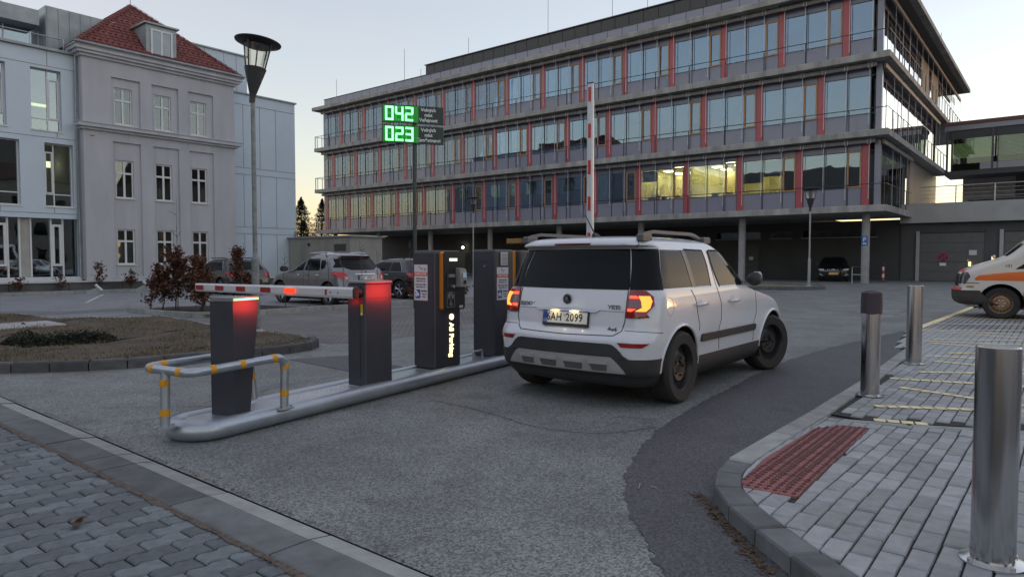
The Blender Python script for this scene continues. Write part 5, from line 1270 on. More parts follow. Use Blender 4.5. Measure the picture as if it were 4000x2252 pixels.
def terminal(x0, x1, y0, y1, top, name, label):
    t = thing(name, label, 'pay terminal', ((x0 + x1) / 2, (y0 + y1) / 2, .13), 0, 'pay terminals on the island')
    c = .012
    pl = [(x0 + c, y0), (x1 - c, y0), (x1, y0 + c), (x1, y1 - c), (x1 - c, y1), (x0 + c, y1), (x0, y1 - c), (x0, y0 + c)]
    b = MB(); b.loft([[(*p, z) for p in pl] for z in (.16, top - .06)] + [[((x0 + x1) / 2 + (p[0] - (x0 + x1) / 2) * s, (y0 + y1) / 2 + (p[1] - (y0 + y1) / 2) * s, z) for p in pl] for s, z in ((1, top - .03), (.97, top - .006), (.93, top))]); b.build('body', M_ANTH, t)
    slab('plinth', M_BLK, t, x0 + .02, x1 - .02, y0 + .02, y1 - .02, .131, .159)
    # door joint on the -X face
    for (a, b_, c_, d) in ((y0 + .03, y1 - .03, top - .16, top - .157), (y0 + .03, y1 - .03, .3, .303), (y0 + .03, y0 + .033, .303, top - .16), (y1 - .033, y1 - .03, .303, top - .16)): slab('door_joint', M_BLK, t, x0 - .001, x0 + .003, a, b_, c_, d)
    MB().lathe([(.001, -.008), (.014, -.008), (.016, 0)], (x0, (y0 + y1) / 2 - .02, top - .21), 10, 'x').build('lock', M_GALV, t)
    return t
def orange_front(t, x0, x1, y0, z0, z1, parent_full=True):
    c = .02
    prof = [(x0, z0 + c), (x0 + c, z0), (x1 - c, z0), (x1, z0 + c), (x1, z1 - c), (x1 - c, z1), (x0 + c, z1), (x0, z1 - c)]
    MB().loft([[(a, y0, z) for a, z in prof], [(a, y0 - .055, z) for a, z in prof]]).build('orange_frame', M_ORA, t)
    pr2 = [(x0 + .004 + (a - x0) * (1 - .008 / (x1 - x0)), z) for a, z in prof]
    f = MB().loft([[(a, y0 - .0555, z) for a, z in pr2], [(a, y0 - .066, z) for a, z in pr2]]).build('front_panel', M_BLK, t)
    return f
T1 = terminal(5.29, 5.7, 5.39, 5.735, 1.465, 'pay_terminal', 'pay terminal with orange-framed card panel and glowing vertical lettering')
f1 = orange_front(T1, 5.36, 5.705, 5.389, .80, 1.45)
yf = 5.389 - .067
MB().box(5.45, 5.575, yf - .002, yf, 1.345, 1.377).build('display', emis('terminal_display', (.75, .85, .7), 1.6), f1)
b = MB(); b.cbox(5.41, 5.52, yf - .012, yf, 1.05, 1.21, .006); tk_ = b.build('ticket_slot', mat('slot_dark_metal', (.05, .05, .05), .3, .6), f1)
MB().lathe([(.016, -.03), (.018, 0)], (5.485, yf - .012, 1.065), 12, 'y').build('button', mat('steel_button', (.6, .6, .6), .25, .9), f1, smooth=40)
MB().box(5.42, 5.51, yf - .03, yf - .013, 1.165, 1.2).build('slot_lip', mat('brushed_lip', (.45, .45, .44), .35, .8), f1)
b = MB(); b.loft([[(5.55, yf - .001, z) for z in (1.05,)] * 1 + [(5.66, yf - .001, 1.05), (5.66, yf - .001, 1.27), (5.55, yf - .001, 1.27)], [(5.55, yf - .085, 1.06), (5.66, yf - .085, 1.06), (5.66, yf - .06, 1.25), (5.55, yf - .06, 1.25)]]); cr = b.build('card_reader', mat('reader_grey', (.3, .3, .29), .4, .3), f1)
MB().box(5.58, 5.63, yf - .092, yf - .086, 1.16, 1.22).build('reader_screen', mat('reader_screen_blue', (.35, .45, .55), .2, emit=((.5, .7, 1), .15)), cr); MB().box(5.588, 5.622, yf - .097, yf - .09, 1.09, 1.13).build('reader_slot', M_BLK, cr)
# contactless symbol
b = MB()
for r_ in (.016, .028, .04): b.tube([(5.47 + r_ * math.cos(a), yf - .003, .955 + r_ * math.sin(a) * 1.1) for a in [rad(-50 + 28 * k) for k in range(11)]], .0028, 4)
b.tube([(5.455, yf - .003, .915), (5.475, yf - .003, .9), (5.465, yf - .003, .87), (5.49, yf - .003, .875), (5.485, yf - .003, .845), (5.455, yf - .003, .855), (5.455, yf - .003, .88)], .0035, 4)
b.tube([(5.41, yf - .002, .83), (5.53, yf - .002, .83), (5.53, yf - .002, 1.0), (5.41, yf - .002, 1.0), (5.41, yf - .002, .83)], .0018, 4)
b.build('contactless_symbol', mat('symbol_grey', (.35, .35, .35), .5), f1)
MB().box(5.61, 5.665, yf - .003, yf, .818, .845).build('maker_plate', mat('plate_pale', (.5, .5, .48), .5), f1)
poster(T1, (5.289, 5.722, .90), (0, -1, 0), .225, .41, (-1, 0, 0))
# glowing lettering running down the body
E_LET = emis('glowing_lettering', (1, .74, .3), 3.4)
lettering('glowing_lettering', 'AS Parking', .083, E_LET, T1, (5.545, 5.387, .455), (0, 0, -1), (1, 0, 0), .003, bold=.0035, spacing=1.06)
MB().lathe([(.018, 0), (.034, 0), (.034, -.006), (.018, -.006)], (5.548, 5.389, .715), 16, 'y').build('glowing_emblem', E_LET, T1)
T2 = terminal(6.455, 6.83, 5.52, 5.885, 1.49, 'pay_terminal', 'plain dark terminal with intercom grille and tariff poster')
b = MB(); b.cbox(6.56, 6.7, 5.5, 5.519, 1.29, 1.455, .008); ic = b.build('intercom', mat('intercom_grey', (.5, .52, .55), .45, .2), T2)
for k in range(9): MB().tube([(6.575 + .11 * q / 6, 5.499, 1.305 + k * .0165 + .003 * math.sin(q)) for q in range(7)], .0022, 4).build('grille_slot', M_BLK, ic)
poster(T2, (6.49, 5.519, .85), (1, 0, 0), .235, .42, (0, -1, 0))
T3 = terminal(7.86, 8.2, 6.22, 6.5, 1.5, 'pay_terminal', 'pay terminal with orange edge half hidden by the white car')
MB().cbox(7.79, 7.858, 6.3, 6.37, .8, 1.49, .01).build('orange_frame', M_ORA, T3); MB().cbox(7.74, 7.789, 6.32, 6.36, 1.0, 1.2, .006).build('card_reader', MATS['reader_grey'], T3)
# lifting hoops on the island deck
for k, (s, t, lab) in enumerate(((3.2, .1, 'small steel lifting hoop behind the glowing pay terminal'), (3.6, -.1, 'small steel lifting hoop in front of the intercom terminal'))):
    a = isl_pt(s, t, .13); b_ = isl_pt(s + .2, t, .13)
    MBo = MB().tube(fillet([a, (a[0], a[1], .24), (b_[0], b_[1], .24), b_], .015, 3), .014, 8).build('lifting_hoop', M_GALV2, smooth=50)
    tag(MBo, lab, 'hoop', 'lifting hoops')
# ------------------------------------------------------------------ stainless bollards
M_INOX = mat('brushed_stainless', (.5, .5, .51), .2, 1., var=.1, scale=3, streak=.02)
def bollard(x, y, z, r, h, label, cover=False):
    t = thing('bollard', label, 'bollard', (x, y, z), 0, 'stainless bollards', world=False)
    MB().lathe([(r, .012), (r, h - .006), (r - .006, h), (.001, h)], (0, 0, 0), 40).build('post', M_INOX, t, smooth=40)
    MB().lathe([(.001, 0), (r * 1.5, 0), (r * 1.5, .008), (r * 1.02, .014), (r * .9, .014)], (0, 0, .001), 40).build('base_flange', mat('polished_flange', (.6, .6, .6), .18, 1., var=.1, scale=20), t, smooth=40)
    for k in range(4):
        a = rad(45 + 90 * k); MB().lathe([(.012, 0), (.012, .012), (.006, .018)], (r * 1.28 * math.cos(a), r * 1.28 * math.sin(a), .009), 6).build('bolt', M_GALV, t)
    if cover:
        rings = []
        for i, zz in enumerate((h - .19, h - .18, h - .13, h - .06, h + .01, h + .025, h + .03)):
            rr = r + .012 if i < 4 else r + .008 if i < 5 else r * .7 if i == 5 else .01
            rings.append([((rr + .004 * mn.noise((a * 2, zz * 9, 1))) * math.cos(a), (rr + .004 * mn.noise((a * 2, zz * 9, 5))) * math.sin(a), zz + (.018 * mn.noise((a * 1.3, 3, 2)) if i < 2 else .008 * mn.noise((a * 2, 7, zz)))) for a in [2 * math.pi * k / 32 for k in range(32)]])
        MB().loft(rings).build('cover', mat('dark_plum_bag', (.045, .03, .045), .6, var=.25, scale=12, bump=.4, bscale=40), t, smooth=60)
    return t
bollard(3.47, .205, .088, .081, .915, 'near thick stainless bollard at the pavement front')
bollard(7.36, 1.455, .034, .084, .995, 'stainless bollard wearing a dark plum cover', True)
bollard(9.98, 1.475, .034, .09, 1.0, 'far bare stainless bollard by the apron kerb')
# ------------------------------------------------------------------ vehicles
def tab(t):
    """piecewise-linear table -> function"""
    t = sorted(t)
    def f(z):
        if z <= t[0][0]: return t[0][1]
        for (a, va), (b_, vb) in zip(t, t[1:]):
            if z <= b_: return va + (vb - va) * (z - a) / (b_ - a)
        return t[-1][1]
    return f
def stab(t):
    """smooth (Catmull-Rom) table"""
    t = sorted(t); n = len(t)
    def f(z):
        if z <= t[0][0]: return t[0][1]
        if z >= t[-1][0]: return t[-1][1]
        for i in range(n - 1):
            if z <= t[i + 1][0]:
                z0, v0 = t[i]; z1, v1 = t[i + 1]; h = z1 - z0; u = (z - z0) / h
                m0 = (v1 - t[i - 1][1]) / (z1 - t[i - 1][0]) if i > 0 else (v1 - v0) / h
                m1 = (t[i + 2][1] - v0) / (t[i + 2][0] - z0) if i < n - 2 else (v1 - v0) / h
                s0 = (v1 - v0) / h
                if s0 == 0 or m0 * s0 <= 0: m0 = 0 if s0 == 0 else m0 * (m0 * s0 > 0)
                if s0 == 0 or m1 * s0 <= 0: m1 = 0 if s0 == 0 else m1 * (m1 * s0 > 0)
                return v0 * (2 * u ** 3 - 3 * u * u + 1) + m0 * h * (u ** 3 - 2 * u * u + u) + v1 * (-2 * u ** 3 + 3 * u * u) + m1 * h * (u ** 3 - u * u)
    return f
class Shell:
    """car skin as stacked plan outlines: near end at x=0 (xr), far end xf, half width w, corner radii"""
    def __init__(s, xr, xf, w, rr, rf, bow=.05, fbow=.1):
        s.xr, s.xf, s.w, s.rr, s.rf, s.bow, s.fbow = xr, xf, w, rr, rf, bow, fbow; s.cache = {}
    def half(s, z):
        k = round(z, 4)
        if k in s.cache: return s.cache[k]
        w, r, q = s.w(z), s.rr(z), s.rf(z); x0, x1 = s.xr(z), s.xf(z); r = min(r, w * .9); q = min(q, w * .9)
        L = max(x1 - x0, .2); bw = min(s.bow, L * .1); fb = min(s.fbow, L * .15); r = min(r, L * .35); q = min(q, L * .45)
        P = []
        for i in range(10): y = (w - r) * i / 10; P.append((x0 + bw * (i / 10) ** 2, y))
        for i in range(13): a = math.pi / 2 * i / 12; P.append((x0 + bw + r - r * math.cos(a), w - r + r * math.sin(a)))
        xa, xb = x0 + bw + r, x1 - fb - q
        for i in range(1, 60): P.append((xa + (xb - xa) * i / 60, w))
        for i in range(11): a = math.pi / 2 * i / 10; P.append((x1 - fb - q + q * math.sin(a), w - q + q * math.cos(a)))
        for i in range(9, -1, -1): y = (w - q) * i / 10; P.append((x1 - fb * (i / 10) ** 2, y))
        A = [0]
        for a, b_ in zip(P, P[1:]): A.append(A[-1] + math.dist(a, b_))
        s.cache[k] = (P, A); return P, A
    def at(s, t, z, off=0., side=-1):
        P, A = s.half(z); sg = 1
        if t < 0: t, sg = -t, -1
        t = min(t, A[-1] - 1e-6)
        lo, hi = 0, len(A) - 1
        while hi - lo > 1:
            m = (lo + hi) // 2
            if A[m] <= t: lo = m
            else: hi = m
        a, b_ = P[lo], P[hi]; d = A[hi] - A[lo] or 1; u = (t - A[lo]) / d
        x, y = a[0] + (b_[0] - a[0]) * u, a[1] + (b_[1] - a[1]) * u
        nx, ny = -(b_[1] - a[1]) / d, (b_[0] - a[0]) / d
        if off:
            # include slope in z for a true outward offset
            x, y = x + nx * off, y + ny * off
        return (x, y * side * sg, z)
    def s_of(s, key, z):
        """arc length where the outline crosses y (float) near the x=0 end, or ('x', v) along the side, or ('fy', v) at the far end"""
        P, A = s.half(z)
        if isinstance(key, tuple):
            if key[0] == 'x':
                for i in range(22, len(P) - 1):
                    if P[i][0] <= key[1] <= P[i + 1][0] and P[i + 1][0] > P[i][0]: return A[i] + (A[i + 1] - A[i]) * (key[1] - P[i][0]) / (P[i + 1][0] - P[i][0])
                for i in range(9, 23):
                    if P[i][0] <= key[1] <= P[i + 1][0]: return A[i] + (A[i + 1] - A[i]) * (key[1] - P[i][0]) / max(1e-6, P[i + 1][0] - P[i][0])
                return A[22] if key[1] < P[22][0] else A[-1]
            if key[0] == 's': return key[1]
        v = abs(key); sg = 1 if key >= 0 else -1
        for i in range(22):
            if P[i][1] <= v <= P[i + 1][1]: return sg * (A[i] + (A[i + 1] - A[i]) * (v - P[i][1]) / max(1e-6, P[i + 1][1] - P[i][1]))
        return sg * A[22]
    def body(s, zs, arches=(), skip=None):
        """mesh of the whole skin with wheel-arch openings; arches = (x, z, r)"""
        b = MB(); n = None; V = []
        for z in zs:
            P, A = s.half(z); ring = [(x, -y, z) for x, y in P] + [(x, y, z) for x, y in reversed(P[1:-1])]; n = len(ring); V += [list(p) for p in ring]
        F = []
        inside = lambda p: any(abs(p[1]) > .35 and math.hypot(p[0] - ax, p[2] - az) < ar for ax, az, ar in arches)
        mark = [inside(p) for p in V]; used = set()
        for k in range(len(zs) - 1):
            for i in range(n):
                j = (i + 1) % n; f = (k * n + i, k * n + j, (k + 1) * n + j, (k + 1) * n + i)
                if all(mark[q] for q in f): continue
                F.append(f); used.update(f)
        for q in used:
            if mark[q]:
                p = V[q]
                for ax, az, ar in arches:
                    d = math.hypot(p[0] - ax, p[2] - az)
                    if d < ar and d > 1e-5: p[0] = ax + (p[0] - ax) * ar / d; p[2] = az + (p[2] - az) * ar / d
        top = tuple(range((len(zs) - 1) * n, len(zs) * n)); F.append(top); F.append(tuple(reversed(range(n))))
        b.add(V, F); return b
    def patch(s, name, rows, m, parent, off=.004, nu=10, side=-1, nz=None, skirt=True, smooth=70, thick=None):
        """skin-hugging panel; rows = [(z, from, to), ...]; from/to as in s_of"""
        rows = sorted(rows, key=lambda r: r[0]); rr = []
        nz = nz or max(2, int((rows[-1][0] - rows[0][0]) / .03))
        zs = sorted({r[0] for r in rows} | {rows[0][0] + (rows[-1][0] - rows[0][0]) * k / nz for k in range(nz + 1)})
        for z in zs:
            for (za, a0, a1), (zb, b0, b1) in zip(rows, rows[1:]):
                if za <= z <= zb + 1e-9:
                    u = (z - za) / max(1e-9, zb - za); la, lb = s.s_of(a0, za), s.s_of(b0, zb); ha, hb = s.s_of(a1, za), s.s_of(b1, zb); rr.append((z, la + (lb - la) * u, ha + (hb - ha) * u)); break
        b = MB(); g = []
        for z, a, c in rr: g.append([s.at(a + (c - a) * i / nu, z, off, side) for i in range(nu + 1)])
        V = [p for r in g for p in r]; W_ = nu + 1
        F = [(k * W_ + i, k * W_ + i + 1, (k + 1) * W_ + i + 1, (k + 1) * W_ + i) for k in range(len(g) - 1) for i in range(nu)]
        if skirt:
            g2 = [[s.at(a + (c - a) * i / nu, z, off - (thick or .02), side) for i in range(nu + 1)] for z, a, c in rr]
            o = len(V); V += [p for r in g2 for p in r]
            H_ = len(g)
            bd = [i for i in range(W_)] + [k * W_ + nu for k in range(1, H_)] + [(H_ - 1) * W_ + i for i in range(nu - 1, -1, -1)] + [k * W_ for k in range(H_ - 2, 0, -1)]
            F += [(bd[i], bd[(i + 1) % len(bd)], bd[(i + 1) % len(bd)] + o, bd[i] + o) for i in range(len(bd))]
        b.add(V, F); return b.build(name, m, parent, smooth=smooth)
    def line(s, name, pts, m, parent, r=.003, side=-1, off=0., n=14):
        P = []
        for (k0, z0), (k1, z1) in zip(pts, pts[1:]):
            a, c = s.s_of(k0, z0), s.s_of(k1, z1)
            for i in range(n): u = i / n; P.append(s.at(a + (c - a) * u, z0 + (z1 - z0) * u, off, side))
        k, z = pts[-1]; P.append(s.at(s.s_of(k, z), z, off, side))
        return MB().tube(P, r, 5).build(name, m, parent)
M_TYRE = mat('tyre_rubber', (.022, .022, .024), .8, var=.2, scale=20, bump=.2, bscale=90)
M_STEELW = mat('black_steel_wheel', (.014, .014, .016), .4, 0, var=.15)
M_ALLOY = mat('alloy_wheel', (.45, .46, .48), .3, .85, var=.08)
M_CARB = mat('black_car_plastic', (.03, .031, .034), .62, var=.15, scale=8, bump=.15, bscale=200)
M_CGL = mat('tinted_car_glass', (.008, .01, .012), .03, var=0, spec=.5, ior=1.22)
M_GAP = mat('panel_gap_dark', (.01, .01, .011), .7, var=0)
M_UNDER = mat('underbody', (.012, .012, .013), .9, var=.1)
M_CHROME = mat('chrome', (.65, .66, .68), .12, 1., var=.03)
M_PLATE = mat('plate_white', (.72, .72, .68), .5, var=.04); M_PLTXT = mat('plate_black', (.012, .012, .014), .5)
def wheel(parent, x, y, z, r, wd, side, style='steel', steer=0., arch=None):
    """part 'wheel' > tyre, rim (and spokes); side=-1 shows its face towards -y"""
    w_ = bpy.data.objects.new('wheel', None); COL.objects.link(w_); w_.parent = parent; w_.location = (x, y, z); w_.rotation_euler = (0, 0, steer)
    s = side; q = r / .33
    MB().lathe([(.215 * q, s * wd * .46), (.3 * q, s * wd * .5), (.322 * q, s * wd * .42), (.33 * q, s * wd * .3), (.33 * q, -s * wd * .3), (.32 * q, -s * wd * .45), (.215 * q, -s * wd * .46)], (0, 0, 0), 40, 'y', caps=False).build('tyre', M_TYRE, w_, smooth=40)
    if style == 'steel':
        MB().lathe([(.214 * q, s * wd * .45), (.205 * q, s * wd * .4), (.195 * q, s * wd * .16), (.15 * q, s * wd * .17), (.125 * q, s * wd * .3), (.06 * q, s * wd * .27), (.05 * q, s * wd * .2), (.03 * q, s * wd * .22), (.001, s * wd * .22)], (0, 0, 0), 36, 'y', caps=False).build('rim', M_STEELW, w_, smooth=50)
        h = MB()
        for k in range(14):
            a = 2 * math.pi * k / 14; h.lathe([(.001, s * .003), (.014 * q, s * .002), (.015 * q, 0)], (.172 * q * math.cos(a), s * wd * .168, .172 * q * math.sin(a)), 8, 'y')
        for k in range(5):
            a = 2 * math.pi * k / 5; h.lathe([(.001, s * .014), (.011 * q, s * .012), (.011 * q, 0)], (.083 * q * math.cos(a), s * wd * .285, .083 * q * math.sin(a)), 6, 'y')
        h.build('vent_hole', M_GAP, w_)
    elif style == 'van':
        m_ = mat('rusty_steel_wheel', (.3, .2, .13), .5, .4, var=.3, scale=20)
        MB().lathe([(.214 * q, s * wd * .45), (.2 * q, s * wd * .36), (.185 * q, s * wd * .12), (.13 * q, s * wd * .3), (.115 * q, s * wd * .32), (.1 * q, s * wd * .2), (.05 * q, s * wd * .22), (.001, s * wd * .22)], (0, 0, 0), 36, 'y', caps=False).build('rim', m_, w_, smooth=50)
        h = MB()
        for k in range(16): a = 2 * math.pi * k / 16; h.lathe([(.001, s * .004), (.016 * q, s * .002), (.017 * q, 0)], (.165 * q * math.cos(a), s * wd * .19, .165 * q * math.sin(a)), 8, 'y')
        h.build('vent_hole', M_GAP, w_)
        h = MB()
        for k in range(6): a = 2 * math.pi * k / 6; h.lathe([(.001, s * .03), (.016 * q, s * .026), (.018 * q, 0)], (.07 * q * math.cos(a), s * wd * .22, .07 * q * math.sin(a)), 6, 'y')
        h.build('wheel_nut', mat('bare_nut', (.55, .45, .35), .35, .7), w_)
    else:
        MB().lathe([(.216 * q, s * wd * .45), (.222 * q, s * wd * .46), (.21 * q, s * wd * .42), (.2 * q, -s * wd * .1), (.05 * q, -s * wd * .12)], (0, 0, 0), 32, 'y', caps=False).build('rim', mat('rim_shadow', (.02, .02, .02), .6), w_, smooth=40)
        h = MB()
        for k in range(5):
            a = 2 * math.pi * k / 5 + .3; c, d = math.cos(a), math.sin(a)
            for dv in (-.16, .16):
                c2, d2 = math.cos(a + dv), math.sin(a + dv)
                h.tube([(.03 * q * c, s * wd * .34, .03 * q * d), (.1 * q * (c + c2) / 2, s * wd * .36, .1 * q * (d + d2) / 2), (.212 * q * c2, s * wd * .4, .212 * q * d2)], [.03 * q, .022 * q, .026 * q], 6)
        h.lathe([(.05 * q, s * wd * .3), (.048 * q, s * wd * .4), (.001, s * wd * .41)], (0, 0, 0), 16, 'y'); h.lathe([(.222 * q, s * wd * .44), (.207 * q, s * wd * .43), (.205 * q, s * wd * .3)], (0, 0, 0), 36, 'y', caps=False)
        h.build('spokes', M_ALLOY, w_, smooth=40)
    return w_
def arch_liner(parent, x, z, r, y, side, depth=.35):
    b = MB(); n = 20; A = [math.pi * (-.12) + math.pi * 1.24 * k / n for k in range(n + 1)]
    o = [(x + r * math.cos(a), y, z + r * math.sin(a)) for a in A]; i = [(p[0], y - side * depth, p[2]) for p in o]
    b.add(o + i, [(k, k + 1, n + 2 + k, n + 1 + k) for k in range(n)] + [tuple(range(n + 1, 2 * n + 2))]); return b.build('wheel_arch_liner', M_UNDER, parent)
def plate(parent, txt, c, xd, up, w_=.52, h=.11, frame=True, eu=True, m=None, size=.1, lit=None):
    """number plate: c centre, xd along, up; normal = xd x up"""
    c, xd, up = Vector(c), Vector(xd).normalized(), Vector(up).normalized(); nv = xd.cross(up)
    def bx(a, b_, d, e, l0, l1): 
        q = [c + xd * x + up * z + nv * l for l in (l0, l1) for x, z in ((a, d), (b_, d), (b_, e), (a, e))]
        return MB().add([tuple(p) for p in q], [(3, 2, 1, 0), (4, 5, 6, 7), (0, 1, 5, 4), (1, 2, 6, 5), (2, 3, 7, 6), (3, 0, 4, 7)])
    f = bx(-w_ / 2 - .012, w_ / 2 + .012, -h / 2 - .028, h / 2 + .012, -.03, .006).build('number_plate', M_CARB, parent)
    bx(-w_ / 2, w_ / 2, -h / 2, h / 2, .0065, .009).build('plate_face', m or M_PLATE, f)
    if eu:
        bx(-w_ / 2 + .002, -w_ / 2 + .045, -h / 2 + .002, h / 2 - .002, .0095, .0105).build('country_strip', mat('plate_blue', (.02, .07, .3), .5), f)
        lettering('country_code', 'CZ', .032, M_TXTW, f, c + xd * (-w_ / 2 + .0235) + up * (-h * .3) + nv * .0112, xd, up, .0004)
    parts = txt.split('|')
    for t, x in zip(parts, (-.13, .11) if len(parts) > 1 else (.02,)):
        lettering('plate_number', t, size, M_PLTXT, f, c + xd * (x * w_ / .52) + nv * .0112, xd, up, .0006, bold=.001, spacing=1.08, wscale=.86)
    if len(parts) > 1: lettering('plate_seal', 'o', .04, mat('seal_red', (.4, .1, .1), .5), f, c + xd * (-.005) + up * .025 + nv * .0112, xd, up, .0006)
    return f

# ---- the white compact off-roader leaving through the barrier (heads along +X)
Y = thing('white_suv', 'white compact SUV with lit tail lights driving through the barrier lane', 'car', (5.28, 3.695, 0), 0, world=False)
M_WP = mat('white_car_paint', (.6, .635, .7), .3, var=.03, scale=.8, coat=.8)
YS = Shell(xr=stab([(.2, .12), (.3, .05), (.36, .02), (.5, 0), (.62, .0), (.68, .035), (.72, .075), (.78, .085), (.9, .105), (1.08, .15), (1.3, .225), (1.47, .285), (1.49, .2), (1.505, .185), (1.53, .2), (1.555, .25), (1.575, .36), (1.59, .6), (1.60, .8)]),
           xf=stab([(.2, 3.8), (.3, 4.02), (.45, 4.1), (.7, 4.08), (.8, 4.0), (.88, 3.85), (.95, 3.55), (1.0, 3.2), (1.04, 2.98), (1.08, 2.86), (1.2, 2.66), (1.35, 2.42), (1.47, 2.2), (1.53, 2.02), (1.56, 1.85), (1.585, 1.55), (1.60, 1.2)]),
           w=stab([(.2, .78), (.27, .84), (.34, .865), (.42, .872), (.6, .892), (.8, .9), (.95, .895), (1.06, .875), (1.09, .862), (1.25, .822), (1.42, .775), (1.49, .745), (1.53, .715), (1.56, .655), (1.582, .54), (1.595, .36), (1.60, .25)]),
           rr=tab([(.2, .2), (.5, .26), (.7, .24), (1.1, .24), (1.3, .22), (1.45, .2), (1.53, .25), (1.6, .2)]), rf=tab([(.2, .4), (.8, .5), (.95, .55), (1.05, .4), (1.5, .3), (1.6, .2)]), bow=.055, fbow=.12)
yz = [.2, .24, .27, .3, .33, .36, .385, .41, .44, .47, .5, .53, .56, .59, .62, .65, .68, .7, .72, .75, .78, .81, .84, .87, .9, .93, .96, 1.0, 1.04, 1.07, 1.1, 1.15, 1.2, 1.25, 1.3, 1.35, 1.4, 1.44, 1.465, 1.475, 1.485, 1.495, 1.505, 1.52, 1.535, 1.55, 1.563, 1.575, 1.583, 1.59, 1.596, 1.60]
RAX, FAX, WR = .735, 3.28, .343
arch = ((RAX, .345, .385), (FAX, .345, .395))
bd = YS.body([z for z in yz if z >= .36], arch).build('body', M_WP, Y, smooth=55)
YS.body([z for z in yz if z <= .36], arch).build('lower_body', M_CARB, Y, smooth=55)
MB().box(.35, 3.75, -.7, .7, .16, .3).build('underbody', M_UNDER, Y)
for ax in (RAX, FAX):
    for sd in (-1, 1):
        arch_liner(Y, ax, .345, .385, sd * .872, sd); 
        wheel(Y, ax, sd * .8, WR, WR, .225, sd, 'steel', (-.33 if ax == FAX else 0))
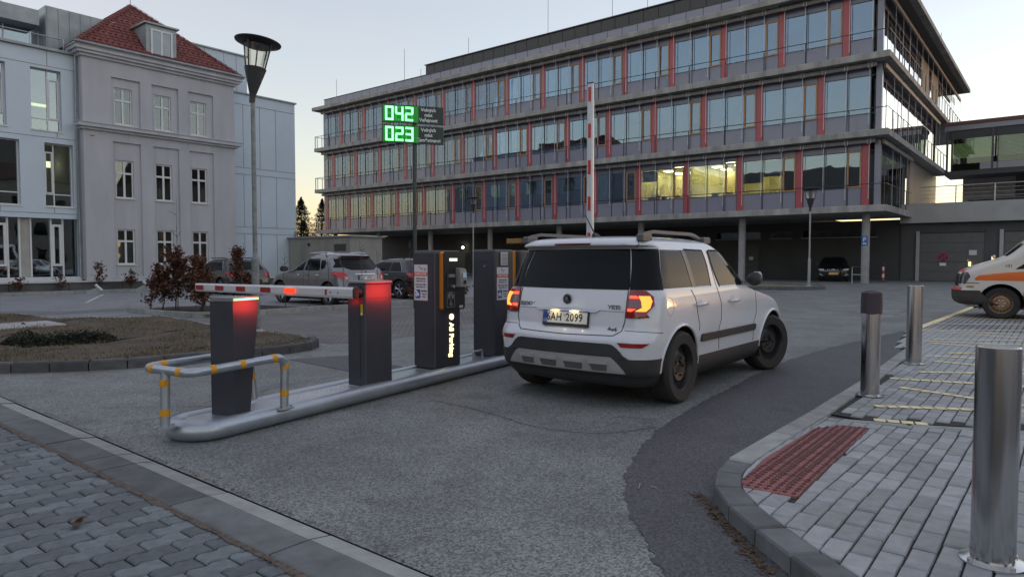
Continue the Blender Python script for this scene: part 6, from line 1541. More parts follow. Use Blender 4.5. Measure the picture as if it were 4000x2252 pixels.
# glazing: rear screen wrapping to the corner, side windows, windscreen
gl = YS.patch('rear_window', [(1.085, -.618, .618), (1.12, -.62, .62), (1.3, -.59, .59), (1.462, -.55, .55)], M_CGL, Y, .004, 28)
for sd in (-1, 1):
    YS.patch('corner_glass', [(1.085, .626, ('x', .40)), (1.3, .6, ('x', .44)), (1.462, .558, ('x', .50))], M_CGL, Y, .004, 10, sd)
    YS.patch('quarter_window', [(1.095, ('x', .41), ('x', 1.0)), (1.3, ('x', .45), ('x', .97)), (1.455, ('x', .51), ('x', .93))], M_CGL, Y, .003, 8, sd)
    YS.patch('pillar_trim', [(1.095, ('x', 1.005), ('x', 1.09)), (1.3, ('x', .975), ('x', 1.06)), (1.455, ('x', .935), ('x', 1.02))], mat('gloss_black_trim', (.02, .02, .022), .25, var=0), Y, .006, 3, sd)
    YS.patch('rear_door_window', [(1.095, ('x', 1.095), ('x', 1.44)), (1.12, ('x', 1.09), ('x', 1.465)), (1.3, ('x', 1.065), ('x', 1.46)), (1.44, ('x', 1.03), ('x', 1.43)), (1.455, ('x', 1.03), ('x', 1.4))], M_CGL, Y, .004, 8, sd)
    YS.patch('front_door_window', [(1.085, ('x', 1.7), ('x', 2.5)), (1.1, ('x', 1.66), ('x', 2.56)), (1.25, ('x', 1.62), ('x', 2.36)), (1.4, ('x', 1.585), ('x', 2.12)), (1.44, ('x', 1.59), ('x', 2.04)), (1.455, ('x', 1.61), ('x', 1.98))], M_CGL, Y, .004, 10, sd)
    for z_, xa, xb in ((1.09, 1.06, 1.46), (1.08, 1.68, 2.54)): YS.line('window_trim', [(('x', xa), z_), (('x', xb), z_)], M_CHROME, Y, .006, sd)
    YS.line('window_seal', [(('x', 1.46), 1.09), (('x', 1.475), 1.3), (('x', 1.44), 1.457), (('x', 1.02), 1.462)], M_GAP, Y, .008, sd)
    YS.line('window_seal', [(('x', 1.68), 1.08), (('x', 1.61), 1.25), (('x', 1.58), 1.44), (('x', 1.62), 1.46), (('x', 2.0), 1.46), (('x', 2.4), 1.25), (('x', 2.62), 1.09)], M_GAP, Y, .009, sd)
    # doors
    YS.line('door_gap', [(('x', .965), 1.07), (('x', 1.03), .98), (('x', 1.1), .75), (('x', 1.12), .66)], M_GAP, Y, .004, sd)
    YS.line('door_gap', [(('x', 1.56), 1.455), (('x', 1.6), 1.1), (('x', 1.66), .9), (('x', 1.665), .42)], M_GAP, Y, .004, sd)
    YS.line('door_gap', [(('x', 2.66), 1.08), (('x', 2.7), .8), (('x', 2.68), .42)], M_GAP, Y, .004, sd)
    for hx in (1.13, 2.0 - .02):
        p = YS.at(YS.s_of(('x', hx), .92), .92, 0, sd)
        h_ = MB(); h_.tube([(hx - .11, p[1] + sd * .012, .918), (hx - .09, p[1] + sd * .035, .922), (hx + .09, p[1] + sd * .035, .925), (hx + .11, p[1] + sd * .012, .925)], [.012, .018, .018, .012], 8); h_.build('door_handle', M_WP, Y, smooth=60)
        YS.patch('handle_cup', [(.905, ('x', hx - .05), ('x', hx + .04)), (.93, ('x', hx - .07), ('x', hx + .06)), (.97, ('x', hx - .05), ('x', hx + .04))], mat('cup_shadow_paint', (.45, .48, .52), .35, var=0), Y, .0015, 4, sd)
    YS.patch('side_moulding', [(.545, ('x', 1.17), ('x', 2.66)), (.565, ('x', 1.16), ('x', 2.68)), (.605, ('x', 1.17), ('x', 2.68)), (.62, ('x', 1.19), ('x', 2.66))], M_CARB, Y, .02, 14, sd, thick=.03)
    YS.patch('sill_cladding', [(.24, ('x', 1.09), ('x', 2.9)), (.3, ('x', 1.1), ('x', 2.88)), (.395, ('x', 1.1), ('x', 2.87)), (.405, ('x', 1.1), ('x', 2.87))], M_CARB, Y, .012, 14, sd)
    # wheel-arch lips
    for (ax, rr_) in ((RAX, .4), (FAX, .403)):
        P_ = []
        for k in range(25):
            a = rad(-2) + rad(184) * k / 24; z_ = .345 + rr_ * math.sin(a); x_ = ax + rr_ * math.cos(a); p = YS.at(YS.s_of(('x', x_), z_), z_, 0, sd); P_.append(p)
        MB().tube(P_, .016, 8).build('arch_lip', M_WP, Y, smooth=60)
        YS.patch('arch_swage', [(.345 + (rr_ + .05) * math.sin(rad(q)) , ('x', ax - (rr_ + .05) * math.cos(rad(q))), ('x', ax + (rr_ + .05) * math.cos(rad(q)))) for q in (70, 78, 84, 88)], M_WP, Y, .006, 10, sd, skirt=True) if False else None
    # roof rail
    rp = []
    for k in range(15):
        x_ = .34 + 1.5 * k / 14; t_ = k / 14; rp.append((x_, sd * (.665 - .02 * t_), 1.575 + .045 * min(1, t_ * 9, (1 - t_) * 4) - .05 * max(0, t_ - .75) / .25))
    ra = MB(); ra.loft([[(p[0], p[1] + a_, p[2] + c_) for a_, c_ in ((-.02, -.012), (.02, -.012), (.018, .016), (-.014, .02))] for p in rp]); ra.build('roof_rail', mat('grey_roof_rail', (.1, .1, .105), .5, var=.1), Y, smooth=50)
    for (xa, xb) in ((.31, .48), (1.66, 1.82)): f = MB(); f.prism([(xa, sd * .63), (xb, sd * .63), (xb, sd * .7), (xa, sd * .7)], 1.535, 1.6, ch=.014); f.build('rail_foot', MATS['grey_roof_rail'], Y)
    # mirror
    mr_ = MB(); mr_.loft([[(2.56 + a_ * s_ * .75, sd * (.85 + dy * .55), 1.14 + c_ * s_ * .75) for a_, c_ in ((-.06, -.1), (.06, -.09), (.1, 0), (.06, .1), (-.06, .1), (-.1, 0))] for s_, dy in ((.4, -.02), (.75, .05), (1, .11), (1, .2), (.7, .26))]); mr_.build('mirror', M_CARB, Y, smooth=60)
    MB().loft([[(2.59 + a_ * s_ * .75, sd * (.885 + dy * .53), 1.15 + c_ * s_ * .75) for a_, c_ in ((-.03, -.06), (.06, -.06), (.09, .02), (.05, .1), (-.03, .1))] for s_, dy in ((.5, .0), (1, .06), (1, .15), (.6, .2))]).build('mirror_cap', M_WP, Y, smooth=60)
    # tail light: red lens, lit C, grey reverse lens
    M_LENS = mat('red_tail_lens', (.22, .008, .012), .12, var=0, coat=.6)
    tl = YS.patch('tail_light', [(.835, .625, .74), (.845, .62, .82), (.88, .62, ('x', .2)), (.95, .62, ('x', .26)), (1.03, .625, ('x', .275)), (1.082, .63, ('x', .25))], M_LENS, Y, .014, 16, sd, thick=.03)
    E_TL = emis('tail_light_red', (1, .05, .02), 4.2); E_TLY = emis('tail_light_core', (1, .24, .04), 3.)
    YS.patch('light_bar', [(1.012, .64, ('x', .2)), (1.035, .64, ('x', .2))], E_TL, tl, .018, 10, sd); YS.patch('light_bar', [(.895, .635, ('x', .16)), (.918, .635, ('x', .17))], E_TL, tl, .018, 10, sd)
    YS.patch('light_core', [(.897, .79, ('x', .165)), (.93, .815, ('x', .19)), (.99, .82, ('x', .2)), (1.033, .8, ('x', .205))], E_TLY, tl, .021, 6, sd)
    YS.patch('reverse_lens', [(.925, .64, .76), (1.005, .645, .77)], mat('reverse_lens', (.2, .09, .1), .15, var=.1, coat=.5), tl, .018, 5, sd)
    YS.patch('rear_reflector', [(.575, .62, .80), (.61, .59, .845), (.615, .585, .85)], mat('red_reflector', (.25, .012, .015), .2, var=.03, coat=.5), Y, .006, 8, sd)
    c_ = YS.at(YS.s_of(.62, .545), .545, .004, sd); MB().lathe([(.001, -.003), (.013, -.003), (.014, .004)], c_, 12, 'x').build('parking_sensor', M_WP, Y)
    YS.line('bumper_gap', [(.62, .72), (.8, .715), (('x', .33), .7)], M_GAP, Y, .0035, sd)
    pf = YS.at(YS.s_of(('x', .52), .93), .93, 0, sd)
    YS.line('fuel_flap_gap', [(('x', .47 + .075 * math.cos(t)), .93 + .085 * math.sin(t)) for t in [rad(30 * k) for k in range(13)]], mat('soft_gap', (.25, .27, .3), .6), Y, .002, sd, n=2) if sd < 0 else None
# tailgate: joint, number-plate recess, badge
YS.line('tailgate_gap', [(-.612, 1.08), (-.615, .8), (-.59, .71), (-.53, .672), (0, .662), (.53, .672), (.59, .71), (.615, .8), (.612, 1.08)], M_GAP, Y, .005)
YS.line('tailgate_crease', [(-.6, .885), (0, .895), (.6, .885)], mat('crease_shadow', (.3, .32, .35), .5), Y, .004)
cre = YS.patch('tailgate_handle_ledge', [(.873, -.33, .33), (.893, -.36, .36)], M_WP, Y, .022, 12)
px_ = YS.xr(.805)
plate(Y, '6AH|2099', (px_ - .008, 0, .81), (0, -1, 0), (.14, 0, .99), .5, .108, size=.105)
for yy in (-.11, .11):
    MB().box(px_ - .035, px_ - .015, yy - .045, yy + .045, .872, .878).build('plate_lamp', emis('plate_lamp', (1, .75, .35), 4), Y)
red_wash(Y, (px_ - .06, -.11, .875), (.01, .06), (.4, 0, -1), .012, 'plate_lamp_light', (1, .78, .42)); red_wash(Y, (px_ - .06, .11, .875), (.01, .06), (.4, 0, -1), .012, 'plate_lamp_light', (1, .78, .42))
bx_ = YS.xr(.985)
em = MB(); em.lathe([(.001, -.002), (.036, -.002), (.038, -.01), (.05, -.01), (.052, 0)], (bx_ - .004, 0, .985), 28, 'x'); emo = em.build('badge', M_CHROME, Y, smooth=40)
MB().lathe([(.001, -.0045), (.036, -.0045), (.036, -.001)], (bx_ - .004, 0, .985), 24, 'x').build('badge_field', mat('badge_black', (.01, .012, .012), .2), emo)
wg = MB(); xb = bx_ - .0125
wg.add([(xb, -y_, .985 + z_) for y_, z_ in ((-.03, -.012), (-.028, .008), (-.016, .024), (.004, .03), (.0, .018), (.014, .014), (.006, .004), (.016, -.002), (.006, -.012))], [tuple(range(9))])
wg.add([(xb, -y_, .985 + z_) for y_, z_ in ((-.026, -.019), (.028, -.019), (.022, -.026), (-.02, -.026))], [(0, 1, 2, 3)]); wg.build('badge_emblem', M_CHROME, emo, fix=False)
for txt, yy, zz, sz in (('ŠKODA', .5, .925, .052), ('YETI', -.5, .925, .05), ('4x4', -.5, .725, .05)):
    lettering('model_lettering', txt, sz, mat('badge_chrome_dull', (.3, .31, .33), .3, .8), Y, (YS.xr(zz) + .055 * (abs(yy) / .66) ** 2 - .006, yy, zz), (0, -1, 0), (.1, 0, 1), .003, bold=.0015, wscale=1.3)
# spoiler lamp, black bumper insert, skid plate, aerial
YS.patch('brake_lamp', [(1.496, -.2, .2), (1.518, -.21, .21)], mat('dark_red_lens', (.1, .012, .018), .2, var=0, coat=.4), Y, .004, 12)
YS.line('roof_gap', [(('x', .35), 1.468), (('x', .3), 1.5), (('x', .36), 1.545)], M_GAP, Y, .003)
YS.patch('bumper_cladding', [(.3, -.99, .99), (.36, ('s', -1.12), ('s', 1.12)), (.44, ('s', -1.13), ('s', 1.13)), (.468, ('s', -1.13), ('s', 1.13)), (.472, -.69, .69), (.5, -.64, .64), (.56, -.585, .585), (.592, -.54, .54), (.6, -.5, .5)], M_CARB, Y, .008, 40)
sk = YS.patch('skid_plate', [(.335, -.66, .66), (.37, -.64, .64), (.43, -.585, .585), (.468, -.545, .545), (.48, -.52, .52)], mat('skid_plate_silver', (.42, .41, .42), .4, .4, var=.1, scale=6), Y, .024, 24, thick=.04)
for (a_, c_) in ((-.5, -.31), (-.26, -.035), (.02, .25), (.3, .5)):
    YS.patch('skid_slot', [(.412, a_ + .015, c_), (.445, a_, c_)], mat('skid_slot_bright', (.5, .5, .52), .35, .5, var=.05), sk, .034, 5, thick=.02)
    YS.patch('skid_pocket', [(.35, a_ + .04, c_ - .015), (.408, a_ + .02, c_ - .005)], mat('skid_pocket_dark', (.09, .09, .092), .6), sk, .027, 5, thick=.02)
MB().loft([[(.62 + a_, c_, 1.585 + h_) for a_, c_ in ((-.05, -.02), (.06, -.015), (.06, .015), (-.05, .02))] for h_ in (0, .02)] + [[(.6 + a_ * .5, c_ * .4, 1.63) for a_, c_ in ((-.05, -.02), (.06, -.015), (.06, .015), (-.05, .02))]]).build('aerial_base', M_CARB, Y)
MB().tube([(.6, 0, 1.62), (.42, 0, 1.8)], [.008, .004], 6).build('aerial', M_GAP, Y)
YS.patch('windscreen', [(1.09, ('s', 3.45), ('s', 4.3)), (1.3, ('s', 3.0), ('s', 3.7)), (1.46, ('s', 2.55), ('s', 3.2))], M_CGL, Y, .004, 8, -1) if False else None
wsb = MB(); n_ = 10; rings = []
for z_ in (1.1, 1.2, 1.3, 1.4, 1.46): rings.append([(YS.xf(z_) + .006 - .1 * (abs(q) / 5) ** 2, q / 5 * (YS.w(z_) - .16), z_) for q in range(-5, 6)])
wsb.loft(rings, closed=False, cap0=False, cap1=False); wsb.build('windscreen', M_CGL, Y, smooth=80)

# ---- grey crossover parked with its tail to the lane (heads along +Y)
def parked(name, label, cat, loc, rz, sh, zs, paint, ax, r, arr, style, group=None):
    t = thing(name, label, cat, loc, rz, group, world=False)
    sh.body(zs, [(a, r + .015, arr) for a in ax]).build('body', paint, t, smooth=55)
    L = sh.xf(.5); MB().box(.3, L - .3, -.65, .65, .16, .32).build('underbody', M_UNDER, t)
    for a in ax:
        for sd in (-1, 1): arch_liner(t, a, r + .015, arr - .006, sd * (sh.w(.5) - .02), sd); wheel(t, a, sd * (sh.w(.5) - .12), r, r, .215, sd, style)
    return t
zz_ = [.2, .25, .3, .35, .4, .44, .48, .52, .56, .6, .64, .68, .72, .76, .8, .85, .9, .95, 1.0, 1.05, 1.1, 1.15, 1.2, 1.25, 1.3, 1.35, 1.4, 1.45]
M_GP = mat('metallic_grey_paint', (.2, .205, .225), .32, .55, var=.04, scale=.8, coat=.8)
MS = Shell(xr=stab([(.2, .2), (.3, .06), (.45, .0), (.62, .03), (.75, .08), (.95, .13), (1.05, .2), (1.2, .36), (1.4, .55), (1.46, .5), (1.5, .52), (1.55, .75), (1.58, 1.1)]), xf=stab([(.2, 3.9), (.35, 4.2), (.6, 4.24), (.8, 4.15), (.9, 3.95), (.97, 3.5), (1.02, 3.2), (1.08, 3.02), (1.25, 2.65), (1.4, 2.32), (1.5, 2.05), (1.55, 1.85), (1.58, 1.5)]),
           w=stab([(.2, .78), (.3, .85), (.5, .885), (.8, .89), (.98, .87), (1.02, .86), (1.2, .78), (1.4, .68), (1.5, .6), (1.55, .46), (1.58, .22)]), rr=tab([(.2, .25), (.6, .34), (1.0, .3), (1.4, .22), (1.58, .2)]), rf=tab([(.2, .4), (.9, .55), (1.1, .4), (1.58, .2)]), bow=.09, fbow=.12)
MK = parked('grey_crossover', 'grey crossover with red tail lights parked behind the barrier arm', 'car', (12.95, 15.98, 0), rad(89), MS, zz_ + [1.48, 1.5, 1.52, 1.54, 1.56, 1.572, 1.58], M_GP, (.79, 3.34), .335, .39, 'alloy')
MS.patch('rear_window', [(1.06, -.4, .4), (1.12, -.56, .56), (1.25, -.6, .6), (1.4, -.53, .53)], M_CGL, MK, .004, 14)
MS.patch('spoiler_edge', [(1.43, -.5, .5), (1.475, -.54, .54)], mat('spoiler_dark', (.05, .012, .015), .3), MK, .01, 12)
MS.patch('chrome_bar', [(.93, -.36, .36), (.955, -.37, .37)], M_CHROME, MK, .018, 10); plate(MK, '6J1|4923', (MS.xr(.83) - .006, 0, .83), (0, -1, 0), (.15, 0, 1))
MB().lathe([(.02, -.004), (.05, -.004), (.055, 0)], (MS.xr(1.0) - .006, 0, .995), 16, 'x').build('badge', M_CHROME, MK)
for sd in (-1, 1):
    MS.patch('corner_glass', [(1.13, .57, ('x', .62)), (1.25, .61, ('x', .62)), (1.39, .54, ('x', .78))], M_CGL, MK, .004, 8, sd)
    MS.patch('quarter_window', [(1.07, ('x', 1.12), ('x', 1.14)), (1.12, ('x', 1.0), ('x', 1.2)), (1.28, ('x', 1.02), ('x', 1.27)), (1.36, ('x', 1.12), ('x', 1.32))], M_CGL, MK, .004, 6, sd)
    MS.patch('rear_door_window', [(1.045, ('x', 1.22), ('x', 2.0)), (1.2, ('x', 1.28), ('x', 2.0)), (1.4, ('x', 1.4), ('x', 1.98))], M_CGL, MK, .004, 8, sd)
    MS.patch('front_door_window', [(1.03, ('x', 2.08), ('x', 3.0)), (1.2, ('x', 2.08), ('x', 2.7)), (1.4, ('x', 2.06), ('x', 2.3))], M_CGL, MK, .004, 8, sd)
    MS.line('window_trim', [(('x', 1.0), 1.1), (('x', 1.2), 1.035), (('x', 3.05), 1.02)], M_CHROME, MK, .008, sd)
    tl = MS.patch('tail_light', [(.76, .56, .66), (.84, .58, .84), (.92, .6, ('x', .5)), (1.0, .68, ('x', .68)), (1.02, .84, ('x', .75))], mat('bright_red_lens', (.5, .02, .025), .15, var=0, coat=.5), MK, .012, 12, sd)
    MS.patch('clear_lens', [(.785, .6, .68), (.88, .605, .7)], mat('clear_lens', (.5, .5, .52), .15), tl, .017, 4, sd)
    MS.line('door_gap', [(('x', 1.15), 1.03), (('x', 1.35), .75), (('x', 1.3), .5)], M_GAP, MK, .004, sd); MS.line('door_gap', [(('x', 2.04), 1.03), (('x', 2.06), .4)], M_GAP, MK, .004, sd)
    for hx in (1.3, 2.3): p = MS.at(MS.s_of(('x', hx), .9), .9, 0, sd); MB().tube([(hx - .1, p[1] + sd * .01, .9), (hx, p[1] + sd * .035, .905), (hx + .1, p[1] + sd * .01, .905)], .014, 6).build('door_handle', M_CHROME, MK)
    MS.patch('sill_cladding', [(.22, ('x', 1.15), ('x', 2.95)), (.42, ('x', 1.18), ('x', 2.93))], M_CARB, MK, .01, 10, sd)
    MB().loft([[(2.92 + a_ * s_, sd * (.86 + dy), 1.08 + c_ * s_) for a_, c_ in ((-.06, -.08), (.07, -.07), (.09, .03), (.03, .09), (-.06, .08))] for s_, dy in ((.5, 0), (1, .1), (1, .2), (.6, .24))]).build('mirror', M_CARB, MK, smooth=60)
    MB().tube([(.85, sd * .56, 1.555), (1.2, sd * .57, 1.585), (2.1, sd * .57, 1.56)], .018, 6).build('roof_rail', M_CHROME, MK)
MS.patch('bumper_cladding', [(.25, -.8, .8), (.4, ('x', .5), ('x', .5)) if False else (.4, -.86, .86), (.5, -.6, .6)], M_CARB, MK, .008, 20)

# ---- dark cars further along the row
M_DB = mat('dark_blue_paint', (.012, .015, .024), .25, .3, var=.03, coat=.9); M_DG = mat('dark_grey_paint', (.035, .037, .042), .3, .3, var=.03, coat=.8); M_BP = mat('black_paint', (.008, .008, .01), .22, .2, var=0, coat=.9)
def estate(k=1.): return Shell(xr=stab([(.2, .15), (.35, .0), (.6, .02), (.8, .08), (.95, .14), (1.1, .28), (1.3, .5), (1.36, .55), (1.42, .8)]), xf=stab([(.2, 4.3), (.4, 4.55), (.65, 4.5), (.78, 4.2), (.86, 3.6), (.93, 3.25), (1.1, 2.85), (1.3, 2.35), (1.38, 2.05), (1.42, 1.6)]),
           w=stab([(.2, .8), (.35, .87), (.6, .9), (.88, .88), (.95, .85), (1.15, .76), (1.3, .66), (1.38, .55), (1.42, .3)]), rr=tab([(.2, .2), (.8, .28), (1.42, .2)]), rf=tab([(.2, .4), (.9, .5), (1.42, .2)]), bow=.06, fbow=.12)
zl = [.2, .25, .3, .35, .4, .44, .48, .52, .56, .6, .64, .68, .72, .76, .8, .85, .9, .95, 1.0, 1.05, 1.1, 1.15, 1.2, 1.25, 1.3, 1.33, 1.36, 1.385, 1.405, 1.42]
def estate_car(name, label, loc, rz, paint, ptxt, lights=True, style='alloy'):
    ES = estate(); t = parked(name, label, 'car', loc, rz, ES, zl, paint, (.85, 3.55), .32, .37, style)
    ES.patch('rear_window', [(.98, -.58, .58), (1.3, -.5, .5)], M_CGL, t, .004, 12)
    for sd in (-1, 1):
        ES.patch('side_window', [(.96, ('x', .75), ('x', 1.35)), (1.1, ('x', .8), ('x', 1.35)), (1.28, ('x', 1.0), ('x', 1.35))], M_CGL, t, .004, 6, sd); ES.patch('side_window', [(.96, ('x', 1.4), ('x', 2.25)), (1.28, ('x', 1.4), ('x', 2.2))], M_CGL, t, .004, 6, sd); ES.patch('side_window', [(.95, ('x', 2.32), ('x', 3.1)), (1.28, ('x', 2.27), ('x', 2.45))], M_CGL, t, .004, 6, sd)
        ES.line('window_trim', [(('x', .7), .945), (('x', 3.15), .935)], M_CHROME, t, .01, sd); ES.line('window_trim', [(('x', .75), 1.0), (('x', 1.0), 1.295), (('x', 2.4), 1.3)], M_CHROME, t, .007, sd)
        MB().tube([(.9, sd * .55, 1.4), (1.2, sd * .57, 1.44), (2.1, sd * .57, 1.42)], .02, 6).build('roof_rail', M_CARB, t)
        ES.patch('tail_light', [(.72, .56, ('x', .2)), (.9, .6, ('x', .5))], MATS['bright_red_lens'], t, .01, 8, sd)
        for hx in (1.5, 2.45): p = ES.at(ES.s_of(('x', hx), .84), .84, 0, sd); MB().tube([(hx - .1, p[1] + sd * .01, .84), (hx, p[1] + sd * .03, .845), (hx + .1, p[1] + sd * .01, .845)], .014, 6).build('door_handle', M_CHROME, t)
        MB().loft([[(3.0 + a_ * s_, sd * (.86 + dy), .99 + c_ * s_) for a_, c_ in ((-.06, -.07), (.07, -.06), (.08, .05), (-.06, .07))] for s_, dy in ((.5, 0), (1, .1), (1, .2))]).build('mirror', M_CARB, t, smooth=60)
    plate(t, ptxt, (ES.xr(.52) - .006, 0, .42), (0, -1, 0), (0, 0, 1), eu=False) if ptxt else None
    ES.patch('chrome_strip', [(.26, -.8, .8), (.28, -.8, .8)], M_CHROME, t, .012, 14)
    return t
estate_car('dark_blue_estate', 'dark blue estate car half hidden behind the pay terminals', (16.75, 17.1, 0), rad(90), M_DB, '')
estate_car('dark_grey_hatchback', 'dark grey car behind the brown shrubs near the old house', (14.26, 24.6, 0), rad(90), M_DG, '')
# ---- black compact SUV under the building, seen from the front
VS = Shell(xr=stab([(.2, .15), (.35, .0), (.6, .0), (.8, .06), (.95, .25), (1.02, .7), (1.06, 1.05), (1.2, 1.35), (1.4, 1.75), (1.52, 2.0), (1.57, 2.4)]), xf=stab([(.2, 3.9), (.4, 4.15), (1.0, 4.1), (1.5, 3.7), (1.57, 3.3)]), w=stab([(.2, .8), (.35, .87), (.7, .89), (1.0, .87), (1.2, .78), (1.45, .66), (1.53, .55), (1.57, .3)]), rr=tab([(.2, .3), (1.0, .35), (1.57, .2)]), rf=tab([(.2, .2), (1.57, .2)]), bow=.1, fbow=.05)
VT = parked('black_suv', 'black compact SUV parked nose out in the undercroft', 'car', (45.6, 11.2, 0), rad(14), VS, zz_ + [1.48, 1.51, 1.54, 1.56, 1.57], M_BP, (.8, 3.3), .33, .39, 'alloy')
VS.patch('windscreen', [(1.09, -.62, .62), (1.3, -.56, .56), (1.45, -.5, .5)], M_CGL, VT, .004, 12); gr = VS.patch('grille', [(.68, -.42, .42), (.82, -.5, .5)], M_GAP, VT, .006, 12)
for k in range(7):
    if k != 3: VS.patch('grille_bar', [(.7, -.36 + k * .115, -.33 + k * .115), (.81, -.37 + k * .12, -.33 + k * .12)], M_CHROME, gr, .014, 2)
MB().lathe([(.02, -.02), (.05, -.02), (.055, 0)], (-.0, 0, .755), 12, 'x').build('badge', M_CHROME, gr)
plate(VT, '1KC 8740', (-.012, 0, .5), (0, -1, 0), (0, 0, 1), eu=False, m=mat('plate_amber_glow', (.7, .42, .16), .5, emit=((1, .5, .15), .12)))  # faint amber glow put into the plate, which is no lamp
for sd in (-1, 1):
    VS.patch('headlight', [(.7, .52, .82), (.8, .56, ('x', .45))], mat('headlight_lens', (.55, .57, .6), .12, var=.1, coat=.6), VT, .01, 8, sd); VS.patch('fog_lamp_trim', [(.34, .56, .62), (.42, .6, .84), (.5, .74, .86)], M_CHROME, VT, .01, 5, sd)
    MB().loft([[(1.45 + a_ * s_, sd * (.84 + dy), 1.1 + c_ * s_) for a_, c_ in ((-.06, -.07), (.07, -.06), (.08, .05), (-.06, .07))] for s_, dy in ((.5, 0), (1, .1), (1, .2))]).build('mirror', M_CARB, VT, smooth=60)
VS.patch('chrome_strip', [(.3, -.5, .5), (.32, -.52, .52)], M_CHROME, VT, .012, 10)
# ---- ambulance van at the right edge (nose towards +Y): shell runs from the nose
AS = Shell(xr=stab([(.25, .22), (.35, .05), (.5, .0), (.64, .0), (.66, .05), (.8, .07), (1.05, .13), (1.15, .3), (1.25, .55), (1.33, .78), (1.4, .95), (1.7, 1.28), (2.1, 1.7), (2.45, 2.05), (2.6, 2.3)]), xf=stab([(.25, 5.6), (2.6, 5.6)]), w=stab([(.25, .88), (.4, .97), (.9, .99), (1.3, .98), (1.6, .96), (2.2, .88), (2.5, .82), (2.6, .7)]), rr=tab([(.25, .3), (1.0, .36), (1.4, .3), (2.6, .25)]), rf=tab([(.25, .1), (2.6, .1)]), bow=.14, fbow=.01)
AV = thing('ambulance_van', 'white ambulance van with an orange stripe at the right edge', 'van', (19.75 + .0, 2.13, .03), rad(-90), world=False)
AV.rotation_euler = (0, 0, rad(-90))
M_AW = mat('ambulance_white', (.6, .57, .53), .35, var=.05, scale=1.5, coat=.5); M_AO = mat('ambulance_orange', (.7, .13, .012), .35, var=.04, coat=.5)
az = [.25, .3, .34, .38, .42, .46, .5, .54, .58, .62, .65, .68, .72, .76, .8, .84, .9, .96, 1.0, 1.05, 1.1, 1.15, 1.2, 1.26, 1.33, 1.4, 1.5, 1.6, 1.75, 1.9, 2.05, 2.2, 2.35, 2.45, 2.52, 2.57, 2.6]
AS.body(az, ((1.03, .36, .43), (4.4, .36, .43))).build('body', M_AW, AV, smooth=55); MB().box(.5, 5.3, -.75, .75, .22, .4).build('underbody', M_UNDER, AV)
for ax in (1.03, 4.4):
    for sd in (-1, 1): arch_liner(AV, ax, .36, .424, sd * .95, sd); wheel(AV, ax, sd * .86, .35, .355, .24, sd, 'van')
AS.patch('front_bumper', [(.3, ('s', -1.55), ('s', 1.55)), (.45, ('s', -1.5), ('s', 1.5)), (.6, ('s', -1.38), ('s', 1.38)), (.63, ('s', -1.36), ('s', 1.36))], mat('grey_bumper_plastic', (.05, .045, .042), .65, var=.2, scale=4), AV, .012, 40)
AS.patch('red_bumper_trim', [(.635, -.9, .9), (.69, -.88, .88)], mat('signal_red', (.6, .05, .02), .4), AV, .014, 16)
AS.patch('grille', [(.72, -.6, .6), (1.0, -.55, .55)], M_GAP, AV, .01, 12); AS.patch('bonnet_red', [(1.06, -.75, .75), (1.11, -.7, .7)], MATS['signal_red'], AV, .008, 14)
for sd in (-1, 1):
    AS.patch('headlight', [(.78, .62, ('x', .35)), (.95, .6, ('x', .45)), (1.05, .62, ('x', .4))], mat('dark_headlight', (.06, .06, .065), .15, coat=.5), AV, .006, 8, sd)
    AS.patch('orange_stripe', [(.86, ('x', .27), ('x', 5.5)), (.9, ('x', .26), ('x', 5.5)), (.96, ('x', .3), ('x', 5.5)), (1.05, ('x', 1.2), ('x', 5.5)), (1.075, ('x', 1.5), ('x', 5.5))], M_AO, AV, .003, 30, sd)
    AS.patch('door_window', [(1.12, ('x', 1.28), ('x', 1.3)), (1.2, ('x', 1.38), ('x', 2.45)), (1.5, ('x', 1.62), ('x', 2.45)), (1.8, ('x', 1.95), ('x', 2.42)), (1.86, ('x', 2.05), ('x', 2.4))], M_CGL, AV, .004, 8, sd)
    AS.line('door_gap', [(('x', 1.48), 1.1), (('x', 1.52), .8), (('x', 1.62), .5)], M_GAP, AV, .004, sd)
    AS.patch('vent', [(.79, ('x', .36), ('x', .62)), (.805, ('x', .36), ('x', .62))], M_GAP, AV, .004, 4, sd); AS.patch('side_repeater', [(.69, ('x', .38), ('x', .52)), (.735, ('x', .38), ('x', .52))], mat('repeater_amber', (.3, .2, .06), .3), AV, .006, 4, sd)
    AS.patch('sill_cladding', [(.35, ('x', 1.5), ('x', 3.9)), (.62, ('x', 1.44), ('x', 3.9))], MATS['grey_bumper_plastic'], AV, .006, 10, sd)
    MB().loft([[(1.72 + a_ * s_, sd * (1.0 + dy), 1.35 + c_ * s_) for a_, c_ in ((-.07, -.2), (.08, -.2), (.1, .1), (.05, .2), (-.07, .2))] for s_, dy in ((.5, 0), (1, .08), (1, .24), (.7, .28))]).build('mirror', M_CARB, AV, smooth=60)
    p = AS.at(AS.s_of(('x', 1.18), 1.2), 1.19, .004, sd); lettering('van_number', '101', .1, M_PLTXT, AV, p, (sd * -1 * 1, 0, 0) if False else ((-1 if sd > 0 else 1), 0, 0), (0, 0, 1), .001)
AS.patch('windscreen', [(1.42, -.75, .75), (2.0, -.68, .68), (2.4, -.6, .6)], M_CGL, AV, .004, 14)
MB().lathe([(.02, 0), (.03, .03), (.03, .06), (.01, .08)], (.85, -.5, 1.36), 10).build('washer_jet', M_CHROME, AV)
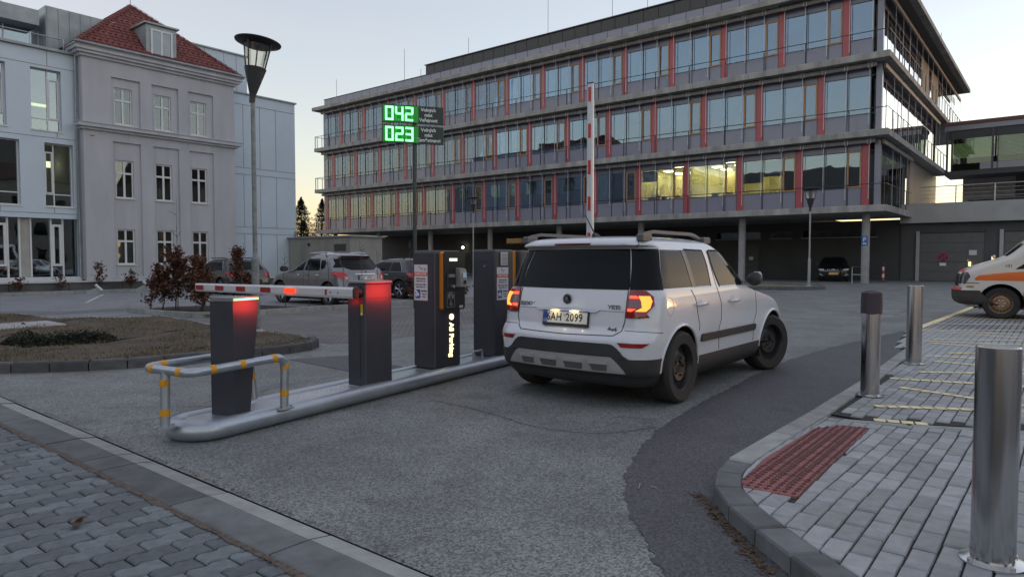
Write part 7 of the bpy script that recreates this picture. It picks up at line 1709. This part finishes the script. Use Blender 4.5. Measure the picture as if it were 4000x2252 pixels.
# ------------------------------------------------------------------ shrubs, saplings, conifers
M_BARK = mat('thin_dark_bark', (.06, .05, .042), .9, var=.3, scale=20); M_BARKG = mat('grey_twig', (.13, .13, .13), .9, var=.2)
M_BEECH = mat('withered_beech_leaf', (.045, .018, .01), .75, var=.5, scale=9, col2=(.15, .06, .03))
M_FIR = mat('dark_fir_needles', (.02, .026, .014), .85, var=.45, scale=3)
def branchy(b, base, h, n, spread, r0=.012, rng=random):
    tips = []
    for k in range(n):
        a = rng.uniform(0, 6.28); t = rng.uniform(.15, .95); z0 = h * t * .8
        L = spread * (1.1 - t * .6) * rng.uniform(.6, 1.1)
        p = [Vector((base[0], base[1], base[2] + z0))]; d = Vector((math.cos(a), math.sin(a), rng.uniform(.5, 1.1)))
        for j in range(4):
            d = (d + Vector((rng.gauss(0, .25), rng.gauss(0, .25), rng.uniform(0, .2)))).normalized(); p.append(p[-1] + d * L / 4)
        b.tube(p, [r0 * .55, r0 * .4, r0 * .3, r0 * .2, r0 * .12], 4); tips += p[1:]
    return tips
def shrub(x, y, z, h, spread, nb, leaves, label, ls=(.022, .045), group=None, m=M_BEECH):
    t = thing('beech_shrub', label, 'shrub', (x, y, z), 0, group, world=False)
    b = MB(); tr = [Vector((0, 0, 0))]
    for k in range(6): tr.append(tr[-1] + Vector((random.gauss(0, .03), random.gauss(0, .03), h * .9 / 6)))
    b.tube(tr, [.018 - .0025 * k for k in range(7)], 6); tips = branchy(b, (0, 0, 0), h, nb, spread); b.build('branches', M_BARK, t, fix=False)
    f = MB()
    for _ in range(leaves):
        p = random.choice(tips); leaf(f, p.x + random.gauss(0, .045), p.y + random.gauss(0, .045), p.z + random.gauss(0, .035), random.uniform(*ls), 1.6)
    f.build('foliage', m, t, fix=False); return t
gb = 'brown beech shrubs in the planting bed'
shrub(8.1, 17.7, .07, 1.85, .62, 46, 3300, 'tallest dense brown-leaved shrub at the corner of the planting bed', group=gb)
shrub(8.45, 17.1, .07, 1.5, .58, 40, 2800, 'dense brown-leaved shrub just right of the tallest one', group=gb)
shrub(7.85, 17.9, .07, 1.3, .5, 28, 1500, 'lower brown-leaved shrub left of the tallest one', group=gb)
shrub(8.3, 16.7, .07, 1.0, .5, 26, 1400, 'low brown-leaved shrub at the foot of the dense clump', group=gb)
shrub(9.65, 17.4, .07, 1.95, .36, 34, 1900, 'slim brown-leaved shrub beside the lamp pole', group=gb)
shrub(9.75, 17.0, .07, 1.0, .45, 24, 1300, 'low brown-leaved shrub at the foot of the slim one', group=gb)
shrub(7.75, 18.3, .05, .85, .3, 14, 350, 'small sparse brown shrub at the left end of the bed', group=gb)
gw = 'sparse brown shrubs along the retaining wall'
for k, (x, y, h, n, lf, lb) in enumerate(((11.0, 30.7, 1.35, 20, 420, 'upright sparse brown shrub before the house plinth'), (12.2, 30.7, .95, 18, 380, 'broad low sparse shrub below the first house window'), (13.3, 30.7, 1.15, 16, 330, 'sparse brown shrub below the middle house window'), (8.2, 30.7, .6, 12, 260, 'small russet shrub before the glass ground floor'), (9.6, 30.7, .75, 10, 160, 'thin spiky shrub near the downpipe'))):
    shrub(x, y, .1, h, .38, n, lf, lb, (.03, .055), gw)
def sapling(x, y, h, label, n=9, r=.012, z=.07):
    t = thing('sapling', label, 'sapling', (x, y, z), 0, 'bare saplings in the planting bed', world=False)
    b = MB(); p = [Vector((0, 0, 0))]
    for k in range(7): p.append(p[-1] + Vector((random.gauss(0, .02), random.gauss(0, .02), h / 7)))
    b.tube(p, [r * (1 - k * .12) for k in range(8)], 5); b.build('stem', M_BARK, t, fix=False)
    b = MB(); branchy(b, (0, 0, h * .3), h * .8, n, .34, r * 1.1); b.build('twigs', M_BARKG, t, fix=False); return t
for (x, y, h, lb) in ((8.3, 18.0, 2.9, 'tallest bare sapling rising above the brown shrubs'), (9.9, 15.55, 1.5, 'bare sapling just right of the lamp pole'), (10.6, 15.55, 1.25, 'bare sapling before the front wheel of the grey crossover'), (11.2, 15.55, 1.75, 'bare sapling before the front door of the grey crossover'), (11.75, 15.55, 1.2, 'bare sapling before the rear door of the grey crossover'), (12.4, 15.55, 1.85, 'bare sapling before the tailgate of the grey crossover'), (12.95, 15.55, 1.7, 'bare sapling before the number plate of the grey crossover'), (14.2, 15.55, 2.0, 'bare sapling between the two parked cars'), (15.8, 15.55, 1.5, 'bare sapling seen between the two pay terminals')):
    sapling(x, y, h, lb)
for k, (x, y) in enumerate(((14.3, 15.58), (15.2, 15.58), (16.6, 15.58))): shrub(x, y, .07, .8, .3, 14, 420, ('sparse brown shrub at the rear wheel of the blue estate', 'sparse brown shrub just left of the glowing terminal', 'sparse brown shrub between the two pay terminals')[k], group=gb)
def conifer(x, y, h, rad_, n, label, lean=0.):
    t = thing('spruce_tree', label, 'tree', (x, y, 0), 0, 'dark trees beyond the buildings', world=False)
    b = MB(); b.tube([(0, 0, 0), (lean * .5, 0, h * .5), (lean, 0, h)], [.22, .12, .02], 8); b.build('trunk', M_BARK, t, smooth=60)
    f = MB()
    for _ in range(n):
        u = random.random() ** .75; z = h * (.12 + .88 * u); R_ = rad_ * (1 - u) ** .8 * (.55 + .45 * math.sin(z * 5.3) ** 2) + .05; a = random.choice([k * .785 for k in range(8)]) + z * 1.7 + random.gauss(0, .22); q = random.uniform(.25, 1.05)
        cx_, cy_ = R_ * q * math.cos(a) + lean * u, R_ * q * math.sin(a); zz = z - .3 * q * R_ + random.gauss(0, .08); s = random.uniform(.05, .13)
        leaf(f, cx_, cy_, zz, s, .8)
    f.build('crown', M_FIR, t, fix=False); return t
conifer(49.3, 73.7, 8.9, 4.2, 12000, 'dark spruce rising next to the annex wall'); conifer(53.4, 75.5, 9.2, 3.2, 10000, 'dark spruce just left of the office block', .3); conifer(51.5, 76.5, 6.4, 4, 8000, 'lower spruce between the two taller ones')
# hillside trees seen through the link bridge
for k, (x, y, h, r_) in enumerate(((92, 6, 15, 4.5), (95, -1, 13, 4.5), (90, -8, 16, 4.5))): conifer(x, y, h, r_, 4500, ('dark tree behind the near end of the link bridge', 'dark tree behind the middle of the link bridge', 'dark tree behind the far end of the link bridge')[k])
